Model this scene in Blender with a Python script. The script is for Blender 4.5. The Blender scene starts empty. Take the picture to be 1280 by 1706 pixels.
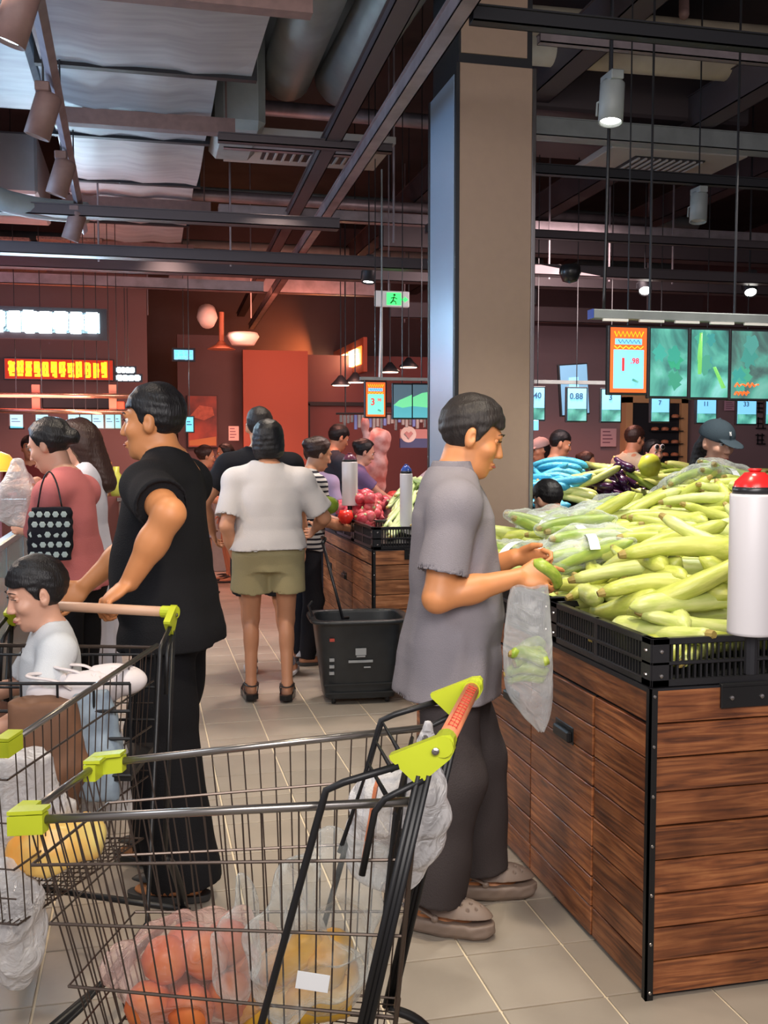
import bpy, math, random
import numpy as np
from mathutils import Vector, Matrix
random.seed(7); rng = np.random.default_rng(7)
SC = bpy.context.scene; COL = SC.collection
# ---------------------------------------------------------------- camera, world, exposure
F = 1700.0; CX, CY = 640.0, 853.0; CH = 1.48
YAW = math.radians(13.2); PIT = math.atan(108/1700)
fw = np.array([math.sin(YAW)*math.cos(PIT), math.cos(YAW)*math.cos(PIT), -math.sin(PIT)])
rt = np.array([math.cos(YAW), -math.sin(YAW), 0.0]); up = np.cross(rt, fw); CP = np.array([0, 0, CH])
cam_d = bpy.data.cameras.new('camera'); cam = bpy.data.objects.new('camera', cam_d); COL.objects.link(cam)
cam_d.sensor_fit = 'HORIZONTAL'; cam_d.sensor_width = 36; cam_d.lens = F/1280*36; cam_d.clip_start = .05
cam.matrix_world = Matrix(((rt[0], up[0], -fw[0], 0), (rt[1], up[1], -fw[1], 0), (rt[2], up[2], -fw[2], CH), (0, 0, 0, 1)))
SC.camera = cam
SC.view_settings.view_transform = 'Standard'; SC.view_settings.look = 'None'; SC.view_settings.gamma = 1
SC.view_settings.exposure = 0.28; SC.view_settings.use_curve_mapping = False
W = bpy.data.worlds.new('world'); SC.world = W; W.use_nodes = True
W.node_tree.nodes['Background'].inputs[0].default_value = (.62, .56, .60, 1); W.node_tree.nodes['Background'].inputs[1].default_value = .62
def ray(px, py): return fw + rt*(px-CX)/F - up*(py-CY)/F
def dep(px, py, z): return CP + ray(px, py)*z                       # at a distance along the view axis
def hgt(px, py, h): d = ray(px, py); return CP + d*(h-CH)/d[2]        # on the level z = h
def pl(px, py, ax, v): d = ray(px, py); return CP + d*(v-CP[ax])/d[ax]  # on the plane x or y = v
def lamp(kind, loc, power, color, size=.3, to=None, spot=60, blend=.6, sy=None):
    l = bpy.data.lights.new('lamp', kind); l.energy = power; l.color = color
    if kind == 'AREA':
        l.size = size
        if sy: l.shape = 'RECTANGLE'; l.size_y = sy
    else: l.shadow_soft_size = size
    if kind == 'SPOT': l.spot_size = math.radians(spot); l.spot_blend = blend
    o = bpy.data.objects.new('lamp', l); COL.objects.link(o); o.location = loc
    if to is not None:
        o.rotation_euler = (Vector(to)-Vector(loc)).to_track_quat('-Z', 'Y').to_euler()
    return o
WARM = (1, .80, .58); WHITE = (1, .93, .84); RED = (1, .3, .2); COOL = (.45, .75, 1)
# unseen area fills added behind and beside the camera for the foreground
lamp('AREA', (.2, -.9, 3.3), 75, WHITE, 2.4, (.5, 2.2, .5), sy=1.4)
lamp('AREA', (-2.4, 2.0, 3.2), 30, (.80, .90, 1), 1.2, (0, 3.2, 1.0))
# track lamps over the greens table and over the aisle, then added fills
for x, y, p in ((1.55, 2.5, 60), (2.0, 3.3, 75), (1.7, 4.2, 70), (2.7, 4.4, 75), (2.6, 3.2, 50)):
    lamp('SPOT', (x, y, 3.05), p, (1, .97, .88), .07, (x+.05, y+.05, 1.0), 75)
lamp('SPOT', (.75, 2.2, 3.3), 130, (1, .84, .62), .10, (.9, 3.0, 0), 60)
lamp('SPOT', (.3, 4.6, 3.3), 110, (1, .84, .66), .10, (.4, 5.0, 0), 75)
lamp('SPOT', (.9, 6.6, 3.3), 130, (1, .84, .70), .10, (.7, 6.6, 0), 80)
lamp('SPOT', (.2, 8.6, 3.3), 120, (1, .75, .62), .10, (.3, 8.8, 0), 80)
lamp('SPOT', (-.4, 3.6, 3.2), 70, (1, .8, .62), .10, (-.2, 3.1, 1.0), 70)
lamp('SPOT', (2.0, 7.2, 3.0), 170, (1, .80, .74), .08, (2.0, 7.1, 1.0), 75)
lamp('SPOT', (3.2, 7.4, 3.0), 220, (1, .86, .78), .08, (3.2, 7.3, 1.0), 75)
lamp('SPOT', (3.0, 4.6, 2.9), 120, (1, .93, .86), .1, (2.7, 5.5, 1.4), 70)  # spot added to brighten the capped woman's face
lamp('AREA', (3.4, 7.6, 2.9), 60, (1, .75, .72), 1.2, (3.2, 9.0, 1.4))  # area fill added to brighten the people at the back
# meat counters at the back burn red lamps; upward areas are added fills
for x, y, p in ((1.8, 9.4, 110), (3.2, 9.6, 120), (4.6, 9.8, 120), (0.9, 11.6, 130), (-.8, 11.4, 110), (-2.2, 10.8, 100)):
    lamp('SPOT', (x, y, 2.9), p, (1, .42, .32), .10, (x+.1, y+.3, .9), 105)
lamp('AREA', (1.6, 11.2, 2.6), 34, (1, .28, .16), 1.5, (1.6, 13.4, 2.2))
lamp('AREA', (-1.2, 9.0, 1.9), 40, (1, .40, .36), 1.6, (-1.0, 10, 4.5))  # reddish fill added, aimed up at the dark ceiling
lamp('AREA', (-2.2, 6.0, 2.2), 60, (.40, .66, 1), 1.4, (-.4, 6.5, 3.6))  # cool fill added, aimed up at the duct
lamp('AREA', (-1.35, 5.2, 2.3), 26, (1, .78, .62), .6, (-.9, 5.0, 1.0))
lamp('AREA', (.3, .6, 2.0), 34, (.95, .92, .95), 1.6, (.6, 4.0, 3.9))  # neutral fill added low down, lifts the dark ceiling and ducts
# ---------------------------------------------------------------- materials
def mat(name, col, rough=.5, metal=0, emit=None, es=1.0, noise=0, ns=20, bump=0, bs=60, col2=None, stretch=(1, 1, 1), alpha=1, sheen=0, spec=.5, coord='Object', trans=0):
    m = bpy.data.materials.new(name); m.use_nodes = True; nt = m.node_tree; b = nt.nodes['Principled BSDF']
    c = tuple(col)+(1,); b.inputs['Base Color'].default_value = c; b.inputs['Roughness'].default_value = rough
    b.inputs['Metallic'].default_value = metal; b.inputs['Specular IOR Level'].default_value = spec
    if trans: b.inputs['Transmission Weight'].default_value = trans
    if emit: b.inputs['Emission Color'].default_value = tuple(emit)+(1,); b.inputs['Emission Strength'].default_value = es
    if noise or bump or col2:
        tc = nt.nodes.new('ShaderNodeTexCoord'); mp = nt.nodes.new('ShaderNodeMapping'); mp.inputs['Scale'].default_value = stretch
        nt.links.new(tc.outputs[coord], mp.inputs[0])
    if noise or col2:
        n = nt.nodes.new('ShaderNodeTexNoise'); n.inputs['Scale'].default_value = ns; n.inputs['Detail'].default_value = 5
        nt.links.new(mp.outputs[0], n.inputs['Vector'])
        r = nt.nodes.new('ShaderNodeValToRGB'); r.color_ramp.elements[0].position = .35; r.color_ramp.elements[1].position = .65
        k = 1-noise; c2 = tuple(col2) if col2 else tuple(x*k for x in col)
        r.color_ramp.elements[0].color = c2+(1,); r.color_ramp.elements[1].color = c
        nt.links.new(n.outputs[0], r.inputs[0]); nt.links.new(r.outputs[0], b.inputs['Base Color'])
    if bump:
        n2 = nt.nodes.new('ShaderNodeTexNoise'); n2.inputs['Scale'].default_value = bs; n2.inputs['Detail'].default_value = 3
        nt.links.new(mp.outputs[0], n2.inputs['Vector'])
        bp = nt.nodes.new('ShaderNodeBump'); bp.inputs['Strength'].default_value = bump; bp.inputs['Distance'].default_value = .01
        nt.links.new(n2.outputs[0], bp.inputs['Height']); nt.links.new(bp.outputs[0], b.inputs['Normal'])
    return m
def film(name, tint, op=.3, rough=.12, bump=.5, bs=30):
    m = bpy.data.materials.new(name); m.use_nodes = True; nt = m.node_tree; b = nt.nodes['Principled BSDF']
    b.inputs['Base Color'].default_value = tuple(tint)+(1,); b.inputs['Roughness'].default_value = rough; b.inputs['Specular IOR Level'].default_value = .8
    t = nt.nodes.new('ShaderNodeBsdfTransparent'); t.inputs[0].default_value = (.96, .97, .97, 1)
    lw = nt.nodes.new('ShaderNodeLayerWeight'); lw.inputs[0].default_value = .35
    ma = nt.nodes.new('ShaderNodeMath'); ma.operation = 'MULTIPLY_ADD'; ma.inputs[1].default_value = .75; ma.inputs[2].default_value = op; ma.use_clamp = True
    mx = nt.nodes.new('ShaderNodeMixShader')
    nt.links.new(lw.outputs['Facing'], ma.inputs[0]); nt.links.new(ma.outputs[0], mx.inputs[0])
    nt.links.new(t.outputs[0], mx.inputs[1]); nt.links.new(b.outputs[0], mx.inputs[2])
    nt.links.new(mx.outputs[0], nt.nodes['Material Output'].inputs[0])
    n = nt.nodes.new('ShaderNodeTexNoise'); n.inputs['Scale'].default_value = bs; n.inputs['Detail'].default_value = 4; n.inputs['Distortion'].default_value = 1.5
    bp = nt.nodes.new('ShaderNodeBump'); bp.inputs['Strength'].default_value = bump; bp.inputs['Distance'].default_value = .02
    tc = nt.nodes.new('ShaderNodeTexCoord'); nt.links.new(tc.outputs['Object'], n.inputs['Vector'])
    nt.links.new(n.outputs[0], bp.inputs['Height']); nt.links.new(bp.outputs[0], b.inputs['Normal'])
    return m
def wood(name, a, b2, c):
    m = bpy.data.materials.new(name); m.use_nodes = True; nt = m.node_tree; b = nt.nodes['Principled BSDF']; b.inputs['Roughness'].default_value = .42
    tc = nt.nodes.new('ShaderNodeTexCoord'); oi = nt.nodes.new('ShaderNodeObjectInfo')
    ad = nt.nodes.new('ShaderNodeVectorMath'); ad.operation = 'MULTIPLY_ADD'
    cb = nt.nodes.new('ShaderNodeCombineXYZ'); 
    for i in range(3): nt.links.new(oi.outputs['Random'], cb.inputs[i])
    ad.inputs[1].default_value = (37, 23, 11); nt.links.new(cb.outputs[0], ad.inputs[0]); nt.links.new(tc.outputs['Object'], ad.inputs[2])
    mp = nt.nodes.new('ShaderNodeMapping'); mp.inputs['Scale'].default_value = (1.6, 1.6, 26); nt.links.new(ad.outputs[0], mp.inputs[0])
    n = nt.nodes.new('ShaderNodeTexNoise'); n.inputs['Scale'].default_value = 2.2; n.inputs['Detail'].default_value = 8; n.inputs['Distortion'].default_value = 1.2
    nt.links.new(mp.outputs[0], n.inputs['Vector'])
    n2 = nt.nodes.new('ShaderNodeTexNoise'); n2.inputs['Scale'].default_value = 5; n2.inputs['Detail'].default_value = 4; nt.links.new(ad.outputs[0], n2.inputs['Vector'])
    r = nt.nodes.new('ShaderNodeValToRGB'); e = r.color_ramp.elements; e[0].position = .32; e[0].color = tuple(a)+(1,); e[1].position = .70; e[1].color = tuple(c)+(1,)
    x = e.new(.5); x.color = tuple(b2)+(1,)
    nt.links.new(n.outputs[0], r.inputs[0])
    r2 = nt.nodes.new('ShaderNodeValToRGB'); r2.color_ramp.elements[0].position = .38; r2.color_ramp.elements[0].color = (.30, .22, .18, 1); r2.color_ramp.elements[1].position = .56; r2.color_ramp.elements[1].color = (1, 1, 1, 1)
    nt.links.new(n2.outputs[0], r2.inputs[0])
    mx = nt.nodes.new('ShaderNodeMix'); mx.data_type = 'RGBA'; mx.blend_type = 'MULTIPLY'; mx.inputs[0].default_value = .55
    nt.links.new(r.outputs[0], mx.inputs[6]); nt.links.new(r2.outputs[0], mx.inputs[7])
    hv = nt.nodes.new('ShaderNodeHueSaturation'); mr = nt.nodes.new('ShaderNodeMapRange'); mr.inputs[3].default_value = .75; mr.inputs[4].default_value = 1.3
    nt.links.new(oi.outputs['Random'], mr.inputs[0]); nt.links.new(mr.outputs[0], hv.inputs['Value']); nt.links.new(mx.outputs[2], hv.inputs['Color'])
    nt.links.new(hv.outputs[0], b.inputs['Base Color'])
    bp = nt.nodes.new('ShaderNodeBump'); bp.inputs['Strength'].default_value = .25; bp.inputs['Distance'].default_value = .004
    nt.links.new(n.outputs[0], bp.inputs['Height']); nt.links.new(bp.outputs[0], b.inputs['Normal'])
    return m
def screen_mat(name, cols, es=1.6, sc=9):
    m = bpy.data.materials.new(name); m.use_nodes = True; nt = m.node_tree; b = nt.nodes['Principled BSDF']
    b.inputs['Base Color'].default_value = (.02, .02, .02, 1); b.inputs['Roughness'].default_value = .15
    tc = nt.nodes.new('ShaderNodeTexCoord'); v = nt.nodes.new('ShaderNodeTexVoronoi'); v.inputs['Scale'].default_value = sc
    n = nt.nodes.new('ShaderNodeTexNoise'); n.inputs['Scale'].default_value = sc*.7; n.inputs['Detail'].default_value = 6; n.inputs['Distortion'].default_value = 2.5
    nt.links.new(tc.outputs['Object'], n.inputs['Vector']); nt.links.new(n.outputs[1], v.inputs['Vector'])
    r = nt.nodes.new('ShaderNodeValToRGB'); e = r.color_ramp.elements
    e[0].position = .30; e[0].color = tuple(cols[0])+(1,); e[1].position = .75; e[1].color = tuple(cols[-1])+(1,)
    for i, c in enumerate(cols[1:-1]): x = e.new(.42+.12*i); x.color = tuple(c)+(1,)
    nt.links.new(n.outputs[0], r.inputs[0]); nt.links.new(r.outputs[0], b.inputs['Emission Color']); b.inputs['Emission Strength'].default_value = es
    return m
M = dict(
 tile=mat('tile', (.38, .325, .265), .36, noise=.14, ns=3.0, bump=.04, bs=40),
 grout=mat('grout', (.80, .68, .50), .8),
 ceil=mat('ceiling_paint', (.035, .028, .030), .9, noise=.4, ns=2),
 duct=mat('galvanised', (.36, .36, .37), .50, .25, noise=.25, ns=2.4, stretch=(1, 5, 1), bump=.08, bs=5),
 pipe=mat('pipe_wrap', (.24, .26, .26), .5, noise=.2, ns=6, bump=.15, bs=20),
 pipew=mat('pipe_tan', (.42, .35, .26), .6, noise=.2, ns=5),
 brown=mat('bar_brown', (.19, .11, .10), .6, noise=.2),
 dark=mat('dark_metal', (.018, .018, .022), .5, .3),
 beam=mat('beam_paint', (.06, .045, .05), .55, .2),
 strut=mat('strut_metal', (.30, .25, .27), .45, .5, noise=.3, ns=8),
 black=mat('black_metal', (.010, .010, .011), .42, .2),
 wire=mat('cart_wire', (.10, .075, .062), .34, .7),
 chrome=mat('cart_rail', (.30, .28, .26), .28, .9),
 lime=mat('lime_plastic', (.50, .57, .025), .35, noise=.08, ns=9),
 plast=mat('black_plastic', (.014, .014, .016), .30, bump=.05, bs=90),
 pbask=mat('basket_plastic', (.020, .023, .026), .38, noise=.2),
 beige=mat('column_panel', (.31, .215, .160), .50, bump=.06, bs=300, noise=.04),
 mirror=mat('mirror_panel', (.36, .47, .62), .30, .35, noise=.1, ns=1.5),
 steel=mat('steel_trim', (.35, .33, .32), .2, .95),
 wallb=mat('wall_back_paint', (.11, .07, .075), .7, noise=.2, ns=1.5),
 wallr=mat('wall_red_paint', (.33, .085, .05), .6),
 wallm=mat('wall_mauve_paint', (.26, .17, .18), .6, noise=.08, ns=1.2),
 wood=wood('stand_wood', (.10, .032, .014), (.26, .085, .030), (.42, .165, .060)),
 wood2=wood('stand_wood_light', (.12, .045, .02), (.28, .11, .045), (.42, .19, .09)),
 gourd=mat('gourd_skin', (.58, .59, .14), .38, noise=.0, col2=(.40, .45, .065), ns=9, stretch=(1, 5, 5), bump=.12, bs=30),
 gourd2=mat('gourd_skin_pale', (.62, .64, .24), .38, col2=(.46, .53, .12), ns=12, stretch=(1, 5, 5), bump=.12, bs=30),
 cuke=mat('gourd_skin_dark', (.40, .48, .07), .36, col2=(.24, .36, .035), ns=11, stretch=(1, 5, 5), bump=.15, bs=40),
 stem=mat('gourd_stem', (.36, .26, .06), .6, noise=.3),
 egg=mat('eggplant_skin', (.05, .012, .05), .14, noise=.3, ns=6),
 radish=mat('radish_skin', (.50, .03, .06), .35, noise=.25, ns=14, col2=(.66, .16, .18)),
 onion=mat('leek_skin', (.42, .58, .22), .35, col2=(.60, .70, .42), ns=7, stretch=(1, 6, 6)),
 bluenet=mat('blue_net', (.06, .42, .62), .35, noise=.2, ns=40, bump=.5, bs=120),
 film=film('bag_film', (.85, .88, .84), .02, .10, .6, 22),
 filmw=film('bag_film_white', (.80, .78, .78), .42, .22, .7, 26),
 filmm=film('bag_film_milky', (.72, .73, .74), .22, .16, .5, 14),
 filmp=film('bag_film_pink', (.90, .60, .52), .12, .12, .8, 16),
 roll=mat('bag_roll', (.58, .555, .57), .35, bump=.08, bs=12, stretch=(1, 1, .2)),
 redcap=mat('red_cap', (.65, .02, .02), .25), bluecap=mat('blue_cap', (.03, .07, .30), .25), maroon=mat('maroon_cap', (.10, .02, .05), .3),
 white=mat('white_plastic', (.75, .75, .75), .4), paper=mat('paper', (.75, .72, .68), .6), label=mat('label_paper', (.80, .82, .84), .5),
 glass=film('counter_glass', (.25, .45, .48), .10, .05, .0),
 fridge=mat('fridge_panel', (.05, .085, .095), .3, .2, noise=.2), steelb=mat('counter_steel', (.40, .52, .60), .3, .7),
 orange=mat('orange_sticker', (.80, .26, .12), .4, noise=.2), redink=mat('red_ink', (.60, .05, .03), .5),
 hair=mat('hair_black', (.010, .009, .010), .42, bump=.35, bs=160, stretch=(1, 1, .25), spec=.35),
 hairg=mat('hair_greying', (.030, .024, .022), .5, bump=.4, bs=160, stretch=(1, 1, .25), noise=.4, ns=60, spec=.3),
 hairb=mat('hair_brown', (.035, .016, .012), .42, bump=.35, bs=150, stretch=(1, 1, .25), spec=.35),
 skin=mat('skin_tan', (.62, .25, .095), .48, noise=.10, ns=6), skin2=mat('skin_fair', (.60, .32, .22), .48, noise=.06, ns=6),
 skin3=mat('skin_warm', (.58, .27, .15), .48, noise=.08, ns=6),
 lip=mat('lip', (.38, .10, .08), .4), eyew=mat('eye_white', (.7, .68, .65), .25), iris=mat('iris', (.012, .008, .006), .15),
)
def cloth(name, c, noise=.06, bump=.25, bs=220): return mat(name, c, .85, noise=noise, ns=4, bump=bump, bs=bs, spec=.15)
# ---------------------------------------------------------------- meshes
def tag(o, label, cat, group=None, kind=None):
    o['label'] = label; o['category'] = cat
    if group: o['group'] = group
    if kind: o['kind'] = kind
    return o
def struct(o, kind='structure', label=None):
    o['kind'] = kind
    if label: o['label'] = label
    return o
def empty(name, loc=(0, 0, 0), rz=0, parent=None, s=1):
    o = bpy.data.objects.new(name, None); COL.objects.link(o); o.location = loc; o.rotation_euler.z = rz; o.scale = (s,)*3
    o.empty_display_size = .1
    if parent: o.parent = parent
    return o
def link(name, me, m=None, parent=None, smooth=False):
    o = bpy.data.objects.new(name, me); COL.objects.link(o)
    if m: me.materials.clear(); me.materials.append(m)
    if smooth:
        me.polygons.foreach_set('use_smooth', [True]*len(me.polygons))
    if parent: o.parent = parent
    return o
class MB:
    def __init__(s): s.v = []; s.f = []
    def box(s, lo, hi, R=None, o=(0, 0, 0), bev=0):
        n = len(s.v); lo = np.array(lo, float); hi = np.array(hi, float)
        if bev:
            b = min(bev, .45*float((hi-lo).min())); vs = []
            for cx in (0, 1):
                for cy in (0, 1):
                    for cz in (0, 1):
                        c = [(lo, hi)[k][i] for i, k in enumerate((cx, cy, cz))]; sg = [1 if k == 0 else -1 for k in (cx, cy, cz)]
                        for i in range(3):
                            p = list(c)
                            for j in range(3):
                                if j != i: p[j] += sg[j]*b
                            vs.append(p)
            base = lambda x, y, z, i: n+((x*2+y)*2+z)*3+i
            s.v += [tuple((R@np.array(p) if R is not None else np.array(p))+o) for p in vs]
            for i in range(3):
                j, k = (i+1) % 3, (i+2) % 3
                for a in (0, 1):
                    q = []
                    for (bb, cc) in ((0, 0), (1, 0), (1, 1), (0, 1)):
                        t = [0]*3; t[i] = a; t[j] = bb; t[k] = cc; q.append(base(*t, i))
                    s.f.append(tuple(q if a else q[::-1]))
                for bb in (0, 1):
                    for cc in (0, 1):
                        q = []
                        t = [0]*3; t[j] = bb; t[k] = cc
                        t0 = list(t); t1 = list(t); t0[i] = 0; t1[i] = 1
                        q = [base(*t0, j), base(*t1, j), base(*t1, k), base(*t0, k)]
                        s.f.append(tuple(q if bb == cc else q[::-1]) if True else None)
            for x in (0, 1):
                for y in (0, 1):
                    for z in (0, 1):
                        q = (base(x, y, z, 0), base(x, y, z, 1), base(x, y, z, 2)); s.f.append(q if (x+y+z) % 2 else q[::-1])
            return s
        for x in (lo[0], hi[0]):
            for y in (lo[1], hi[1]):
                for z in (lo[2], hi[2]):
                    p = np.array((x, y, z)); p = (R@p if R is not None else p)+o; s.v.append(tuple(p))
        for q in ((0, 1, 3, 2), (4, 6, 7, 5), (0, 4, 5, 1), (2, 3, 7, 6), (0, 2, 6, 4), (1, 5, 7, 3)): s.f.append(tuple(n+i for i in q))
        return s
    def hexa(s, a, b):  # two quads
        n = len(s.v); s.v += [tuple(p) for p in a]+[tuple(p) for p in b]
        s.f += [(n+3, n+2, n+1, n), (n+4, n+5, n+6, n+7)]+[(n+i, n+(i+1) % 4, n+4+(i+1) % 4, n+4+i) for i in range(4)]
        return s
    def tube(s, pts, r, n=8, cap=True, sy=1.0, rad=None):
        P = [np.array(p, float) for p in pts]; N = len(P); b = len(s.v)
        rs = rad if rad is not None else [r]*N
        t0 = P[1]-P[0]; t0 /= np.linalg.norm(t0)+1e-9
        a = np.array((0, 0, 1.0)) if abs(t0[2]) < .9 else np.array((1.0, 0, 0))
        u = np.cross(t0, a); u /= np.linalg.norm(u)
        for i in range(N):
            if i == 0: t = P[1]-P[0]
            elif i == N-1: t = P[-1]-P[-2]
            else:
                t = (P[i+1]-P[i])/(np.linalg.norm(P[i+1]-P[i])+1e-9)+(P[i]-P[i-1])/(np.linalg.norm(P[i]-P[i-1])+1e-9)
            t = t/(np.linalg.norm(t)+1e-9); u = u-t*(u@t); u /= np.linalg.norm(u)+1e-9; w = np.cross(t, u)
            for k in range(n):
                an = 2*math.pi*k/n; s.v.append(tuple(P[i]+(u*math.cos(an)+w*math.sin(an)*sy)*rs[i]))
        for i in range(N-1):
            for k in range(n):
                k2 = (k+1) % n; s.f.append((b+i*n+k, b+i*n+k2, b+(i+1)*n+k2, b+(i+1)*n+k))
        if cap: s.f.append(tuple(b+k for k in range(n))[::-1]); s.f.append(tuple(b+(N-1)*n+k for k in range(n)))
        return s
    def lathe(s, prof, n=24, o=(0, 0, 0), R=None):
        b = len(s.v); m = len(prof)
        for r, z in prof:
            for k in range(n):
                a = 2*math.pi*k/n; p = np.array((r*math.cos(a), r*math.sin(a), z)); p = (R@p if R is not None else p)+np.array(o); s.v.append(tuple(p))
        for i in range(m-1):
            for k in range(n):
                k2 = (k+1) % n; s.f.append((b+i*n+k, b+i*n+k2, b+(i+1)*n+k2, b+(i+1)*n+k))
        if prof[0][0] > 1e-5: s.f.append(tuple(b+k for k in range(n))[::-1])
        if prof[-1][0] > 1e-5: s.f.append(tuple(b+(m-1)*n+k for k in range(n)))
        return s
    def prism(s, poly, a, b, ax=1):  # 2-D polygon swept along an axis
        n = len(s.v); k = len(poly)
        for t in (a, b):
            for p in poly:
                q = list(p); q.insert(ax, t); s.v.append(tuple(q))
        s.f.append(tuple(range(n, n+k))); s.f.append(tuple(range(n+2*k-1, n+k-1, -1)))
        for i in range(k): s.f.append((n+i, n+k+i, n+k+(i+1) % k, n+(i+1) % k))
        return s
    def mesh(s, name='m'):
        me = bpy.data.meshes.new(name); me.from_pydata([tuple(map(float, v)) for v in s.v], [], s.f); me.validate(); me.update(); return me
    def build(s, name, m, parent=None, smooth=False, kind=None):
        o = link(name, s.mesh(name), m, parent, smooth)
        if kind: o['kind'] = kind
        return o
def curve_pts(pts, n=8):
    P = [np.array(p, float) for p in pts]; P = [2*P[0]-P[1]]+P+[2*P[-1]-P[-2]]; out = []
    for i in range(1, len(P)-2):
        for k in range(n):
            t = k/n; a, b, c, d = P[i-1:i+3]
            out.append(.5*((2*b)+(-a+c)*t+(2*a-5*b+4*c-d)*t*t+(-a+3*b-3*c+d)*t**3))
    out.append(P[-2]); return out
def text(name, s, size, loc, R, m, parent=None, ext=.0008, width=1):
    c = bpy.data.curves.new('txt', 'FONT'); c.body = s; c.size = size; c.extrude = ext; c.offset = size*.018; c.align_x = 'CENTER'; c.align_y = 'CENTER'; c.resolution_u = 3
    o = bpy.data.objects.new('txt', c); COL.objects.link(o)
    bpy.context.view_layer.update(); dg = bpy.context.evaluated_depsgraph_get()
    me = bpy.data.meshes.new_from_object(o.evaluated_get(dg)); bpy.data.objects.remove(o)
    t = link(name, me, m, parent); Rm = Matrix([list(r) for r in R]).to_4x4()
    t.matrix_local = Matrix.Translation(Vector([float(x) for x in loc]))@Rm@Matrix.Diagonal((width, 1, 1, 1)); return t
def copy_tree(o, parent=None):
    c = o.copy(); COL.objects.link(c)
    if parent: c.parent = parent
    for ch in o.children: copy_tree(ch, c)
    return c
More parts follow.
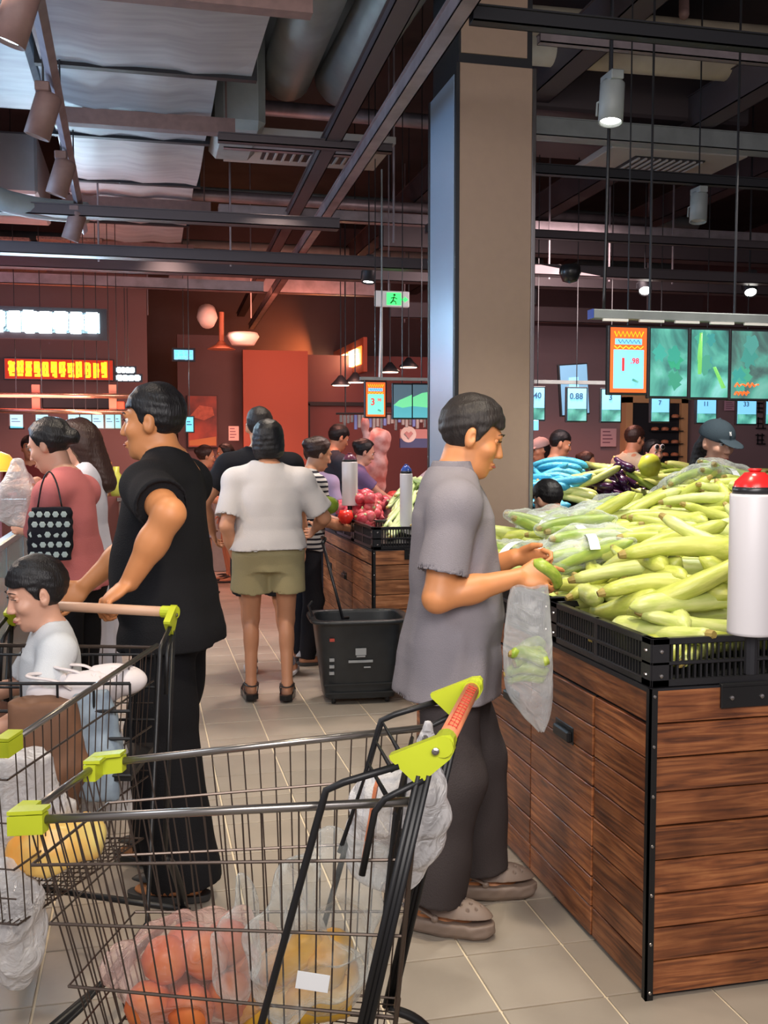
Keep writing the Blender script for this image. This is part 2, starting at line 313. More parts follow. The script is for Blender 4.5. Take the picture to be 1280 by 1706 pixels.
# ---------------------------------------------------------------- smooth solids (distance field + surface nets)
class Fld:
    def __init__(s, lo, hi, h):
        s.h = h; s.lo = np.array(lo, float); s.n = np.maximum(4, np.ceil((np.array(hi)-s.lo)/h).astype(int)+1)
        s.f = np.full(s.n, .15, np.float32); s.ax = [(s.lo[i]+np.arange(s.n[i])*h).astype(np.float32) for i in range(3)]
    def put(s, fn, lo, hi, k=.01, op='u', m=.03):
        m = m+k; i0 = np.clip(np.floor((np.array(lo)-m-s.lo)/s.h).astype(int), 0, s.n); i1 = np.clip(np.ceil((np.array(hi)+m-s.lo)/s.h).astype(int)+1, 0, s.n)
        if np.any(i1 <= i0): return
        X = s.ax[0][i0[0]:i1[0]][:, None, None]; Y = s.ax[1][i0[1]:i1[1]][None, :, None]; Z = s.ax[2][i0[2]:i1[2]][None, None, :]
        d = fn(X, Y, Z); sl = tuple(slice(a, b) for a, b in zip(i0, i1)); a = s.f[sl]
        if op == 'u':
            h = np.maximum(k-np.abs(a-d), 0)/k if k > 0 else 0; s.f[sl] = np.minimum(a, d)-(h*h*k*.25 if k > 0 else 0)
        else:
            d = -d; h = np.maximum(k-np.abs(a-d), 0)/k if k > 0 else 0; s.f[sl] = np.maximum(a, d)+(h*h*k*.25 if k > 0 else 0)
    def cone(s, a, b, ra, rb, k=.01, op='u', cut=None, flat=None):
        a = np.array(a, float); b = np.array(b, float); ab = b-a; L = max(ab@ab, 1e-9); r = max(ra, rb)
        def fn(X, Y, Z):
            x, y, z = X-a[0], Y-a[1], Z-a[2]; t = np.clip((x*ab[0]+y*ab[1]+z*ab[2])/L, 0, 1)
            d = np.sqrt((x-t*ab[0])**2+(y-t*ab[1])**2+(z-t*ab[2])**2)-(ra+(rb-ra)*t)
            if cut is not None:
                p, n = cut; d = np.maximum(d, (X-p[0])*n[0]+(Y-p[1])*n[1]+(Z-p[2])*n[2])
            return d
        s.put(fn, np.minimum(a, b)-r, np.maximum(a, b)+r, k, op)
    def ell(s, c, r, R=None, k=.01, op='u', cuts=()):
        c = np.array(c, float); r = np.array(r, float)*1.0; R = np.eye(3) if R is None else np.array(R)  # R columns = axes
        def fn(X, Y, Z):
            x, y, z = X-c[0], Y-c[1], Z-c[2]
            q = [x*R[0, i]+y*R[1, i]+z*R[2, i] for i in range(3)]
            k0 = np.sqrt((q[0]/r[0])**2+(q[1]/r[1])**2+(q[2]/r[2])**2); k1 = np.sqrt((q[0]/r[0]**2)**2+(q[1]/r[1]**2)**2+(q[2]/r[2]**2)**2)+1e-6
            d = k0*(k0-1)/k1
            for p, n in cuts: d = np.maximum(d, (X-p[0])*n[0]+(Y-p[1])*n[1]+(Z-p[2])*n[2])
            return d
        m = r.max(); s.put(fn, c-m, c+m, k, op)
    def stack(s, o, R, rows, k=.02, op='u', fl=None, p=2.0):  # rows: z, y-offset, rx, ry in a local frame
        rows = np.array(rows, float); o = np.array(o, float); R = np.array(R)
        z0, z1 = rows[0, 0], rows[-1, 0]; w = rows[:, 2:4].max()+abs(rows[:, 1]).max()
        ends = [o+R@np.array((sx*w, sy*w, z)) for z in (z0, z1) for sx in (-1, 1) for sy in (-1, 1)]
        def fn(X, Y, Z):
            x, y, z = X-o[0], Y-o[1], Z-o[2]
            q = [x*R[0, i]+y*R[1, i]+z*R[2, i] for i in range(3)]
            zz = np.clip(q[2], z0, z1); yo = np.interp(zz, rows[:, 0], rows[:, 1]); rx = np.interp(zz, rows[:, 0], rows[:, 2]); ry = np.interp(zz, rows[:, 0], rows[:, 3])
            if fl: 
                an = np.arctan2(q[1]-yo, q[0]); g = 1+fl[0]*np.sin(an*fl[1]+fl[3]*np.sin(q[2]*9))*np.clip((fl[2]-q[2])/.3, 0, 1); rx = rx*g; ry = ry*g
            ux, uy = np.abs(q[0]/rx), np.abs((q[1]-yo)/ry)
            rr = (ux**p+uy**p)**(1/p) if p != 2 else np.sqrt(ux*ux+uy*uy)
            d = (rr-1)*np.minimum(rx, ry)
            return np.maximum(d, np.maximum(z0-q[2], q[2]-z1)).astype(np.float32)
        s.put(fn, np.min(ends, 0), np.max(ends, 0), k, op)
    def noise(s, amp, fr=18, st=(1, 1, 1), seed=0, n=5):
        g = np.random.default_rng(seed); X = s.ax[0][:, None, None]; Y = s.ax[1][None, :, None]; Z = s.ax[2][None, None, :]
        tot = 0; near = np.abs(s.f) < .02+amp*3; ii = np.nonzero(near); x = s.ax[0][ii[0]]; y = s.ax[1][ii[1]]; z = s.ax[2][ii[2]]; tot = np.zeros(len(x), np.float32)
        for i in range(n):
            k = g.normal(size=3)*fr*np.array(st)*(1+.5*i)/1.5; k2 = g.normal(size=3)*fr*.4
            tot += np.sin(x*k[0]+y*k[1]+z*k[2]+g.uniform(0, 6)+1.6*np.sin(x*k2[0]+y*k2[1]+z*k2[2]))/(1+.5*i)
        s.f[near] += amp*tot/1.6
    def mesh(s, name='m'):
        f = s.f; f[0] = f[-1] = .1; f[:, 0] = f[:, -1] = .1; f[:, :, 0] = f[:, :, -1] = .1
        ins = f < 0; cs = [(i, j, k) for i in (0, 1) for j in (0, 1) for k in (0, 1)]
        nn = [x-1 for x in f.shape]; cnt = np.zeros(nn, np.uint8)
        for i, j, k in cs: cnt += ins[i:i+nn[0], j:j+nn[1], k:k+nn[2]]
        act = (cnt > 0) & (cnt < 8); I, J, K = np.nonzero(act); idx = np.full(nn, -1, np.int32); idx[act] = np.arange(len(I))
        val = {c: f[I+c[0], J+c[1], K+c[2]] for c in cs}; acc = np.zeros((len(I), 3), np.float32); num = np.zeros(len(I), np.float32)
        for c in cs:
            for a in range(3):
                if c[a] == 0:
                    d = list(c); d[a] = 1; d = tuple(d); va, vb = val[c], val[d]; x = (va < 0) != (vb < 0)
                    t = np.where(x, va/np.where(x, va-vb, 1), 0)
                    for b in range(3): acc[:, b] += np.where(x, c[b]+(t if b == a else 0), 0)
                    num += x
        V = (np.stack([I, J, K], 1)+acc/num[:, None])*s.h+s.lo; quads = []
        for a in range(3):
            b, c = (a+1) % 3, (a+2) % 3
            s0 = [slice(None)]*3; s1 = [slice(None)]*3; s0[a] = slice(0, -1); s1[a] = slice(1, None)
            A = ins[tuple(s0)]; B = ins[tuple(s1)]; P = np.stack(np.nonzero(A != B), 1)
            P = P[(P[:, b] > 0) & (P[:, c] > 0) & (P[:, b] < nn[b]) & (P[:, c] < nn[c])]
            fl = A[tuple(P.T)]
            def g(db, dc): Q = P.copy(); Q[:, b] -= db; Q[:, c] -= dc; return idx[tuple(Q.T)]
            q = np.stack([g(1, 1), g(0, 1), g(0, 0), g(1, 0)], 1); q[~fl] = q[~fl][:, ::-1]; quads.append(q)
        Q = np.concatenate(quads); Q = Q[(Q >= 0).all(1)]
        me = bpy.data.meshes.new(name); me.vertices.add(len(V)); me.vertices.foreach_set('co', V.astype(np.float32).ravel())
        me.loops.add(len(Q)*4); me.loops.foreach_set('vertex_index', Q.astype(np.int32).ravel()); me.polygons.add(len(Q))
        me.polygons.foreach_set('loop_start', np.arange(len(Q), dtype=np.int32)*4); me.polygons.foreach_set('use_smooth', np.ones(len(Q), bool))
        me.update(calc_edges=True); return me
    def build(s, name, m, parent=None): return link(name, s.mesh(name), m, parent)
# ---------------------------------------------------------------- people
def rotm(ax, deg):
    a = math.radians(deg); c, s_ = math.cos(a), math.sin(a)
    if ax == 'x': return np.array(((1, 0, 0), (0, c, -s_), (0, s_, c)))
    if ax == 'y': return np.array(((c, 0, s_), (0, 1, 0), (-s_, 0, c)))
    return np.array(((c, -s_, 0), (s_, c, 0), (0, 0, 1)))
def unit(v): v = np.array(v, float); return v/(np.linalg.norm(v)+1e-9)
def ik(a, t, l1, l2, pole):
    a = np.array(a, float); t = np.array(t, float); d = t-a; L = np.linalg.norm(d); L2 = min(L, (l1+l2)*.995); d = d/L; t = a+d*L2
    x = (l1*l1-l2*l2+L2*L2)/(2*L2); h = math.sqrt(max(l1*l1-x*x, 0)); p = np.array(pole, float); p = p-d*(p@d); p = unit(p)
    return a+d*x+p*h, t
BODY_M = [(-.12, 0, .12, .09), (-.03, -.01, .165, .115), (.07, 0, .155, .112), (.16, .004, .146, .104), (.28, .006, .158, .112), (.37, .0, .172, .112), (.43, -.01, .165, .095), (.48, -.015, .11, .075), (.52, -.012, .06, .055)]
BODY_F = [(-.12, 0, .13, .10), (-.03, -.015, .168, .118), (.07, -.005, .145, .105), (.16, .004, .125, .092), (.28, .012, .142, .112), (.37, .0, .152, .102), (.43, -.01, .145, .085), (.48, -.015, .095, .068), (.52, -.012, .052, .05)]
def person(name, label, loc, face, H=1.7, vox=.009, lean=0, twist=0, side=0, head=(0, 0), fem=False, belly=0, wide=1.0, arms=None, feet=None, top=None, bottom=None,
           shoes=None, hair='short', hairm='hair', skin='skin', group=None, seat=None, hands=None, gaze='open', detail=False, legs=True, sleeve=.62, headscale=1.0, sit=False, ht=None, nk=0, armk=1.0):
    fx, fy = face; rz = math.atan2(-fx, fy); root = empty(name, (loc[0], loc[1], loc[2] if len(loc) > 2 else 0), rz); s = H/1.7; root.scale = (s, s, s)
    tag(root, label, 'person', group)
    cz, sz = math.cos(rz), math.sin(rz); L0 = np.array(root.location)
    def loc_of(p):   # world -> figure space
        q = (np.array(p, float)-L0)/s; return np.array((q[0]*cz+q[1]*sz, -q[0]*sz+q[1]*cz, q[2]))
    arms = arms or {}; hands = hands or {}; feet = feet or {}
    pz = seat if seat else .93
    T = rotm('y', side)@rotm('x', -lean)@rotm('z', 0); Ts = T@rotm('z', twist); O = np.array((0, 0, pz))
    # the upper part of the spine bends a little more than the lower
    tp = lambda x, y, z: O+T@np.array((0, y, z))+Ts@np.array((x, 0, 0))
    rows = [list(r) for r in (BODY_F if fem else BODY_M)]
    for r in rows:
        b = belly*math.exp(-((r[0]-.10)/.12)**2); r[1] += b*.5; r[3] += b*.5; r[2] = r[2]*wide+b*.35; r[3] *= (1+(wide-1)*.5)
    shw = (.165 if fem else .185)*wide; A = {}
    for k, sg in (('R', 1), ('L', -1)):
        S = tp(sg*shw, -.01, .412); tgt = arms.get(k, ((sg*.27, .04, .80), (sg*.3, -1, 0)))
        t, pole = tgt[0], tgt[1]
        if isinstance(t, tuple) and len(t) == 4: t = loc_of(t[:3])
        E, Wp = ik(S, t, .285*armk, .255*armk, pole); A[k] = (S, E, Wp)
    Lg = {}
    for k, sg in (('R', 1), ('L', -1)):
        Hp = O+np.array((sg*.088*wide, 0, -.03)); t = feet.get(k, ((sg*.10, -.02, .085), (0, 1, 0), sg*-6))
        an = t[0]
        if len(an) == 4: an = loc_of(an[:3])
        Kn, An = ik(Hp, an, .42, .40, t[1]); Lg[k] = (Hp, Kn, An, t[2] if len(t) > 2 else 0)
    pv = O+T@np.array((0, .004, .560-nk)); Rh = rotm('z', head[0])@rotm('x', head[1]); 
    Rh = (T if False else np.eye(3))@Rh; hc = pv+Rh@np.array((0, .02, .09)); hs = headscale
    hp = lambda x, y, z: hc+Rh@(np.array((x, y, z))*hs)
    allp = [hc, pv]+[p for a in A.values() for p in a]+[p for l in Lg.values() for p in l[:3]]
    lo = np.min(allp, 0)-.16; hi = np.max(allp, 0)+.16; lo[2] = max(lo[2], -.02); lo[:2] = np.minimum(lo[:2], -.24); hi[:2] = np.maximum(hi[:2], .24)
    B = Fld(lo, hi, vox); B.stack(O, T, rows, .02)
    B.cone(tp(0, -.015, .44), pv+Rh@np.array((0, 0, .03)), .060 if not fem else .052, .054 if not fem else .047, .03)
    for sg, k in ((1, 'R'), (-1, 'L')): B.cone(tp(sg*.03, -.015, .475), A[k][0]+np.array((0, 0, .0)), .040, .048, .05)
    for k, sg in (('R', 1), ('L', -1)):
        S, E, Wp = A[k]; f_ = .86 if fem else 1.0; f_ *= (.5+.5*wide)
        B.cone(tp(sg*.09, -.01, .43), S, .065*f_, .060*f_, .03); B.cone(S, E, .058*f_, .043*f_, .02); B.cone(E, E*.55+Wp*.45, .043*f_, .042*f_, .02); B.cone(E*.6+Wp*.4, Wp, .042*f_, .027*f_, .02)
        # hand
        hd = hands.get(k, {}); d = unit(hd.get('d', Wp-E)); n = np.array(hd.get('n', (-sg, .2, 0.1)), float); n = unit(n-d*(n@d)); w = np.cross(d, n)*sg; 
        if hd.get('flipw'): w = -w
        cl = hd.get('curl', 25); q = .9 if fem else 1.0; Rp = np.stack([w, d, n], 1)
        B.ell(Wp+d*.048*q, np.array((.040, .052, .017))*q, Rp, .015)
        fr = .0084 if vox < .007 else .0098
        for i, (off, ln) in enumerate(((.031, .072), (.0105, .082), (-.0105, .076), (-.031, .060))):
            p = Wp+d*.088*q+w*off*q; dd = unit(d+w*off*1.6); an = hd.get('curls', [cl]*4)[i]; 
            for j, sgm in enumerate((.42, .33, .25)):
                an_ = math.radians(an*(.7 if j == 0 else 1)); dd = unit(dd*math.cos(an_)+n*math.sin(an_)); nn = unit(n-dd*(n@dd)) if abs(n@dd) < .98 else unit(-d); 
                p2 = p+dd*ln*sgm*q; B.cone(p, p2, fr*(1-.1*j), fr*(.92-.1*j), .004); p = p2; n_ = nn
                # keep bending round the knuckle axis
                ax = w; an2 = 0; n = unit(np.cross(dd, ax)*(1 if (np.cross(dd, ax)@n) > 0 else -1))
            n = np.array(hd.get('n', (-sg, .2, 0.1)), float); n = unit(n-d*(n@d))
        p = Wp+d*.028*q+w*.030*q; dd = unit(d*.65+w*.62+n*hd.get('th', .45)); p2 = p+dd*.042; B.cone(p, p2, .0125, .0105, .008); dd = unit(dd+d*.5+n*.3); B.cone(p2, p2+dd*.032, .0105, .0085, .004)
        Hp, Kn, An, tw = Lg[k]; 
        B.cone(Hp, Kn, .086*f_, .055*f_, .03); B.cone(Kn, An, .052*f_, .034*f_, .02); cb = Kn*.7+An*.3; kb = unit(np.cross(np.cross(An-Kn, (0, 1, 0)), An-Kn)); B.ell(cb-kb*.014, (.046*f_, .050*f_, .10), None, .02)
        Rf = rotm('z', tw); 
        if shoes != 'none': B.cone(An, An+Rf@np.array((0, -.03, -.045)), .033, .030, .02); B.ell(An+Rf@np.array((0, .06, -.055)), (.038, .105, .026), Rf, .02); B.cone(An+Rf@np.array((0, .01, -.02)), An+Rf@np.array((0, .10, -.055)), .032, .022, .02)
    # head
    he = lambda c, r, k=.01, op='u', R=None: B.ell(hp(*c), np.array(r)*hs, Rh if R is None else Rh@R, k, op)
    he((0, -.015, .030), (.075, .093, .083), .0); he((0, .024, -.030), (.060, .064, .080), .03); he((0, .038, -.085), (.042, .044, .028), .03); he((0, .068, -.098), (.016, .014, .014), .02)
    B.cone(hp(0, .080, .020), hp(0, .102, -.026), .007*hs, .011*hs, .010)
    for sg in (1, -1):
        he((sg*.011, .094, -.031), (.008, .010, .007), .006); he((sg*.031, .094, .012), (.017, .012, .011), .012, 's'); he((sg*.038, .060, -.022), (.024, .024, .022), .02)
        he((sg*.079, -.006, -.002), (.010, .019, .031), .006, 'u', rotm('z', sg*-18)@rotm('x', 10)); he((sg*.088, .001, .0), (.005, .009, .015), .004, 's')
        he((sg*.068, -.002, -.02), (.012, .015, .018), .01)
    B.cone(hp(-.030, .079, .031), hp(.030, .079, .031), .010*hs, .010*hs, .012)
    he((0, .089, -.060), (.023, .011, .006), .004); he((0, .087, -.072), (.019, .011, .007), .004); he((0, .098, -.066), (.018, .006, .0018), .002, 's')
    B.build('body', M[skin], root)
    # face details
    for sg in (1, -1):
        e = MB().lathe([(0, -.0115), (.006, -.0098), (.010, -.0055), (.0115, 0), (.010, .0055), (.006, .0098), (0, .0115)], 12)
        Re = Rh@rotm('x', -90); c = hp(sg*.031, .0715, .011)
        eo = e.build('eye', M['eyew'] if gaze == 'open' else M[skin], root, True); eo.matrix_local = Matrix.Translation(Vector(c))@Matrix([list(r) for r in Re]).to_4x4()@Matrix.Scale(hs, 4)
        if detail or gaze == 'open':
            i_ = MB().lathe([(.0052, .0098), (.004, .0118), (0, .0124)], 10); io = i_.build('iris', M['iris'], eo, True)
            if gaze != 'open': io.location = (0, -.004, -.001)
        # lid line and brow
        lm = MB().tube([hp(sg*x, y, z) for x, y, z in ((.018, .086, .012), (.025, .0915, .0175), (.034, .0905, .0175), (.044, .079, .012))], .0016, 5); lm.build('eyelid_line', M['iris'], root, True)
        if hair != 'cap': MB().tube([hp(sg*x, y, z) for x, y, z in ((.014, .090, .035), (.028, .091, .040), (.042, .083, .038), (.050, .074, .032))], .0032, 5, sy=.6, rad=[.002, .0036, .003, .001]).build('eyebrow', M[hairm], root, True)
    MB().tube([hp(x, y, z) for x, y, z in ((-.021, .090, -.066), (-.008, .0985, -.0655), (.008, .0985, -.0655), (.021, .090, -.066))], .0035, 6, rad=[.001, .0042, .0042, .001]).build('lips', M['lip'], root, True)
    # hair
    Hh = Fld(hc-.30, hc+.24, vox*.85)
    c0 = lambda y, z: hp(0, y, z)
    def hair_cut(a, n): return (c0(*a), Rh@np.array((0,)+n))
    o_ = .011 if hair not in ('thin', 'crew') else .006
    hk = hair
    if hk in ('short', 'thin', 'crew'):
        cut1 = hair_cut((.083, .062), (.72, -.69)); cut2 = hair_cut((-.01, -.052), (.25, -.97)) 
        if hk == 'thin': cut1 = hair_cut((.068, .078), (.74, -.67))
        Hh.ell(hp(0, -.016, .034), (np.array((.076, .094, .084))+o_)*hs, Rh, 0, cuts=(cut1, cut2, hair_cut((.02, -.01), (.93, -.36)) if hk != 'thin' else hair_cut((.0, -.01), (.93, -.36))))
        Hh.ell(hp(0, -.012, .048), (np.array((.074, .090, .080))+o_)*hs, Rh, .01, cuts=(hair_cut((.084, .060), (.80, -.60)), hair_cut((.07, .052), (.0, -1.0))))
        for sg in (1, -1): Hh.ell(hp(sg*.090, -.002, -.004), (.020*hs, .021*hs, .036*hs), Rh, .004, 's')
    elif hk in ('bun', 'bob', 'long', 'lowbun', 'ponytail'):
        cut1 = hair_cut((.080, .060), (.86, -.50)) 
        Hh.ell(hp(0, -.018, .034), (np.array((.079, .098, .086))+o_)*hs, Rh, 0, cuts=(cut1, hair_cut((.012, -.02), (.95, -.3))))
        if hk == 'bun': Hh.ell(hp(0, -.115, .035), (.042, .036, .040), Rh, .02)
        if hk == 'lowbun': Hh.ell(hp(0, -.118, -.01), (.045, .038, .038), Rh, .02)
        if hk == 'bob': Hh.ell(hp(0, -.030, -.035), (.098, .090, .105), Rh, .03, cuts=(hair_cut((.012, -.02), (.99, -.1)), hair_cut((0, -.105), (0, -1))))
        if hk == 'long':
            Hh.cone(hp(0, -.055, -.02), hp(0, -.085, -.25), .085, .065, .04); Hh.ell(hp(0, -.035, -.05), (.095, .075, .11), Rh, .03, cuts=(hair_cut((.012, -.02), (.99, -.1)),))
        if hk == 'ponytail': Hh.cone(hp(0, -.10, -.01), hp(0, -.12, -.20), .034, .018, .03)
    elif hk == 'cap':
        Hh.ell(hp(0, -.02, .0), (.088, .098, .105), Rh, 0, cuts=(hair_cut((.0, -.02), (.99, -.1)),)); Hh.cone(hp(.03, -.08, -.05), hp(.05, -.09, -.26), .05, .04, .03); Hh.cone(hp(-.03, -.08, -.05), hp(-.05, -.09, -.24), .05, .04, .03)
    Hh.noise(.0022, 60, (1, .6, 1), 3)
    Hh.build('hair', M[hairm], root)
    if hk == 'cap':
        cm = cloth('cap_cloth', ht or (.05, .075, .09)); K = Fld(hc-.22, hc+.26, vox*.7)
        K.ell(hp(0, -.012, .042), np.array((.092, .108, .090))*hs, Rh, 0, cuts=(hair_cut((0, .030), (-.15, -1)),))
        K.ell(hp(0, .11, .028), (.068, .085, .007), Rh@rotm('x', -12), .006); K.ell(hp(0, -.012, .134), (.010, .010, .006), Rh, .003)
        K.build('cap', cm, root)
    # clothes
    if top:
        tm = top['m'] if not isinstance(top['m'], tuple) else cloth('top_cloth', top['m']); ez = top.get('ease', .020); hem = top.get('hem', -.10); hw = top.get('flare', 0)
        b0 = tp(0, 0, hem); lo2 = np.min([b0]+[p for a in A.values() for p in a[:2]]+[pv], 0)-.30; hi2 = np.max([b0]+[p for a in A.values() for p in a[:2]]+[pv], 0)+.26
        lo2[2] = b0[2]-.16
        Q = Fld(lo2, hi2, vox*1.1); rr = np.array(rows); zs = [z for z in (hem, hem+.05, -.03, .05, .12, .2, .28, .37, .43, .475, .515) if z >= hem]
        if hem < -.15: zs = sorted(set([hem+i*(-hem-.05)/5 for i in range(5)]+[-.03, .05, .12, .2, .28, .37, .43, .475, .515]))
        rw = []
        for z in zs:
            u_ = lambda c: float(np.interp(z, rr[:, 0], rr[:, c])); lowk = max(0, .10-z)
            rx, ry = u_(2), u_(3)
            if z < .20: rx = max(rx, .150*wide if not fem else .128*wide); ry = max(ry, .106)
            if z < -.03: rx = .165*wide; ry = .118+belly*.3
            e2 = ez*float(np.interp(z, (.22, .36, .43, .5), (1, .62, .40, .35)))
            rw.append((z, u_(1)+(top.get('front', 0)*max(0, 1-abs(z-.08)/.25)), rx+e2+hw*lowk, ry+e2+hw*lowk*.8))
        Q.stack(O, T, rw, 0.0, fl=(top.get('folds', .03), 7, .2, 1.3))
        cuts = []; Qs = Fld(lo2, hi2, vox*1.1)
        for k, sg in (('R', 1), ('L', -1)):
            S, E, Wp = A[k]; f_ = (.88 if fem else 1.0)*(.5+.5*wide); t = top.get('sleeve', sleeve); d = unit(E-S); e = S+(E-S)*min(t, 1); 
            r1 = top.get('sr', .074)*f_
            Q.cone(tp(sg*.07, -.01, .41), S-np.array((0, 0, .006)), .064*f_+ez*.2, .058*f_+ez*.35, .035); Q.cone(tp(sg*.035, -.015, .475), S, .044+ez*.3, .052+ez*.3, .05)
            if t > 1: 
                Qs.cone(S, E, .062*f_+ez*.4, .052*f_+ez*.4, .02); d2 = unit(Wp-E); e2 = E+(Wp-E)*(t-1); Qs.cone(E, e2+d2*.05, .052*f_+ez*.4, .042*f_+ez*.3, .02); cuts.append((e2, d2, .042*f_+ez*.3))
            else:
                Qs.cone(S, e+d*.07, .060*f_+ez*.35, r1, .03); cuts.append((e, d, r1))
        Q.noise(top.get('wr', .004), 16, (1, 1, .55), top.get('seed', 1))
        Qs.noise(top.get('wr', .004)*.55, 16, (1, 1, .55), top.get('seed', 1)+1)
        for e, d, r1 in cuts: Qs.cone(e, e+d*.14, r1+.03, r1+.03, 0, 's', cut=(e, -d)); Qs.cone(e-d*.02, e+d*.06, r1-max(.011, 1.9*vox), r1-max(.011, 1.9*vox), .0, 's', cut=(e-d*.012, -d))
        hh_ = np.maximum(.03-np.abs(Q.f-Qs.f), 0)/.03; Q.f = np.minimum(Q.f, Qs.f)-hh_*hh_*.03*.25
        nb = tp(0, -.01, .455); nt_ = pv+Rh@np.array((0, 0, .0)); dn = unit(nt_-nb)
        nr = top.get('neck', .066); Q.cone(nb+dn*.028, nb+dn*.22, nr, nr+.03, .006, 's'); Q.ell(nb+T@np.array((0, .05, .03)), (nr*.75, .035, .05), T, .01, 's') if top.get('vneck') else None
        hb = O+T@np.array((0, 0, hem)); Q.stack(O, T, [(hem-.12, rw[0][1], rw[0][2]+.04, rw[0][3]+.04), (hem+.004, rw[0][1], rw[0][2]+.04, rw[0][3]+.04)], 0, 's') if not fem or 1 else None; Q.stack(O, T, [(hem-.02, rw[0][1], rw[0][2]-.009, rw[0][3]-.009), (hem+.012, rw[0][1], rw[0][2]-.009, rw[0][3]-.009)], 0, 's')
        Q.build(top.get('name', 't_shirt'), tm, root)
        if top.get('collar'):
            C_ = Fld(nb-.16, nb+.16, vox*.8); 
            C_.cone(nb+dn*.040, nb+dn*.100, .082, .071, 0); C_.cone(nb+dn*.0, nb+dn*.16, .074, .060, .0, 's')
            C_.ell(nb+T@np.array((.035, .078, .005)), (.030, .009, .034), T@rotm('x', 25), .012); C_.ell(nb+T@np.array((-.035, .078, .005)), (.030, .009, .034), T@rotm('x', 25), .012)
            C_.cone(nb+T@np.array((0, .075, .04)), nb+T@np.array((0, .10, -.03)), .014, .004, .006, 's'); C_.put(lambda X, Y, Z: np.maximum(nb[2]+.088-Z, -1)+0*X+0*Y, nb-.15, nb+.15, 0, 's')
            C_.build('collar', tm, root)
            for j in range(3):
                pass
    if bottom:
        bm = bottom['m'] if not isinstance(bottom['m'], tuple) else cloth('bottom_cloth', bottom['m']); kind = bottom['k']
        pts = [O]+[p for l in Lg.values() for p in l[:3]]; lo3, hi3 = np.min(pts, 0)-.26, np.max(pts, 0)+.24; Q = Fld(lo3, hi3, vox*1.1)
        rr = np.array(rows); rw = [(z, float(np.interp(z, rr[:, 0], rr[:, 1])), float(np.interp(z, rr[:, 0], rr[:, 2]))+.010, float(np.interp(z, rr[:, 0], rr[:, 3]))+.012) for z in (-.14, -.09, -.03, .03, .10)]
        Q.stack(O, T, rw, 0); bc = []
        ez = bottom.get('ease', .018)
        if kind != 'skirt': Q.ell(O+np.array((0, 0, -.085)), (.10, .085, .06), None, .03)
        if kind == 'skirt':
            ln = bottom.get('len', .7); Q.stack(O, np.eye(3), [(-ln, 0, .17+bottom.get('flare', .10), .14+bottom.get('flare', .10)), (-.3, 0, .19, .15), (-.05, 0, .17, .125), (.05, 0, .15, .11)], .03, fl=(.06, 9, .1, .7))
        else:
            for k in 'RL':
                Hp, Kn, An, tw = Lg[k]; f_ = (.92 if fem else 1.0)*(.6+.4*wide)
                if kind == 'shorts':
                    t = bottom.get('t', .62); d = unit(Kn-Hp); e = Hp+(Kn-Hp)*t; r1 = bottom.get('r', .105)
                    q_ = Fld(lo3, hi3, vox*1.1); q_.cone(Hp, e+d*.1, .086*f_+ez*.7, r1, .04); bc.append((e, d, r1, q_))
                else:
                    w_ = bottom.get('w', 0); d = unit(An-Kn); e = An-d*bottom.get('up', -.035)
                    q_ = Fld(lo3, hi3, vox*1.1); q_.cone(Hp-np.array((0, 0, .02)), Kn, .080*f_+ez*.5, .060*f_+ez+w_*.5, .04); q_.cone(Kn, e+d*.05, .060*f_+ez+w_*.5, .048*f_+ez+w_, .03); bc.append((e, d, .048*f_+ez+w_, q_))
        Q.noise(bottom.get('wr', .005), 15, (1, 1, .7), 5)
        for n_, (e, d, r1, q_) in enumerate(bc):
            q_.noise(bottom.get('wr', .005), 15, (1, 1, .7), 6+n_); q_.cone(e, e+d*.16, r1+.03, r1+.03, 0, 's', cut=(e, -d)); q_.cone(e-d*.02, e+d*.06, r1-max(.011, 1.9*vox), r1-max(.011, 1.9*vox), 0, 's', cut=(e-d*.012, -d))
            hh_ = np.maximum(.03-np.abs(Q.f-q_.f), 0)/.03; Q.f = np.minimum(Q.f, q_.f)-hh_*hh_*.03*.25
        Q.build(bottom.get('name', 'trousers'), bm, root)
    if shoes and shoes != 'none':
        sc = shoes.get('m', (.02, .02, .02)); smt = mat('shoe', sc, .55, noise=.15, ns=8); 
        for k in 'RL':
            Hp, Kn, An, tw = Lg[k]; Rf = rotm('z', tw); g = np.array((An[0], An[1], An[2]-.085)); kd = shoes.get('k', 'shoe'); big = shoes.get('s', 1.0)
            sh = empty('shoe' if kd != 'sandal' else 'sandal', tuple(g), math.radians(tw), root); 
            if kd == 'sandal':
                prof = [(-.040, -.075), (-.046, -.03), (-.043, .05), (-.050, .11), (-.040, .165), (-.01, .185), (.025, .178), (.042, .15), (.044, .08), (.036, 0), (.036, -.06), (0, -.092)]
                MB().prism(prof, 0.0, .032, 2).build('sole', M['plast'], sh)
                for pts_ in ([(-.047, .10, .03), (-.03, .10, .066), (0, .10, .074), (.03, .10, .062), (.044, .10, .03)], [(-.040, -.02, .03), (-.042, .0, .085), (0, .035, .108), (.042, .0, .085), (.036, -.02, .03)], [(-.038, 0, .09), (-.03, -.055, .085), (0, -.078, .082), (.03, -.055, .085), (.038, 0, .09)]):
                    MB().tube(curve_pts(pts_, 5), .010, 6, sy=.35).build('strap', M['plast'], sh, True)
                continue
            Sf = Fld((-.09, -.13, -.01), (.09, .24, .17), vox*.62)
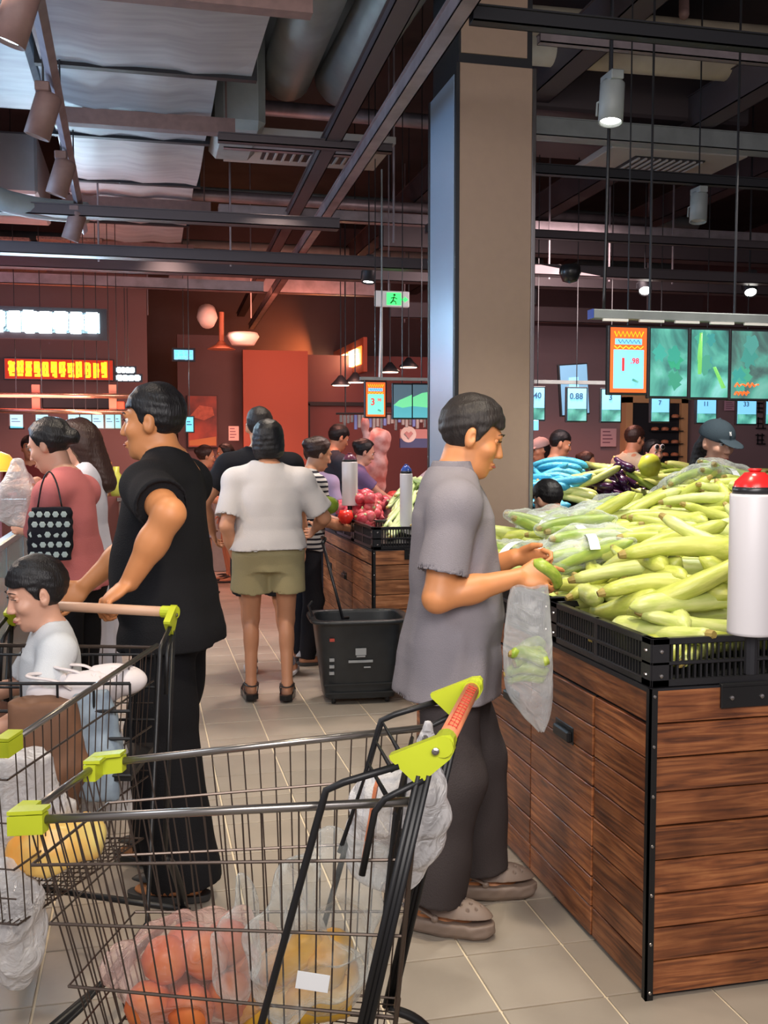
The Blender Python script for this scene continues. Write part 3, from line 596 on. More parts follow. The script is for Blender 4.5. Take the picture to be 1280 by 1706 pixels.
            if kd == 'clog':
                Sf.ell((0, .076, .045), (.056*big, .122*big, .068), None, 0); Sf.ell((0, -.03, .045), (.050, .085, .040), None, .03); Sf.put(lambda X, Y, Z: (.026-Z)+0*X+0*Y, (-.1, -.2, -.02), (.1, .3, .03), 0, 's')
                Sf.cone((0, -.035, .05), (0, -.05, .2), .038, .05, .01, 's'); Sf.ell((0, .0, .11), (.036, .05, .035), None, .01, 's')
                for hx, hy in ((0, .155), (-.022, .145), (.022, .145), (-.034, .12), (.034, .12), (-.012, .125), (.012, .125), (0, .10), (-.026, .095), (.026, .095)):
                    zt = .045+.068*math.sqrt(max(0, 1-(hx/.056)**2-((hy-.076)/.122)**2)); Sf.ell((hx, hy, zt), (.0048, .0048, .012), None, .001, 's')
                for sg in (1, -1):
                    for hy in (.045, .085): Sf.ell((sg*.057, hy, .042), (.02, .012, .006), None, .003, 's')
                Sf.build('upper', smt, sh)
                Bs = Fld((-.09, -.14, -.01), (.09, .25, .07), vox*.62); Bs.stack((0, .05, 0), np.eye(3), [(0.0, -.004, .046*big, .132*big), (.014, 0, .055*big, .146*big), (.040, 0, .058*big, .149*big), (.047, 0, .055*big, .146*big)], 0, p=2.6); Bs.noise(.0025, 60, (.2, .6, 2), 2); Bs.build('sole', smt, sh)
                MB().tube(curve_pts([(-.052, .02, .060), (-.050, -.03, .085), (-.030, -.085, .092), (0, -.098, .092), (.030, -.085, .092), (.050, -.03, .085), (.052, .02, .060)], 5), .011, 8, sy=.45).build('heel_strap', smt, sh, True)
                for sg in (1, -1): MB().lathe([(0, -.008), (.011, -.006), (.012, 0), (.009, .006), (0, .008)], 12, (sg*.055, .02, .058), rotm('y', 90)).build('rivet', smt, sh, True)
            else:
                Sf.ell((0, .07, .045), (.045, .115, .045), None, 0); Sf.ell((0, -.03, .05), (.038, .06, .055), None, .03); Sf.cone((0, -.02, .07), (0, -.015, .10), .038, .040, .02); Sf.put(lambda X, Y, Z: (.02-Z)+0*X+0*Y, (-.1, -.2, -.02), (.1, .3, .03), 0, 's'); Sf.build('upper', smt, sh)
                Bs = Fld((-.08, -.14, -.01), (.08, .25, .04), vox*.7); Bs.stack((0, .05, 0), np.eye(3), [(0.0, 0, .044, .135), (.024, 0, .046, .138)], 0, p=2.5); Bs.build('sole', mat('sole', shoes.get('sole', (.03, .03, .03)), .6), sh)
    root['_'] = 0; del root['_']
    return dict(root=root, A=A, L=Lg, hp=hp, Rh=Rh, s=s, O=O, T=T, tp=tp, loc=loc_of, w=lambda p: L0+s*np.array((p[0]*cz-p[1]*sz, p[0]*sz+p[1]*cz, p[2])))
# ---------------------------------------------------------------- setting
SX, SY = 1.29, 2.42      # near corner of the greens table
def build_floor():
    b = MB().box((-4.2, -2, -.06), (9, 16, -.006)); o = b.build('floor', M['grout']); struct(o)
    step = .30; x0, y0 = .893-.0, 2.46; cells = []
    for i in range(-16, 28):
        for j in range(-14, 46):
            cx, cy = x0+(i+.5)*step, y0+(j+.5)*step; q = np.array((cx, cy, 0))-CP; z = q@fw
            vis = z > .5 and abs(q@rt)/z < .42 and abs(q@up)/z < .56; cells.append((0 if vis else 1, z if z > 0 else 99, cx, cy))
    cells.sort(); h = step/2-.0036; me = None; rest = MB()
    for n, (v, z, cx, cy) in enumerate(cells):
        if n < 295 and v == 0:
            if me is None:
                me = MB().box((-h, -h, -.006), (h, h, 0), bev=.0015).mesh('floor_tile'); t = link('floor_tile', me, M['tile'], o)
            else: t = bpy.data.objects.new('floor_tile', me); COL.objects.link(t); t.parent = o
            t.location = (cx, cy, 0)
        else: rest.box((cx-h, cy-h, -.006), (cx+h, cy+h, -.0002))
    rest.build('floor_tile_field', M['tile'], o, kind='stuff')
build_floor()
# tile colour varies a little from tile to tile
nt = M['tile'].node_tree; oi = nt.nodes.new('ShaderNodeObjectInfo'); hv = nt.nodes.new('ShaderNodeHueSaturation'); mr = nt.nodes.new('ShaderNodeMapRange'); mr.inputs[3].default_value = .92; mr.inputs[4].default_value = 1.07
bn = nt.nodes['Principled BSDF']; src = bn.inputs['Base Color'].links[0].from_socket
nt.links.new(oi.outputs['Random'], mr.inputs[0]); nt.links.new(mr.outputs[0], hv.inputs['Value']); nt.links.new(src, hv.inputs['Color']); nt.links.new(hv.outputs[0], bn.inputs['Base Color'])
struct(MB().box((-4.2, -2, 4.7), (9, 16, 4.85)).build('ceiling', M['ceil']))
struct(MB().box((-4.2, 15, 0), (9, 15.2, 4.7)).build('wall_back', M['wallb']))
struct(MB().box((-4.4, 3.5, 0), (-4.2, 15.2, 4.7)).build('wall_left', M['wallb']))
struct(MB().box((8.8, 1, 0), (9, 15.2, 4.7)).build('wall_right', M['wallb']))
# red partition and its dark neighbour
y = 13.0
def wallrect(name, x0, y0, x1, y1, Y, m, th=.12):
    a = pl(x0, y1, 1, Y); b = pl(x1, y0, 1, Y)
    return struct(MB().box((a[0], Y, max(a[2], 0)), (b[0], Y+th, b[2])).build(name, m))
wallrect('wall_red', 408, 585, 513, 960, 13.0, M['wallr'])
wallrect('wall_dark', 300, 560, 409, 960, 13.3, M['wallb'])
wallrect('wall_passage', 512, 596, 760, 960, 13.6, mat('wall_rose', (.22, .08, .08), .6))
o = wallrect('wall_mauve', 880, 560, 1500, 960, 11.5, M['wallm'])
c0 = pl(512, 672, 1, 13.55); c1 = pl(620, 660, 1, 13.55)
struct(MB().box((c0[0], 13.5, c0[2]-.03), (c1[0]+.3, 13.58, c0[2]+.02)).build('trim_1', M['dark']))
struct(MB().box((c0[0]-.02, 13.5, 0), (c0[0]+.03, 13.58, c0[2])).build('trim_2', M['dark']))
# column: beige cladding, mirrored flank, steel corner strips
px0, px1, py0, py1 = 1.54, 1.97, 5.0, 5.48
colm = empty('column'); colm['kind'] = 'structure'; colm['label'] = 'square column clad in beige panels with a mirrored flank'
MB().box((px0+.02, py0+.012, 0), (px1-.02, py1, 4.7)).build('core', M['dark'], colm)
a = pl(820, 108, 1, py0)[2]
MB().box((px0+.012, py0, 0), (px1-.022, py0+.012, a), bev=.002).build('front_panel', M['beige'], colm)
MB().box((px0+.03, py0+.005, a+.05), (px1-.05, py0+.012, 4.7)).build('front_panel', M['beige'], colm)
MB().box((px0, py0+.03, 0), (px0+.02, py1, a-.05), bev=.002).build('side_panel', M['mirror'], colm)
for x in (px0, px1-.022): MB().box((x, py0-.006, 0), (x+.022, py0+.02, a), bev=.003).build('corner_strip', M['steel'] if x > 1.6 else M['dark'], colm)
MB().box((px0-.004, py1-.02, 0), (px0+.01, py1+.01, a-.05)).build('corner_strip', M['dark'], colm)
# ---------------------------------------------------------------- ceiling works
def beam(name, p, q, w, h, m, label, group=None, cat='beam', kind=None):
    p = np.array(p, float); q = np.array(q, float); d = unit(q-p); u = unit(np.cross(d, (0, 0, 1))); v = np.cross(u, d); L = np.linalg.norm(q-p)
    R = np.stack([u, d, v], 1); b = MB()
    b.box((-w/2, 0, -h/2), (w/2, L, -h/2+.006), R, p).box((-w/2, 0, -h/2), (-w/2+.006, L, h/2), R, p).box((w/2-.006, 0, -h/2), (w/2, L, h/2), R, p)
    b.box((-w/2-.012, 0, h/2-.006), (w/2+.012, L, h/2), R, p)
    o = b.build(name, m)
    if kind: o['kind'] = kind; o['label'] = label
    else: tag(o, label, cat, group)
    return o
# large flat duct over the aisle, in flanged sections
duct = tag(empty('air_duct', (0, 0, 3.5)), 'wide flat grey sheet-metal air duct hung over the aisle', 'duct')
secs = [(3.0, 5.75, -.50, .60), (5.75, 7.0, -.52, .42), (7.0, 8.15, -.52, .42), (8.15, 9.6, -.54, .40), (9.6, 11.1, -.56, .38), (11.1, 12.3, -.62, .34)]
for i, (a, b, x0, x1) in enumerate(secs):
    q = MB(); n = 7; ny = 6
    vs = {}
    for iy in range(ny+1):
        for ix in range(n+1):
            y = a+(b-a)*iy/ny; x = x0+(x1-x0)*ix/n; sag = -.05*math.sin(math.pi*iy/ny)*(.6+.4*math.sin(math.pi*ix/n))+.012*math.sin(ix*2.1+i); vs[ix, iy] = len(q.v); q.v.append((x, y, sag))
    for iy in range(ny):
        for ix in range(n): q.f.append((vs[ix, iy], vs[ix+1, iy], vs[ix+1, iy+1], vs[ix, iy+1]))
    q.build('duct_skin', M['duct'], duct, True)
    MB().box((x0, a+.01, .0), (x1, b-.01, .45)).build('duct_body', M['duct'], duct)
    MB().box((x0-.03, b-.025, -.02), (x1+.03, b+.025, .48)).build('flange', M['dark'], duct)
for j, (yy, x0, x1) in enumerate(((4.55, -.62, .74), (6.35, -.60, .56), (8.5, -.60, .55), (10.3, -.62, .50))):
    b = MB().box((x0, yy-.035, 3.36), (x1, yy+.035, 3.43)).box((x0, yy-.045, 3.36), (x1, yy-.036, 3.45))
    for x in (x0+.05, x1-.05): b.tube([(x, yy, 3.4), (x, yy, 4.68)], .006, 6)
    tag(b.build('duct_hanger', M['brown']), 'brown steel bar on threaded rods carrying the flat duct', 'bracket', 'bars under the wide flat duct')
# second duct with bends at the far side
d2 = tag(empty('air_duct', (-.95, 5.4, 3.42)), 'smaller grey branch duct with insulated bends beside the wide one', 'duct')
MB().box((-.6, -2.0, .2), (.38, 1.6, .55), bev=.03).build('duct_body', M['duct'], d2); MB().box((-.25, -.1, -.15), (.15, .35, .22), bev=.05).build('duct_drop', M['pipe'], d2)
MB().tube(curve_pts([(-.55, 1.2, .1), (-.15, 1.3, .0), (.0, 1.35, -.35), (.25, 1.5, -.42), (.6, 1.7, -.40)], 6), .07, 14).build('flexible_pipe', M['pipe'], d2, True)
MB().box((-.9, 2.75, -.05), (.20, 3.9, .4), bev=.02).build('duct_body', M['duct'], d2)
# two wrapped pipes ending in bends
for j, (p, q) in enumerate((((520, 10), (478, 125)), ((640, 15), (568, 135)))):
    a = hgt(*p, 3.95); b = hgt(*q, 3.95); d = unit(b-a); a = a-d*1.2
    tag(MB().tube([a, a+d*.8, b, b+d*.10+np.array((0, 0, .05)), b+d*.16+np.array((0, 0, .22)), b+d*.17+np.array((0, 0, .6))], .165, 20, rad=[.165, .165, .165, .160, .155, .15]).build('wrapped_pipe', M['pipe'], None, True),
        ('thick insulated pipe turning up beside the wide flat duct', 'thick insulated pipe turning up between its twin and the column')[j], 'pipe')
# lamp rail with track lamps on the branch-duct side
A0 = hgt(50, -60, 3.05); A1 = hgt(140, 385, 3.05)
tag(MB().tube([A0+(A0-A1)*.3, A1], .028, 4).build('lamp_rail', M['strut']), 'pale steel lamp rail running below the wide flat duct', 'rail')
def track_lamp(base, aim, L, r, label, lit=(.6, .85, 1), es=6, m=None, group=None, glow=True):
    base = np.array(base, float); o = tag(empty('track_lamp', tuple(base)), label, 'lamp', group); d = unit(aim); z0 = np.array((0, 0, -.10)); u = unit(np.cross(d, (0, 0, 1)) if abs(d[2]) < .99 else (1, 0, 0)); R = np.stack([u, np.cross(d, u), d], 1)
    MB().box((-.03, -.06, -.02), (.03, .06, .02), bev=.004).build('rail_adapter', m or M['brown'], o)
    MB().tube([(0, 0, 0), (0, 0, -.05), z0+u*(r+.012)*.0+(0, 0, .02)], .010, 6).tube([z0+(0, 0, .03), z0+u*(r+.01), z0+u*(r+.01)+d*L*.3], .006, 5).build('yoke', m or M['brown'], o)
    MB().lathe([(0, -L*.45), (r*.8, -L*.45), (r, -L*.38), (r, L*.5), (r*.9, L*.5), (r*.86, L*.42), (0, L*.42)], 18, z0, R).build('housing', m or M['brown'], o, True)
    MB().tube([(0, 0, 0), (0, 0, 4.72-base[2])], .005, 5).build('hanger_rod', M['dark'], o)
    MB().lathe([(0, L*.43), (r*.84, L*.43)], 18, z0, R).build('lens', mat('lamp_lens', (.8, .8, .8), .3, emit=lit, es=es if glow else 0), o)
    return o
for j, (px, py, s) in enumerate(((28, -30, 1), (72, 150, .9), (102, 262, .8), (124, 348, .7))):
    b = hgt(px, py, 3.0); track_lamp(b, (-.30, .1, -.9), .20, .055, ['brown track lamp nearest the camera on the pale rail', 'second brown track lamp on the pale rail under the flat duct', 'third brown track lamp on the pale rail under the flat duct', 'farthest small track lamp on the pale rail under the flat duct'][j], (.55, .85, 1), 5)
# long strut over the aisle edge
b0 = hgt(785, -20, 3.2); b1 = (1.42, 15.0, 3.2)
o = beam('ceiling_strut', (1.20, 2.8, 3.2), (1.52, 14.8, 3.2), .075, .07, M['strut'], 'long pale steel channel strut running away over the aisle', cat='strut')
o2 = beam('ceiling_strut', (1.05, 2.9, 3.34), (1.35, 14.6, 3.34), .10, .05, M['beam'], 'dark cable channel above the long pale strut', cat='strut')
# crossing beams (pixels give where they show; each hangs on its own level)
def cross(y, z, x0, x1, w, h, m, lab, tilt=0, name='ceiling_beam'):
    return beam(name, (x0, y, z), (x1, y+tilt, z), w, h, M[m], lab, cat='beam')
cross(6.9, 2.98, -2.6, 1.3, .10, .07, 'beam', 'dark crossing beam with a bluish lit edge under the duct')
cross(7.6, 2.86, -2.8, 6.5, .12, .08, 'beam', 'long dark crossing beam running from duct side past the column')
cross(8.9, 3.0, -3, 6, .14, .12, 'beam', 'deep dark beam behind the long crossing beam')
cross(8.3, 3.35, .6, 6, .10, .08, 'strut', 'mauve pipe-like beam behind the exit sign')
cross(6.2, 3.30, .45, 1.5, .06, .05, 'beam', 'short dark bar beside the air grille')
cross(7.1, 3.52, .55, 1.45, .06, .05, 'strut', 'short pale bar below the air grille')
cross(10.5, 3.1, -3.2, 1.2, .10, .10, 'strut', 'pinkish crossing bar above the bright white sign')
cross(12.0, 3.35, .3, 2.7, .12, .16, 'strut', 'salmon box beam ahead of the red partition')
cross(3.95, 3.18, 1.28, 4.2, .06, .06, 'dark', 'dark lamp track passing in front of the column')
cross(6.0, 3.18, 2.2, 5.4, .06, .06, 'dark', 'dark lamp track below the square air diffuser')
cross(7.2, 3.05, 2.0, 6.2, .06, .06, 'beam', 'slim dark lamp track above the hanging screens')
cross(5.0, 3.55, 1.98, 5.4, .05, .05, 'strut', 'thin pale conduit behind the near lamp track')
cross(6.6, 3.62, 2.2, 6.2, .14, .12, 'pipe', 'grey duct pipe crossing behind the column head')
cross(9.5, 3.5, 2.2, 7.8, .2, .3, 'beam', 'deep dark roof beam far behind the screens')
cross(10.4, 2.9, 2.5, 8, .1, .16, 'wallb', 'dark bulkhead strip over the mauve wall')
for j, (p, q, r, z) in enumerate((((870, 45), (1290, 80), .13, 4.1), ((870, 82), (1290, 118), .09, 3.95))):
    a = hgt(*p, z); b = hgt(*q, z); d = b-a
    tag(MB().tube([a-d*.02, b+d*.3], r, 18).build('roof_pipe', M['pipew'], None, True), ('fat tan pipe crossing under the roof slab', 'thinner tan pipe just below the fat tan one')[j], 'pipe')
tag(MB().tube([hgt(1140, -40, 4.6), hgt(1140, 25, 4.0)], .03, 8).build('pipe_stub', M['brown'], None, True), 'short brown vertical stub pipe near the tan pipes', 'pipe')
tag(MB().box((2.0, 4.4, 4.3), (5.2, 4.75, 4.7)).build('roof_beam', M['wallb']), 'broad dark concrete beam under the roof slab', 'beam')
# more hanging rods and pipes in the dark
for j in range(16):
    x = -2.6+j*.55+random.uniform(-.1, .1); y = random.choice((7.0, 8.2, 9.8, 11.4)); 
    tag(MB().tube([(x, y, 2.9), (x, y, 4.68)], .008, 5).build('hanger_rod', M['strut']), 'thin steel rod hanging from the dark roof', 'rod', 'rods holding the ceiling beams')
for j, (y, z, x0, x1, r) in enumerate(((9.4, 3.75, -3.5, 5, .05), (10.2, 3.95, -3.5, 6, .07), (11.6, 3.65, -3.6, 6.5, .04), (12.6, 3.9, -3.6, 7, .08), (8.2, 4.15, 0, 7, .06))):
    tag(MB().tube([(x0, y, z), (x1, y+.2, z)], r, 12).build('service_pipe', M[('strut', 'pipe')[j % 2]], None, True), ['slim pale service pipe high behind the flat duct', 'grey service pipe above the slim pale one', 'thinnest pipe far back under the roof', 'thick grey pipe farthest back under the roof', 'grey pipe high above the deep dark beam'][j], 'pipe')
for j, (x, z) in enumerate(((-2.6, 3.5), (-1.7, 3.7), (2.6, 3.9), (3.8, 3.8), (5.2, 3.9))):
    beam('long_beam', (x, 4.5 if x > 2 else 7.5, z), (x, 14.5, z), .16, .22, M['beam'], ['dark lengthwise beam over the food counter side', 'dark lengthwise beam beside the wide flat duct', 'dark lengthwise beam just past the column', 'dark lengthwise beam over the hanging screens', 'dark lengthwise beam far past the screens'][j])
# perforated panels over the back stalls
pn = tag(empty('perforated_canopy', (-2.2, 11.0, 3.35)), 'tan perforated ceiling panels above the bright white sign', 'canopy')
for i in range(5):
    for j in range(2): MB().box((-1.4+i*.66, -.8+j*.95, .02*i), (-.80+i*.66, .08+j*.95, .02*i+.03), bev=.004).build('panel', mat('perforated', (.26, .17, .14), .6, col2=(.10, .06, .05), ns=60) if i+j == 0 else bpy.data.materials['perforated'], pn)
# grilles
def grille(name, p, w, d, label, m='white'):
    o = tag(empty(name, tuple(p)), label, 'vent'); pm = mat('grille_paint', (.30, .27, .25), .6)
    MB().box((-w/2-.25, -d/2-.15, 0), (w/2+.25, d/2+.15, .05), bev=.004).build('panel', pm, o); MB().box((-w/2, -d/2, -.01), (w/2, d/2, 0)).build('frame', M['dark'], o)
    n = 10; me = MB().box((-.006, -d/2, -.022), (.010, d/2, -.008), bev=.001).mesh('slat')
    for i in range(n):
        s_ = link('slat', me, None, o) if i else link('slat', me, pm, o); s_.location.x = -w/2+(i+.5)*w/n
for (px, py, w, lab) in ((512, 255, .62, 'air grille with dark slats beside the two wrapped pipes'), (1095, 276, .55, 'square air diffuser with slats past the column')):
    grille('air_grille', hgt(px, py, 3.55), w, .40, lab)
p = hgt(395, 235, 3.5); tag(MB().box(p-np.array((.16, .3, 0)), p+np.array((.16, .5, .7)), bev=.05).build('branch_duct', M['pipe']), 'short grey vertical duct box between flat duct and grille', 'duct')
p = hgt(1120, 215, 3.75); tag(MB().box(p-np.array((1.2, .2, 0)), p+np.array((.5, .9, .5)), bev=.02).build('fan_unit', M['beam']), 'dark boxed air unit above the square diffuser', 'air unit')
# spot lamps past the column
for j, (px, py, z, lab, on) in enumerate(((1020, 130, 3.12, 'bright cylindrical track lamp right of the column head', 1), (1165, 318, 3.12, 'unlit grey cylindrical track lamp under the air diffuser', 0), (1075, 452, 2.95, 'glaring round track lamp above the gourd pictures', 1), (1250, 455, 2.95, 'glaring round track lamp near the photo edge', 1), (615, 430, 3.0, 'pale glowing track lamp behind the long strut', 1), (885, 470, 3.0, 'small glowing track lamp tucked behind the column edge', 1))):
    b = hgt(px, py, z); track_lamp(b, (-.25, -.55, -.7) if j in (2, 3) else (-.1, -.12, -1), .20, .055, lab, (1, .97, .9), 14, M['pipe'] if j < 2 else M['dark'], glow=on)
for j in range(5):
    p = pl(368+0*j, 520, 1, 12.4)
p = pl(369, 520, 1, 12.2); q = pl(369, 582, 1, 12.2)
tag(MB().tube([p, q], .03, 8).lathe([(.03, .1), (.06, .06), (.17, 0), (0, 0)], 16, q).build('rod_lamp', mat('salmon_metal', (.5, .2, .12), .5)), 'salmon rod with a disc foot by the red partition', 'lamp')
q = pl(405, 575, 1, 12.0); tag(MB().lathe([(.17, .14), (.19, .10), (.13, 0), (0, 0)], 16, q).build('dome_camera', M['white'], None, True), 'small white dome camera at the end of the strut', 'camera')
q = pl(346, 540, 1, 12.0); tag(MB().lathe([(.10, .22), (.12, .1), (.08, 0), (0, 0)], 14, q, rotm('x', -35)).build('spot_head', M['white'], None, True), 'small pale spotlight head hanging above the far wall', 'lamp')
q = pl(950, 455, 1, 6.6); tag(MB().lathe([(0, .06), (.07, .05), (.075, 0), (.05, -.055), (0, -.07)], 18, q).build('dome_camera', M['plast'], None, True), 'dark glass dome camera right of the column', 'camera')
# cable down to the screens
cpts = [hgt(1020, -10, 4.6)]; Yc = 4.6
cab = [pl(x, y, 1, Yc) for x, y in ((1020, 0), (1018, 90), (1014, 250), (1010, 400), (1006, 520))]
tag(MB().tube(curve_pts(cab, 4), .008, 6).build('cable', M['plast'], None, True), 'thin black cable hanging down to the screen bar', 'cable')
# exit sign
ex = pl(652, 499, 1, 8.0); eo = tag(empty('exit_sign', tuple(ex)), 'small green exit sign with running figure hung over the aisle', 'sign')
MB().box((-.135, -.02, -.06), (.145, .02, .065), bev=.006).build('housing', M['white'], eo)
ge = mat('exit_green', (.02, .4, .05), .4, emit=(.05, .85, .15), es=1.6); gd = mat('exit_dark', (.0, .12, .02), .5)
MB().box((-.04, -.024, -.045), (.075, -.02, .05)).build('pictogram', ge, eo); MB().box((.075, -.024, -.008), (.11, -.02, .008)).prism([(.105, -.022), (.135, 0), (.105, .022)], -.024, -.02).build('arrow', ge, eo)
MB().lathe([(0, -.001), (.010, 0), (0, .001)], 10, (.02, -.026, .033), rotm('x', 90)).tube([(.018, -.026, .02), (.008, -.026, -.012), (-.012, -.026, -.034)], .006, 5).tube([(.008, -.026, -.012), (.03, -.026, -.02), (.034, -.026, -.04)], .005, 5).tube([(-.008, -.026, .008), (.02, -.026, .014), (.042, -.026, .002)], .004, 5).build('running_figure', gd, eo)
MB().tube([(-.02, 0, .06), (-.02, 0, 4.7-ex[2])], .006, 5).build('rod', M['strut'], eo)
tag(MB().tube([pl(635, 512, 1, 8.05), pl(632, 630, 1, 8.05)], .008, 5).build('cord', M['white']), 'pale cord hanging from exit sign towards the price screen', 'cord')
# ---------------------------------------------------------------- screens and signs
def hang(o, dz=0, r=.004, m='plast'): MB().tube([(0, .01, dz), (0, .01, 4.72-o.location.z)], r, 5).build('hanger', M[m], o)
def bezel(parent, w, h, th=.03, m=None): MB().box((-w/2-.012, 0, -h/2-.012), (w/2+.012, th, h/2+.012), bev=.004).build('bezel', m or M['plast'], parent)
RX = np.stack([(1, 0, 0), (0, 0, 1), (0, -1, 0)], 1)
e_or = mat('screen_orange', (.5, .1, .02), .4, emit=(.95, .13, .02), es=.85); e_bl = mat('screen_blue', (.2, .5, .7), .4, emit=(.17, .50, .78), es=1.0)
e_rd = mat('screen_red', (.5, .02, .02), .4, emit=(.75, .03, .03), es=1.0); e_ye = mat('screen_yellow', (.6, .4, 0), .4, emit=(1, .50, .02), es=1.0); e_te = mat('screen_teal', (.1, .5, .4), .4, emit=(.20, .62, .50), es=1.0)
e_dk = mat('screen_dark_ink', (.02, .05, .10), .5, emit=(.03, .07, .14), es=1)
scr = screen_mat('screen_leaves', [(.02, .06, .06), (.05, .24, .20), (.10, .42, .32), (.30, .66, .66)], 1.15, 3.2)
scr2 = screen_mat('screen_leaves_dark', [(.02, .03, .04), (.06, .14, .12), (.08, .32, .25), (.18, .46, .38)], 1.1, 3)
def price_screen(loc, w, h, big, small, label, cols=(None, None), group=None, s=1.0, fancy=True):
    o = tag(empty('price_screen', tuple(loc)), label, 'screen', group); bezel(o, w, h)
    MB().box((-w/2, -.003, -h/2), (w/2, 0, h/2)).build('panel', e_or if fancy else e_bl, o)
    if fancy:
        MB().box((-w*.42, -.006, -h*.44), (w*.42, -.003, h*.16), bev=.001).build('price_field', cols[0] or e_bl, o); MB().box((-w*.38, -.006, h*.24), (w*.36, -.003, h*.33)).build('banner', e_bl, o)
        z = [(-w*.40+i*w*.80/14, (h*.36 if i % 2 else h*.44)) for i in range(15)]; MB().tube([(x, -.005, zz) for x, zz in z], .0035, 4).build('zigzag', e_ye, o)
        z = [(-w*.40+i*w*.80/10, (h*.175 if i % 2 else h*.215)) for i in range(11)]; MB().tube([(x, -.005, zz) for x, zz in z], .003, 4).build('zigzag', e_ye, o)
        z = [(x, h*.285+.008*((-1)**i)) for i, x in enumerate(np.linspace(-w*.3, w*.3, 12))]; MB().tube([(x, -.008, zz) for x, zz in z], .002, 4).build('banner_text', e_dk, o)
        text('price_text', big, h*.28, (-w*.16, -.008, -h*.08), RX, e_rd, o); text('price_text', small, h*.12, (w*.16, -.008, -h*.015), RX, e_rd, o)
        MB().tube([(w*.10, -.008, -h*.30), (w*.26, -.008, -h*.34)], .006, 5).build('picture', scr, o)
    else:
        MB().box((-w/2, -.005, -h/2), (w/2, -.002, -h*.13)).build('picture', scr, o); text('price_text', big, h*.26, (-w*.05, -.006, h*.25), RX, e_dk, o)
    hang(o, h/2)
    return o
def rect(px0, py0, px1, py1, Y):
    a = pl(px0, (py0+py1)/2, 1, Y); b = pl(px1, (py0+py1)/2, 1, Y); t = pl((px0+px1)/2, py0, 1, Y); u = pl((px0+px1)/2, py1, 1, Y)
    return np.array(((a[0]+b[0])/2, Y, (t[2]+u[2])/2)), b[0]-a[0], t[2]-u[2]
YS = 4.6
c, w, h = rect(1017, 546, 1077, 654, YS); price_screen(c, w, h, '1', '.98', 'orange price screen reading 1.98 hung over the gourd table')
pics = []
for j, (x0, x1, lab) in enumerate(((1084, 1145, 'hanging screen showing green leaves next to the orange price'), (1152, 1213, 'hanging screen showing two gourds on the vine'), (1219, 1282, 'hanging screen with leaves and orange lettering'), (1289, 1350, 'hanging leaf screen cut off by the photo edge'))):
    c, w, h = rect(x0, 548+2*j, x1, 660+2*j, YS); o = tag(empty('picture_screen', tuple(c)), lab, 'screen', None); bezel(o, w, h)
    MB().box((-w/2, -.003, -h/2), (w/2, 0, h/2)).build('panel', scr if j < 2 else scr2, o); pics.append((o, w, h))
    rr_ = np.random.default_rng(j)
    for k in range(5):
        x, z = rr_.uniform(-.35, .35)*w, rr_.uniform(-.4, .4)*h; r_ = rr_.uniform(.15, .26)*w; an = rr_.uniform(0, 6); pts_ = [(x+r_*(.25*math.sin(6*t)+.75)*math.cos(t+an), z+r_*(.25*math.sin(5*t)+.75)*math.sin(t+an)*1.2) for t in np.linspace(0, 6.1, 14)]
        pts_ = [(min(max(a_, -w*.49), w*.49), min(max(b_, -h*.49), h*.49)) for a_, b_ in pts_]
        MB().prism(pts_, -.0045-.0005*k, -.003).build('leaf_picture', mat('leaf_glow', (.02, .1, .08), .4, emit=(.03+.05*rr_.random(), .22+.14*rr_.random(), .17+.12*rr_.random()), es=1), o)
o, w, h = pics[1]; gg = mat('gourd_glow', (.1, .3, .05), .4, emit=(.16, .46, .11), es=1.1)
MB().tube([(-w*.28, -.008, h*.45), (-w*.31, -.010, h*.1), (-w*.30, -.010, -h*.16)], .02, 10, sy=.3, rad=[.016, .024, .017]).build('gourd_picture', gg, o, True); MB().tube([(w*.10, -.010, -h*.05), (w*.36, -.010, -h*.36)], .02, 10, sy=.3, rad=[.014, .021]).build('gourd_picture', gg, o, True)
o, w, h = pics[2]
for k, zz in enumerate((-.30, -.42)): MB().tube([(x, -.008, zz*h+.010*math.sin(x*300)) for x in np.linspace(-w*.42, w*(.2-.25*k), 12)], .009, 5, sy=.5).build('lettering', e_or, o)
c, w, h = rect(985, 521, 1300, 536, YS); o = tag(empty('screen_bar', tuple(c)), 'grey hanging bar carrying the gourd picture screens', 'bar')
MB().box((-w/2, -.03, -h/2), (w/2, .03, h/2), bev=.004).build('bar', M['pipe'], o); MB().box((-w/2-.004, -.032, -h/2), (-w/2, .032, h/2)).build('end_cap', M['bluecap'], o)
for k in range(5): MB().box((-w/2+.05+k*.19, -.033, -h/2-.012), (-w/2+.18+k*.19, -.02, -h/2)).build('clip', M['paper'], o)
for k in (.3, .75): MB().tube([(-w/2+w*k, 0, 0), (-w/2+w*k, 0, 2)], .006, 5).build('rod', M['plast'], o)
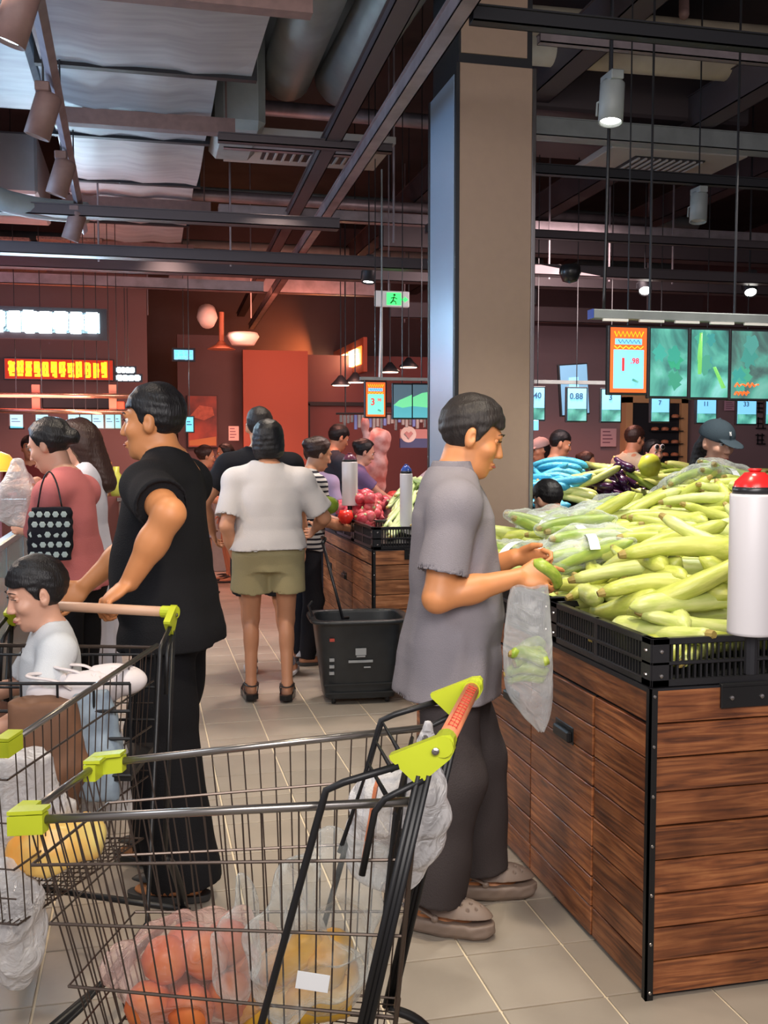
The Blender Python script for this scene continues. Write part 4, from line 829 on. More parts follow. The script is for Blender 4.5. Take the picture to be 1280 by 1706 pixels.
# second set of screens over the radish table
YS2 = 7.3
c, w, h = rect(610, 637, 642, 694, YS2); price_screen(c, w, h, '3', '.98', 'orange and mint price screen reading 3.98 over the radishes', (e_te, None))
for j, (x0, x1) in enumerate(((656, 686), (688, 718))):
    c, w, h = rect(x0, 641, x1, 696, YS2); o = tag(empty('picture_screen', tuple(c)), ('screen with half a pale green marrow beside the 3.98 price', 'screen with green marrow partly hidden by the column')[j], 'screen'); bezel(o, w, h); hang(o, h/2)
    MB().box((-w/2, -.003, -h/2), (w/2, 0, h/2)).build('panel', mat('screen_slate', (.05, .08, .1), .4, emit=(.06, .10, .13), es=1), o)
    MB().box((-w/2, -.004, -h/2), (w/2, -.003, -h*.1)).build('panel_glow', mat('screen_aqua', (.05, .2, .25), .4, emit=(.08, .34, .38), es=1), o)
    MB().prism([(-w/2, -.12*h), (-w*.2, .03*h), (w/2, .12*h+.08*h*(1-j)), (w/2, -.15*h), (0, -.2*h)] if j == 0 else [(-w/2, .12*h), (0, .25*h), (w/2, .3*h), (w/2, -.2*h), (-w/2, -.15*h)], -.008, -.004).build('marrow_picture', mat('marrow_glow', (.1, .4, .2), .4, emit=(.13, .52, .24), es=1), o)
c, w, h = rect(600, 629, 720, 634, YS2); o = tag(MB().box((-w/2, -.02, -h/2), (w/2, .02, h/2)).tube([(-w*.2, 0, 0), (-w*.2, 0, 1.5)], .006, 5).build('screen_bar', M['pipe']), 'slim grey bar holding screens over the radish table', 'bar'); o.location = c
# row of small price screens
for j, (x0, x1, y0, y1, t, lab) in enumerate(((886, 907, 646, 699, '40', 'small price screen cut by the column edge'), (946, 977, 647, 701, '0.88', 'small price screen reading 0.88'), (1003, 1034, 649, 702, '3', 'small price screen reading 3 beside the orange screen'), (1086, 1115, 661, 702, '7', 'small price screen reading 7 over the dark food poster'), (1162, 1193, 663, 704, '11', 'small price screen reading 11 by the mauve wall'), (1229, 1260, 663, 706, '33', 'small price screen reading 33'), (1277, 1305, 664, 706, '5', 'small price screen at the edge of the photo'))):
    c, w, h = rect(x0, y0, x1, y1, 7.6); price_screen(c, w, h, t, '', lab, fancy=False, group='small price screens hung in a row')
c, w, h = rect(885, 634, 1015, 640, 7.65); o = tag(MB().box((-w/2, -.02, -h/2), (w/2+3, .02, h/2)).build('screen_bar', M['pipe']), 'grey bar carrying the row of small price screens', 'bar'); o.location = c
c, w, h = rect(886, 700, 897, 717, 7.5); o = tag(MB().box((-w/2, -.01, -h/2), (w/2, .01, h/2), bev=.003).build('price_card', e_bl), 'tiny blue glowing card under the cut-off price screen', 'sign'); o.location = c
c, w, h = rect(930, 608, 985, 690, 8.6); o = tag(empty('tilted_screen', tuple(c)), 'tilted pale blue screen behind the small price row', 'screen'); o.rotation_euler = (0, math.radians(-5), math.radians(18)); bezel(o, w, h)
MB().box((-w/2, -.003, -h/2), (w/2, 0, h/2)).build('panel', mat('screen_pale', (.1, .2, .3), .4, emit=(.13, .26, .38), es=1), o); MB().box((-w*.2, -.006, h*.05), (w*.15, -.003, h*.25)).build('picture', e_bl, o)
# far left row of blue price screens
for j, (x0, x1) in enumerate(((17, 38), (60, 80), (114, 132), (134, 152), (154, 172), (176, 190), (192, 201), (310, 322))):
    c, w, h = rect(x0, 691 if j < 7 else 695, x1, 713 if j != 7 else 719, 9.6)
    o = tag(empty('price_screen', tuple(c)), 'small cyan price screen hanging above the far food counter', 'screen', 'cyan price screens over the far counter'); bezel(o, w, h, .02); hang(o, h/2)
    MB().box((-w/2, -.003, -h/2), (w/2, 0, h/2)).build('panel', mat('screen_cyan', (.1, .4, .5), .4, emit=(.12, .52, .66), es=1) if j == 0 else bpy.data.materials['screen_cyan'], o)
    MB().box((-w*.4, -.005, -h*.05), (w*.3, -.003, h*.02)).box((-w*.4, -.005, h*.15), (w*.1, -.003, h*.22)).build('lines', e_dk, o)
# glyph-like lit lettering
def glyphs(o, x0, x1, z0, z1, n, m, th, seed, y=-.02):
    g = np.random.default_rng(seed); w = (x1-x0)/n
    for i in range(n):
        b = MB(); cx0, cx1 = x0+i*w+w*.07, x0+(i+1)*w-w*.07; H_ = z1-z0
        for k in range(3): zz = z0+H_*(.12+.36*k)+g.uniform(-.04, .04)*H_; a = cx0+g.uniform(0, .2)*w; c_ = cx1-g.uniform(0, .2)*w; b.box((a, y-th, zz-th), (c_, y, zz+th))
        for k in range(2): xx = cx0+(cx1-cx0)*(.25+.45*k)+g.uniform(-.06, .06)*w; b.box((xx-th, y-th, z0+g.uniform(0, .3)*H_), (xx+th, y, z1-g.uniform(0, .15)*H_))
        b.build('sign_character', m, o)
c, w, h = rect(-70, 519, 166, 552, 9.0); o = tag(empty('lit_sign', tuple(c)), 'bright white illuminated stall sign above the food counters', 'sign')
MB().box((-w/2-.03, 0, -h/2-.06), (w/2+.06, .06, h/2+.04)).build('backing', M['dark'], o); wl = mat('sign_white', (.9, .95, 1), .4, emit=(.72, .92, 1), es=9); glyphs(o, -w/2, w/2, -h/2, h/2, 9, wl, .030, 3, 0); 
MB().box((-w/2, .0, -h/2-.005), (w/2, .012, h/2+.0)).build('light_panel', mat('sign_glow', (.6, .8, .9), .4, emit=(.50, .80, .95), es=3.0), o)
lamp('AREA', (c[0]+.0, c[1]-.12, c[2]), 22, (.5, .8, 1), 1.2, (c[0], c[1]-2, c[2]-.6), sy=.2)
c, w, h = rect(8, 599, 188, 632, 12.53); o = tag(empty('led_banner', tuple(c)), 'red and amber dot-matrix LED banner on the far wall', 'sign'); bezel(o, w, h, .06)
MB().box((-w/2, -.003, -h/2), (w/2, 0, h/2)).build('panel', mat('led_back', (.1, .01, .0), .5, emit=(.45, .02, .004), es=1.0), o); glyphs(o, -w/2+.03, w/2-.05, -h*.42, h*.42, 12, mat('led_amber', (.8, .3, 0), .4, emit=(1, .26, .01), es=3.2), .016, 5, -.004)
for j, (x0, y0, x1, y1, lab) in enumerate(((194, 613, 224, 620, 'small white lit sign above its longer twin'), (194, 626, 234, 633, 'longer small white lit sign by the LED banner'), (290, 583, 322, 599, 'little blue lit sign behind the canopy'))):
    c, w, h = rect(x0, y0, x1, y1, 10.5); o = tag(empty('lit_sign', tuple(c)), lab, 'sign'); hang(o, h/2); MB().box((-w/2-.02, 0, -h/2-.02), (w/2+.02, .04, h/2+.02)).build('backing', M['dark'], o); glyphs(o, -w/2, w/2, -h/2, h/2, 4, wl if j < 2 else e_bl, .012, j, 0)
    MB().box((-w/2, -.002, -h/2), (w/2, 0, h/2)).build('light_panel', e_bl if j == 2 else bpy.data.materials['sign_glow'], o)
# orange lit sign on a side board running away
XS = 2.75
ya = pl(532, 620, 0, XS)[1]; yb = pl(603, 596, 0, XS)[1]; za = (pl(532, 608, 0, XS)[2]+pl(532, 635, 0, XS)[2])/2; hh = pl(567, 596, 0, XS)[2]-pl(567, 624, 0, XS)[2]
o = tag(empty('lit_sign', (XS, (ya+yb)/2, za), math.radians(-90)), 'glowing orange and white sign on the meat stall side board', 'sign'); L_ = abs(yb-ya)
MB().box((-L_/2-.1, .0, -hh/2-.1), (L_/2+.1, .05, hh/2+.1)).build('backing', M['wallr'], o); MB().box((-L_/2, -.01, -hh/2), (L_/2, 0, hh/2)).build('light_panel', mat('sign_orange', (1, .3, .05), .4, emit=(1, .16, .02), es=2.2), o)
glyphs(o, -L_/2+.02, L_/2-.02, -hh/2+.02, hh/2-.02, 4, mat('sign_warm', (1, .9, .7), .4, emit=(1, .80, .55), es=4), .035, 9, -.01)
lamp('AREA', (XS-.25, (ya+yb)/2, za), 26, (1, .25, .06), .5, (XS-2, (ya+yb)/2, za-.4), sy=.9)
# lamps and hanging utensils at the meat stalls
for j, (px, py) in enumerate(((568, 642), (592, 637), (650, 620), (681, 612))):
    p = pl(px, py, 1, 10.2); o = tag(empty('pendant_lamp', tuple(p)), 'small disc pendant lamp over the meat stalls', 'lamp', 'disc pendant lamps over the meat stalls')
    MB().lathe([(.02, .10), (.06, .05), (.10, .012), (.10, 0)], 16).build('shade', M['dark'], o, True); MB().lathe([(0, -.004), (.085, -.004), (.085, 0)], 16).build('lens', mat('pendant_lens', (1, .8, .7), .4, emit=(1, .62, .45), es=6) if j == 0 else bpy.data.materials['pendant_lens'], o); MB().tube([(0, 0, .1), (0, 0, 4.7-p[2])], .006, 5).build('cord', M['dark'], o)
p = pl(560, 689, 1, 10.5); q = pl(712, 689, 1, 10.5); rk = tag(empty('hanging_rack', tuple(p)), 'dark rail hung with bags and utensils over the meat stall', 'rack')
MB().tube([(0, 0, 0), q-p], .012, 6).tube([(.1, 0, 0), (.1, 0, 4.7-p[2])], .008, 5).build('rail', M['dark'], rk)
for j in range(24):
    x = .05+j*(q-p)[0]/25; hh_ = random.uniform(.08, .2); 
    MB().box((x-.016, -.01, -hh_), (x+.016, .01, -.012), bev=.004).build('hanging_item', (mat('bag_blue', (.10, .16, .4), .5), M['steel'], M['pipe'])[min(2, (j*7) % 4)] if j > 2 else M['steel'], rk)
# poster, fridge poster, wall papers
c, w, h = rect(314, 660, 361, 744, 13.24); o = tag(empty('wall_poster', tuple(c)), 'framed red and dark meat picture on the far wall', 'poster'); bezel(o, w, h, .04, M['wallb'])
MB().box((-w/2, -.004, -h/2), (w/2, 0, h/2)).build('print', mat('meat_print', (.42, .07, .04), .5, col2=(.03, .012, .02), ns=2.6), o)
MB().prism([(-w*.45, h*.1), (-w*.1, h*.32), (w*.35, h*.28), (w*.42, h*.12), (w*.05, h*.02)], -.008, -.004).build('cut_print', mat('cut_print', (.55, .14, .08), .5, noise=.3), o); MB().prism([(-w*.48, -h*.48), (w*.48, -h*.48), (w*.48, -h*.3), (-w*.48, -h*.38)], -.008, -.004).build('board_print', mat('board_print', (.5, .2, .06), .5), o)
c, w, h = rect(1042, 662, 1140, 800, 11.4); o = tag(empty('shelf_cabinet', tuple(c)), 'tan framed dark display cabinet with packed meat trays', 'cabinet')
MB().box((-w/2, 0, -h/2), (w/2, .1, h/2)).build('back', M['dark'], o); tanw = mat('tan_frame', (.62, .33, .15), .5)
MB().box((-w/2-.02, -.05, -h/2), (-w/2+.07, .1, h/2)).build('frame_post', tanw, o); MB().box((w/2-.07, -.05, -h/2), (w/2+.02, .1, h/2)).build('frame_post', tanw, o); MB().box((-w/2-.02, -.05, h/2-.07), (w/2+.02, .1, h/2+.02)).build('frame_top', tanw, o)
for r_ in range(5):
    MB().box((-w*.1, -.10, -h/2+.13+r_*.155), (w*.42, 0, -h/2+.14+r_*.155)).build('shelf', M['dark'], o)
    for q_ in range(3): 
        x = -w*.04+q_*w*.17; MB().lathe([(.045, 0), (.05, .02), (.035, .04), (0, .045)], 10, (x, -.06, -h/2+.14+r_*.155)).build('meat_tray', mat('meat_tray', (.7, .25, .12), .5, noise=.4, ns=30) if r_+q_ == 0 else bpy.data.materials['meat_tray'], o, True)
MB().box((-w*.05, -.01, h*.28), (w*.2, 0, h*.38)).build('heading', M['paper'], o)
for j, (x0, y0, x1, y1, t) in enumerate(((1001, 714, 1027, 744, 'pink notice paper on the mauve wall'), (1207, 668, 1228, 684, 'pale double notice on the mauve wall'), (381, 710, 398, 734, 'white notice paper beside the red partition'))):
    c, w, h = rect(x0, y0, x1, y1, 11.45 if j < 2 else 12.95); o = tag(empty('wall_notice', tuple(c)), t, 'notice'); MB().box((-w/2, -.004, -h/2), (w/2, 0, h/2)).build('sheet', mat('notice_paper', ((.6, .38, .40), (.55, .3, .38), (.6, .45, .42))[j], .6), o)
    b = MB()
    for k in range(4): b.box((-w*.38, -.006, h*(.3-.2*k)), (w*(.1+.08*(k % 3)), -.004, h*(.36-.2*k)))
    b.build('text_lines', mat('notice_ink', (.2, .08, .12), .6), o)
# wall lettering strip near the photo edge
p = pl(1268, 700, 1, 11.45); o = tag(empty('wall_lettering', tuple(p)), 'dark vertical lettering on the mauve wall', 'lettering')
for k in range(4): glyphs(o, -.09, .09, .28-.2*k, .44-.2*k, 1, M['dark'], .008, 20+k, 0)
# meat stall counters far behind
for j, (x0, x1, y0, y1, z) in enumerate(((2.3, 6.6, 9.95, 10.5, .95), (-3.4, -.6, 9.0, 9.8, 1.05), (-.3, 1.0, 12.2, 12.7, .9))):
    o = tag(empty('stall_counter', ((x0+x1)/2, (y0+y1)/2, 0)), ['meat stall counter behind the radish table', 'long food counter at the back below the white sign', 'low counter by the far dark wall'][j], 'counter'); w, d = (x1-x0)/2, (y1-y0)/2
    MB().box((-w, -d, 0), (w, d, z-.05), bev=.01).build('body', (M['steelb'], mat('stall_front', (.30, .12, .10), .5), M['pipe'])[j], o); MB().box((-w-.02, -d-.02, z-.05), (w+.02, d+.02, z), bev=.005).build('top', M['steel'], o)
    g = np.random.default_rng(j)
    for k in range(14 if j < 2 else 4):
        xx = g.uniform(-w*.92, w*.92); s_ = g.uniform(.05, .11); tag_o = MB().lathe([(s_*.9, 0), (s_, s_*.3), (s_*.6, s_*.7), (0, s_*.8)], 10).build('meat_cut' if j == 0 else 'food_tray', mat('meat', (.6, .10, .10), .4, noise=.4, ns=20) if k == 0 else bpy.data.materials['meat' if j == 0 else 'meat'], None, True)
        tag_o.location = ((x0+x1)/2+xx, (y0+y1)/2+g.uniform(-d*.7, d*.5), z); tag(tag_o, ['red cut of meat lying on the meat stall counter', 'heaped food portion on the back counter', 'small item on the low far counter'][j], ['meat', 'food', 'food'][j], ['meat cuts on the stall counter', 'food portions on the back counter', 'items on the low far counter'][j])
# hanging carcass
p = pl(622, 765, 1, 9.4); Q = Fld(p-np.array((.3, .25, .5)), p+np.array((.3, .25, .45)), .02)
Q.ell(p+np.array((0, 0, -.1)), (.14, .10, .30), None, .02); Q.ell(p+np.array((.05, 0, .16)), (.12, .09, .14), None, .05); Q.cone(p+np.array((-.07, 0, .1)), p+np.array((-.08, 0, .36)), .05, .03, .03); Q.noise(.012, 22, (1, 1, 1), 4)
tag(Q.build('hanging_meat', mat('carcass', (.60, .36, .33), .5, col2=(.42, .12, .10), ns=9)), 'hanging side of pale red meat on the stall', 'meat')
c, w, h = rect(667, 715, 712, 746, 11.0); o = tag(empty('stall_board', tuple(c)), 'pink and blue stall board with a round emblem', 'sign'); MB().box((-w/2, 0, -h*.0), (w/2, .04, h/2)).build('upper_band', mat('band_pink', (.5, .25, .24), .5), o); MB().box((-w/2, 0, -h/2), (w/2, .04, 0)).build('lower_band', mat('band_blue', (.06, .09, .22), .5), o)
MB().lathe([(0, -.01), (.09, -.01), (.09, 0)], 20, (-w*.2, -.005, h*.22), rotm('x', 90)).build('emblem', M['paper'], o); MB().prism([(0, -.05), (.05, .01), (.025, .035), (0, .015), (-.025, .035), (-.05, .01)], -.02, -.014).build('emblem_heart', mat('heart', (.55, .3, .3), .5), o).location = (-w*.2, 0, h*.22)
# copper lamp tubes over the back counter
for j, (y0, y1) in enumerate(((658, 660), (683, 687))):
    p = pl(8, y0, 1, 9.2); q = pl(222, y1, 1, 9.2); tag(MB().tube([p-np.array((.6, 0, 0)), q], .022, 10).build('copper_rail', mat('copper', (.75, .36, .25), .25, .9), None, True), ('upper copper rail over the back counter', 'lower copper rail over the back counter')[j], 'rail')
for j, px in enumerate((60, 188)):
    p = pl(px, 641, 1, 9.25); q = pl(px, 690, 1, 9.25); tag(MB().box(q-np.array((.03, .02, 0)), p+np.array((.03, .02, 0))).build('stall_post', mat('salmon_post', (.45, .16, .10), .5)), ('salmon post under the LED banner', 'salmon post right of the LED banner end')[j], 'post')
c, w, h = rect(70, 662, 190, 681, 10.4); tag(MB().box(c-np.array((w/2, 0, h/2)), c+np.array((w/2, .5, h/2)), bev=.01).build('hood', M['dark']), 'dark extractor hood between the copper rails', 'hood')
c, w, h = rect(195, 669, 207, 681, 9.4); tag(MB().box(c-np.array((w/2, 0, h/2)), c+np.array((w/2, .1, h/2)), bev=.004).build('red_box', mat('red_glow', (.8, .05, .02), .4, emit=(1, .06, .02), es=1.5)), 'small glowing red box under the copper rail', 'box')
struct(MB().box((-1.75, 7.7, 0), (-1.05, 8.1, 4.7), bev=.01).build('pillar_pink', mat('pink_panel', (.42, .20, .30), .5)))
struct(MB().box((-3.5, 12.6, 0), (.05, 12.9, 3.7)).build('partition_back', mat('partition_paint', (.16, .10, .10), .6)))
c, w, h = rect(58, 716, 76, 740, 12.5)
# ---------------------------------------------------------------- display stands
def make_stand(name, label, x0, y0, x1, y1, h, doors, wm, bracket=None):
    o = tag(empty(name, (x0, y0, 0)), label, 'display stand'); w, d = x1-x0, y1-y0
    MB().box((.014, .014, 0), (w, d, h-.01)).build('carcass', M['dark'], o)
    n = 9; ph = (h-.012)/n
    for i in range(n):   # front face
        g = .0022; L_ = w
        MB().box((.012, -.002-random.random()*.0025, .01+i*ph+g), (L_, .014, .01+(i+1)*ph-g), bev=.002).build('plank', M[wm], o)
    ap = ph*1.0
    MB().box((-.002, .012, h-ap), (.014, d, h-.002), bev=.002).build('plank', M[wm], o)
    ys = [0.012]+[y-y0 for y in doors]+[d]
    for k in range(len(ys)-1):
        a, b = ys[k]+.003, ys[k+1]-.003
        par = o; off = -.001
        if k > 0 and b-a < .6:
            par = MB().box((.004, a, .015), (.012, b, h-ap-.006)).build('door', M['dark'], o); off = -.004
            hy = a+(b-a)*.42; MB().box((-.022, hy-.06, h-.285), (-.004, hy+.06, h-.250), bev=.005).box((-.008, hy-.07, h-.290), (-.003, hy+.07, h-.235), bev=.002).build('handle', M['black'], par)
        m = 8; pq = (h-ap-.02)/m
        for i in range(m): MB().box((off-random.random()*.002, a, .012+i*pq+.002), (.012, b, .012+(i+1)*pq-.002), bev=.002).build('plank', M[wm], par)
    # iron corner strip with studs
    MB().box((-.006, -.008, 0), (.016, -.002, h)).box((-.006, -.008, 0), (-.001, .014, h)).build('corner_iron', M['black'], o)
    st = MB().lathe([(0, -.003), (.004, -.002), (.005, 0)], 8, (0, 0, 0), rotm('x', 90)).mesh('stud')
    for i in range(7): s_ = link('stud', st, M['steel'] if i == 0 else None, o, False); s_.location = (.007, -.008, .02+i*(h-.04)/6); s_.rotation_euler.x = math.pi
    MB().box((-.004, -.004, h-.012), (w, d, h)).build('top_board', M['dark'], o)
    if bracket:
        b = MB().box((bracket, -.012, h-.062), (bracket+.15, -.002, h-.004), bev=.002).box((bracket, -.012, h-.006), (bracket+.15, .05, h+.004), bev=.002).build('bracket', M['black'], o)
        for xx in (.03, .12): MB().lathe([(.007, 0), (.006, .004), (0, .005)], 8, (bracket+xx, -.012, h-.034), rotm('x', 90)).build('screw', M['steel'], b)
    return o
make_stand('produce_stand', 'plank-clad produce stand heaped with pale green gourds', SX, SY, 4.3, 4.78, .845, [2.76, 3.257, 3.69, 4.14, 4.58], 'wood', .20)
make_stand('produce_stand', 'plank-clad produce stand carrying radishes and long green marrows', 1.365, 6.12, 2.32, 7.9, .845, [6.75, 7.35], 'wood2', .20)
make_stand('produce_stand', 'produce stand behind with eggplants and blue netted gourds', 2.40, 6.75, 5.4, 7.9, .845, [7.3], 'wood2')
def make_crate(x, y, z, w, d, h, label, div=None):
    o = tag(empty('plastic_crate', (x, y, z)), label, 'crate'); t = .012
    MB().box((0, 0, 0), (w, d, .008)).build('bottom', M['plast'], o)
    def side(a, b, nrm):
        a = np.array(a, float); b = np.array(b, float); d_ = b-a; L_ = np.linalg.norm(d_); u = d_/L_; n_ = np.array(nrm, float); R = np.stack([u, n_, (0, 0, 1)], 1); q = MB()
        for z0, z1, th in ((0, .020, .012), (h*.44, h*.52, .010), (h-.018, h, .018)): q.box((0, -.004, z0), (L_, th, z1), R, a, bev=.002)
        for e in (0, L_-.05): q.box((e, -.004, 0), (e+.05, .012, h), R, a, bev=.002)
        if L_ > .5: q.box((L_*.5-.012, -.003, 0), (L_*.5+.012, .012, h), R, a)
        q.build('side_frame', M['plast'], o)
        q = MB(); n = int((L_-.1)/.017)
        for i in range(n): xx = .05+(i+.5)*(L_-.1)/n; q.box((xx-.0028, 0, .018), (xx+.0028, .009, h-.015), R, a)
        q.build('slats', M['plast'], o, kind='stuff')
        for e in (.025, L_-.025):
            for zz in (.03, h-.035): MB().lathe([(0, .006), (.005, .004), (.006, 0)], 8, tuple(a+u*e+n_*-.004+np.array((0, 0, zz))), np.stack([u, np.cross(-n_, u), -n_], 1)).build('rivet', M['steel'], o)
    side((0, 0, 0), (w, 0, 0), (0, 1, 0)); side((0, d, 0), (0, 0, 0), (1, 0, 0)); side((w, 0, 0), (w, d, 0), (-1, 0, 0)); side((w, d, 0), (0, d, 0), (0, -1, 0))
    return o
make_crate(SX+.004, SY+.006, .847, .58, .68, .13, 'black slotted crate on the near corner of the gourd stand')
make_crate(SX+.59, SY+.006, .847, .58, .68, .13, 'black slotted crate beside the corner crate')
make_crate(SX+.004, SY+.70, .847, .58, .68, .14, 'black slotted crate behind the plastic bag the man holds')
make_crate(SX+.004, SY+1.40, .847, .58, .68, .16, 'black slotted crate at the far end of the gourd stand')
make_crate(1.369, 6.125, .847, .58, .62, .14, 'black crate of long green marrows on the second stand')
make_crate(1.369, 6.76, .847, .58, .62, .14, 'black crate of radishes on the second stand')
def riser(name, label, x0, x1, y0, y1, za, zb, z=.85):
    tag(MB().hexa([(x0, y0, z), (x1, y0, z), (x1, y1, z), (x0, y1, z)], [(x0, y0, za), (x1, y0, za), (x1, y1, zb), (x0, y1, zb)]).build(name, M['plast']), label, 'riser')
riser('display_riser', 'black sloped riser under the gourd heap', SX+.03, 4.2, SY+.04, 4.72, .862, .96)
riser('display_riser', 'black sloped riser under radishes and marrows', 1.40, 2.3, 6.16, 7.85, .88, 1.04)
riser('display_riser', 'black sloped riser under eggplants', 2.42, 5.3, 6.8, 7.85, .98, 1.24)
# ---------------------------------------------------------------- produce
def gourd_mesh(L, r, bend, twist, n=14, m=18, neck=.55, ridge=.05, seed=0):
    g = np.random.default_rng(seed); b = MB(); N = m
    pts = []; rad = []
    for i in range(N+1):
        t = i/N; x = (t-.5)*L; y = bend*(1-(2*t-1)**2)*L; z = twist*math.sin(t*math.pi*1.5)*L
        pts.append(np.array((x, y, z))); R_ = r*(neck+(1-neck)*min(1, t*1.6))*(1 if t < .85 else math.sqrt(max(.02, 1-((t-.85)/.15)**2)))*(1 if t > .04 else .75+.25*t/.04); rad.append(R_*(1+.04*g.uniform(-1, 1)))
    b.tube(pts, r, n, True, 1.0, rad)
    if ridge:
        V = np.array(b.v); 
        for i in range(N+1):
            for k in range(n):
                j = i*n+k; V[j] = pts[i]+(V[j]-pts[i])*(1+ridge*(1 if k % 2 else -1))
        b.v = [tuple(v) for v in V]
    return b.mesh('gourd'), pts[0], unit(pts[0]-pts[1]), rad[0], np.array(pts), np.array(rad)
def make_kind(name, m, specs, stemm='stem', stem_len=.02, big_end=False, part='stem'):
    out = []
    for s_ in specs:
        me, p0, d0, r0, P, R_ = gourd_mesh(*s_); 
        for pol in me.polygons: pol.use_smooth = True
        me.materials.append(M[m]); sm = MB().tube([p0-d0*.004, p0+d0*stem_len*.5, p0+d0*stem_len], r0, 8, True, 1, [r0*1.04, r0*.85, r0*.6]).mesh(part); sm.materials.append(M[stemm]); out.append((me, sm, P, R_))
    return out
class Heap:
    def __init__(s, x0, x1, y0, y1, zf, res=.012):
        s.x0, s.y0, s.res = x0, y0, res; s.nx, s.ny = int((x1-x0)/res)+1, int((y1-y0)/res)+1
        X, Y = np.meshgrid(x0+np.arange(s.nx)*res, y0+np.arange(s.ny)*res, indexing='ij'); s.H = zf(X, Y); s.zf = zf; s.X, s.Y = X, Y
    def h(s, x, y):
        i = np.clip(((x-s.x0)/s.res).astype(int), 0, s.nx-1); j = np.clip(((y-s.y0)/s.res).astype(int), 0, s.ny-1); return s.H[i, j]
    def drop(s, P, R_, x, y, yaw, roll=0, sink=.35, fit=True, pitch=None):
        c, n = math.cos(yaw), math.sin(yaw); Q = P.copy(); cr, sr = math.cos(roll), math.sin(roll)
        Q = np.stack([Q[:, 0], Q[:, 1]*cr-Q[:, 2]*sr, Q[:, 1]*sr+Q[:, 2]*cr], 1)
        wx, wy = x+Q[:, 0]*c-Q[:, 1]*n, y+Q[:, 0]*n+Q[:, 1]*c; hh = s.h(wx, wy)
        if fit: t = np.polyfit(Q[:, 0], hh, 1)[0]; t = max(-.5, min(.5, t))
        else: t = math.tan(pitch or 0)
        tz = Q[:, 2]+Q[:, 0]*t; need = hh-tz+R_*(1-sink*1.0); z = np.quantile(need, .72)
        az = z+tz
        for k in range(len(P)):
            i0, i1 = int((wx[k]-R_[k]-s.x0)/s.res), int((wx[k]+R_[k]-s.x0)/s.res)+2; j0, j1 = int((wy[k]-R_[k]-s.y0)/s.res), int((wy[k]+R_[k]-s.y0)/s.res)+2
            i0, j0 = max(i0, 0), max(j0, 0)
            if i1 <= i0 or j1 <= j0 or i0 >= s.nx or j0 >= s.ny: continue
            dx = s.X[i0:i1, j0:j1]-wx[k]; dy = s.Y[i0:i1, j0:j1]-wy[k]; q = R_[k]**2-dx**2-dy**2
            s.H[i0:i1, j0:j1] = np.where(q > 0, np.maximum(s.H[i0:i1, j0:j1], az[k]+np.sqrt(np.maximum(q, 0))), s.H[i0:i1, j0:j1])
        p = math.atan(t); Rm = Matrix.Rotation(yaw, 4, 'Z')@Matrix.Rotation(-p, 4, 'Y')@Matrix.Rotation(roll, 4, 'X')
        return Matrix.Translation((x, y, z))@Rm
def put(kind, name, mtx, label, cat, group, stem_name='stem'):
    o = bpy.data.objects.new(name, kind[0]); COL.objects.link(o); o.matrix_world = mtx; tag(o, label, cat, group)
    c = bpy.data.objects.new(stem_name, kind[1]); COL.objects.link(c); c.parent = o; return o
G1 = make_kind('gourd', 'gourd', [(.42, .030, .06, .02, 14, 18, .62, .035, 1), (.46, .031, .12, .0, 14, 18, .6, .035, 2), (.36, .033, .18, .03, 14, 16, .65, .035, 3), (.50, .029, .05, .04, 14, 18, .6, .035, 4)])
G2 = make_kind('gourd', 'gourd2', [(.44, .030, .10, .02, 14, 18, .6, .03, 5), (.34, .032, .05, .02, 14, 16, .7, .03, 6), (.52, .030, .03, .03, 14, 20, .6, .03, 7)])
CU = make_kind('cucumber', 'cuke', [(.30, .024, .10, .02, 12, 12, .75, .05, 8), (.26, .026, .20, .0, 12, 12, .8, .05, 9), (.33, .023, .05, .03, 12, 12, .75, .05, 10)])
def zf1(X, Y): 
    t = np.clip((Y-SY-.04)/2.2, 0, 1); e = np.clip((X-SX)/.35, 0, 1)
    return .872+(.10+.17*np.clip((X-1.75)/.9, 0, 1))*t+.03*np.sin(e*math.pi/2)+.02*np.sin(X*5+1)*t
hp1 = Heap(SX-.1, 4.4, SY-.1, 4.9, zf1); R0 = random.Random(5)
def vis1(x, y): return (x-.0) < .66*y+.12
GL = 'pale green gourd in the loose heap on the corner stand'; n_g = 0
tries = 0; pos = []
for layer in range(3):
    n = (85, 80, 75)[layer]; k = 0
    while k < n and tries < 6000:
        tries += 1; x = R0.uniform(SX+.08, 3.35); y = R0.uniform(SY+.08, 4.62)
        if not vis1(x, y): continue
        if x < 1.36+.40*(y-2.9) and y > 3.10 and layer > 0: continue      # the bagged cucumbers lie here
        if min([math.hypot(x-a, y-b) for a, b, c in pos if c == layer] or [9]) < .07: continue
        kd = (G1+G2)[R0.randrange(7)]; near = x < SX+.32 or y < SY+.30
        yaw = R0.gauss(-.30, .45)+(math.pi if R0.random() < .5 else 0)
        if x < SX+.32 and y > SY+.3: yaw = R0.gauss(-1.2, .35)
        L_ = abs(kd[2][-1][0]-kd[2][0][0])/2
        if x-abs(math.cos(yaw))*L_ < SX+.01 or y-abs(math.sin(yaw))*L_ < SY+.01:
            x = max(x, SX+.02+abs(math.cos(yaw))*L_); y = max(y, SY+.02+abs(math.sin(yaw))*L_)
        pos.append((x, y, layer)); put(kd, 'gourd', hp1.drop(kd[2], kd[3], x, y, yaw, R0.choice((0, math.pi))+R0.gauss(0, .5), sink=.5), GL, 'gourd', 'loose pale green gourds on the corner stand'); k += 1; n_g += 1
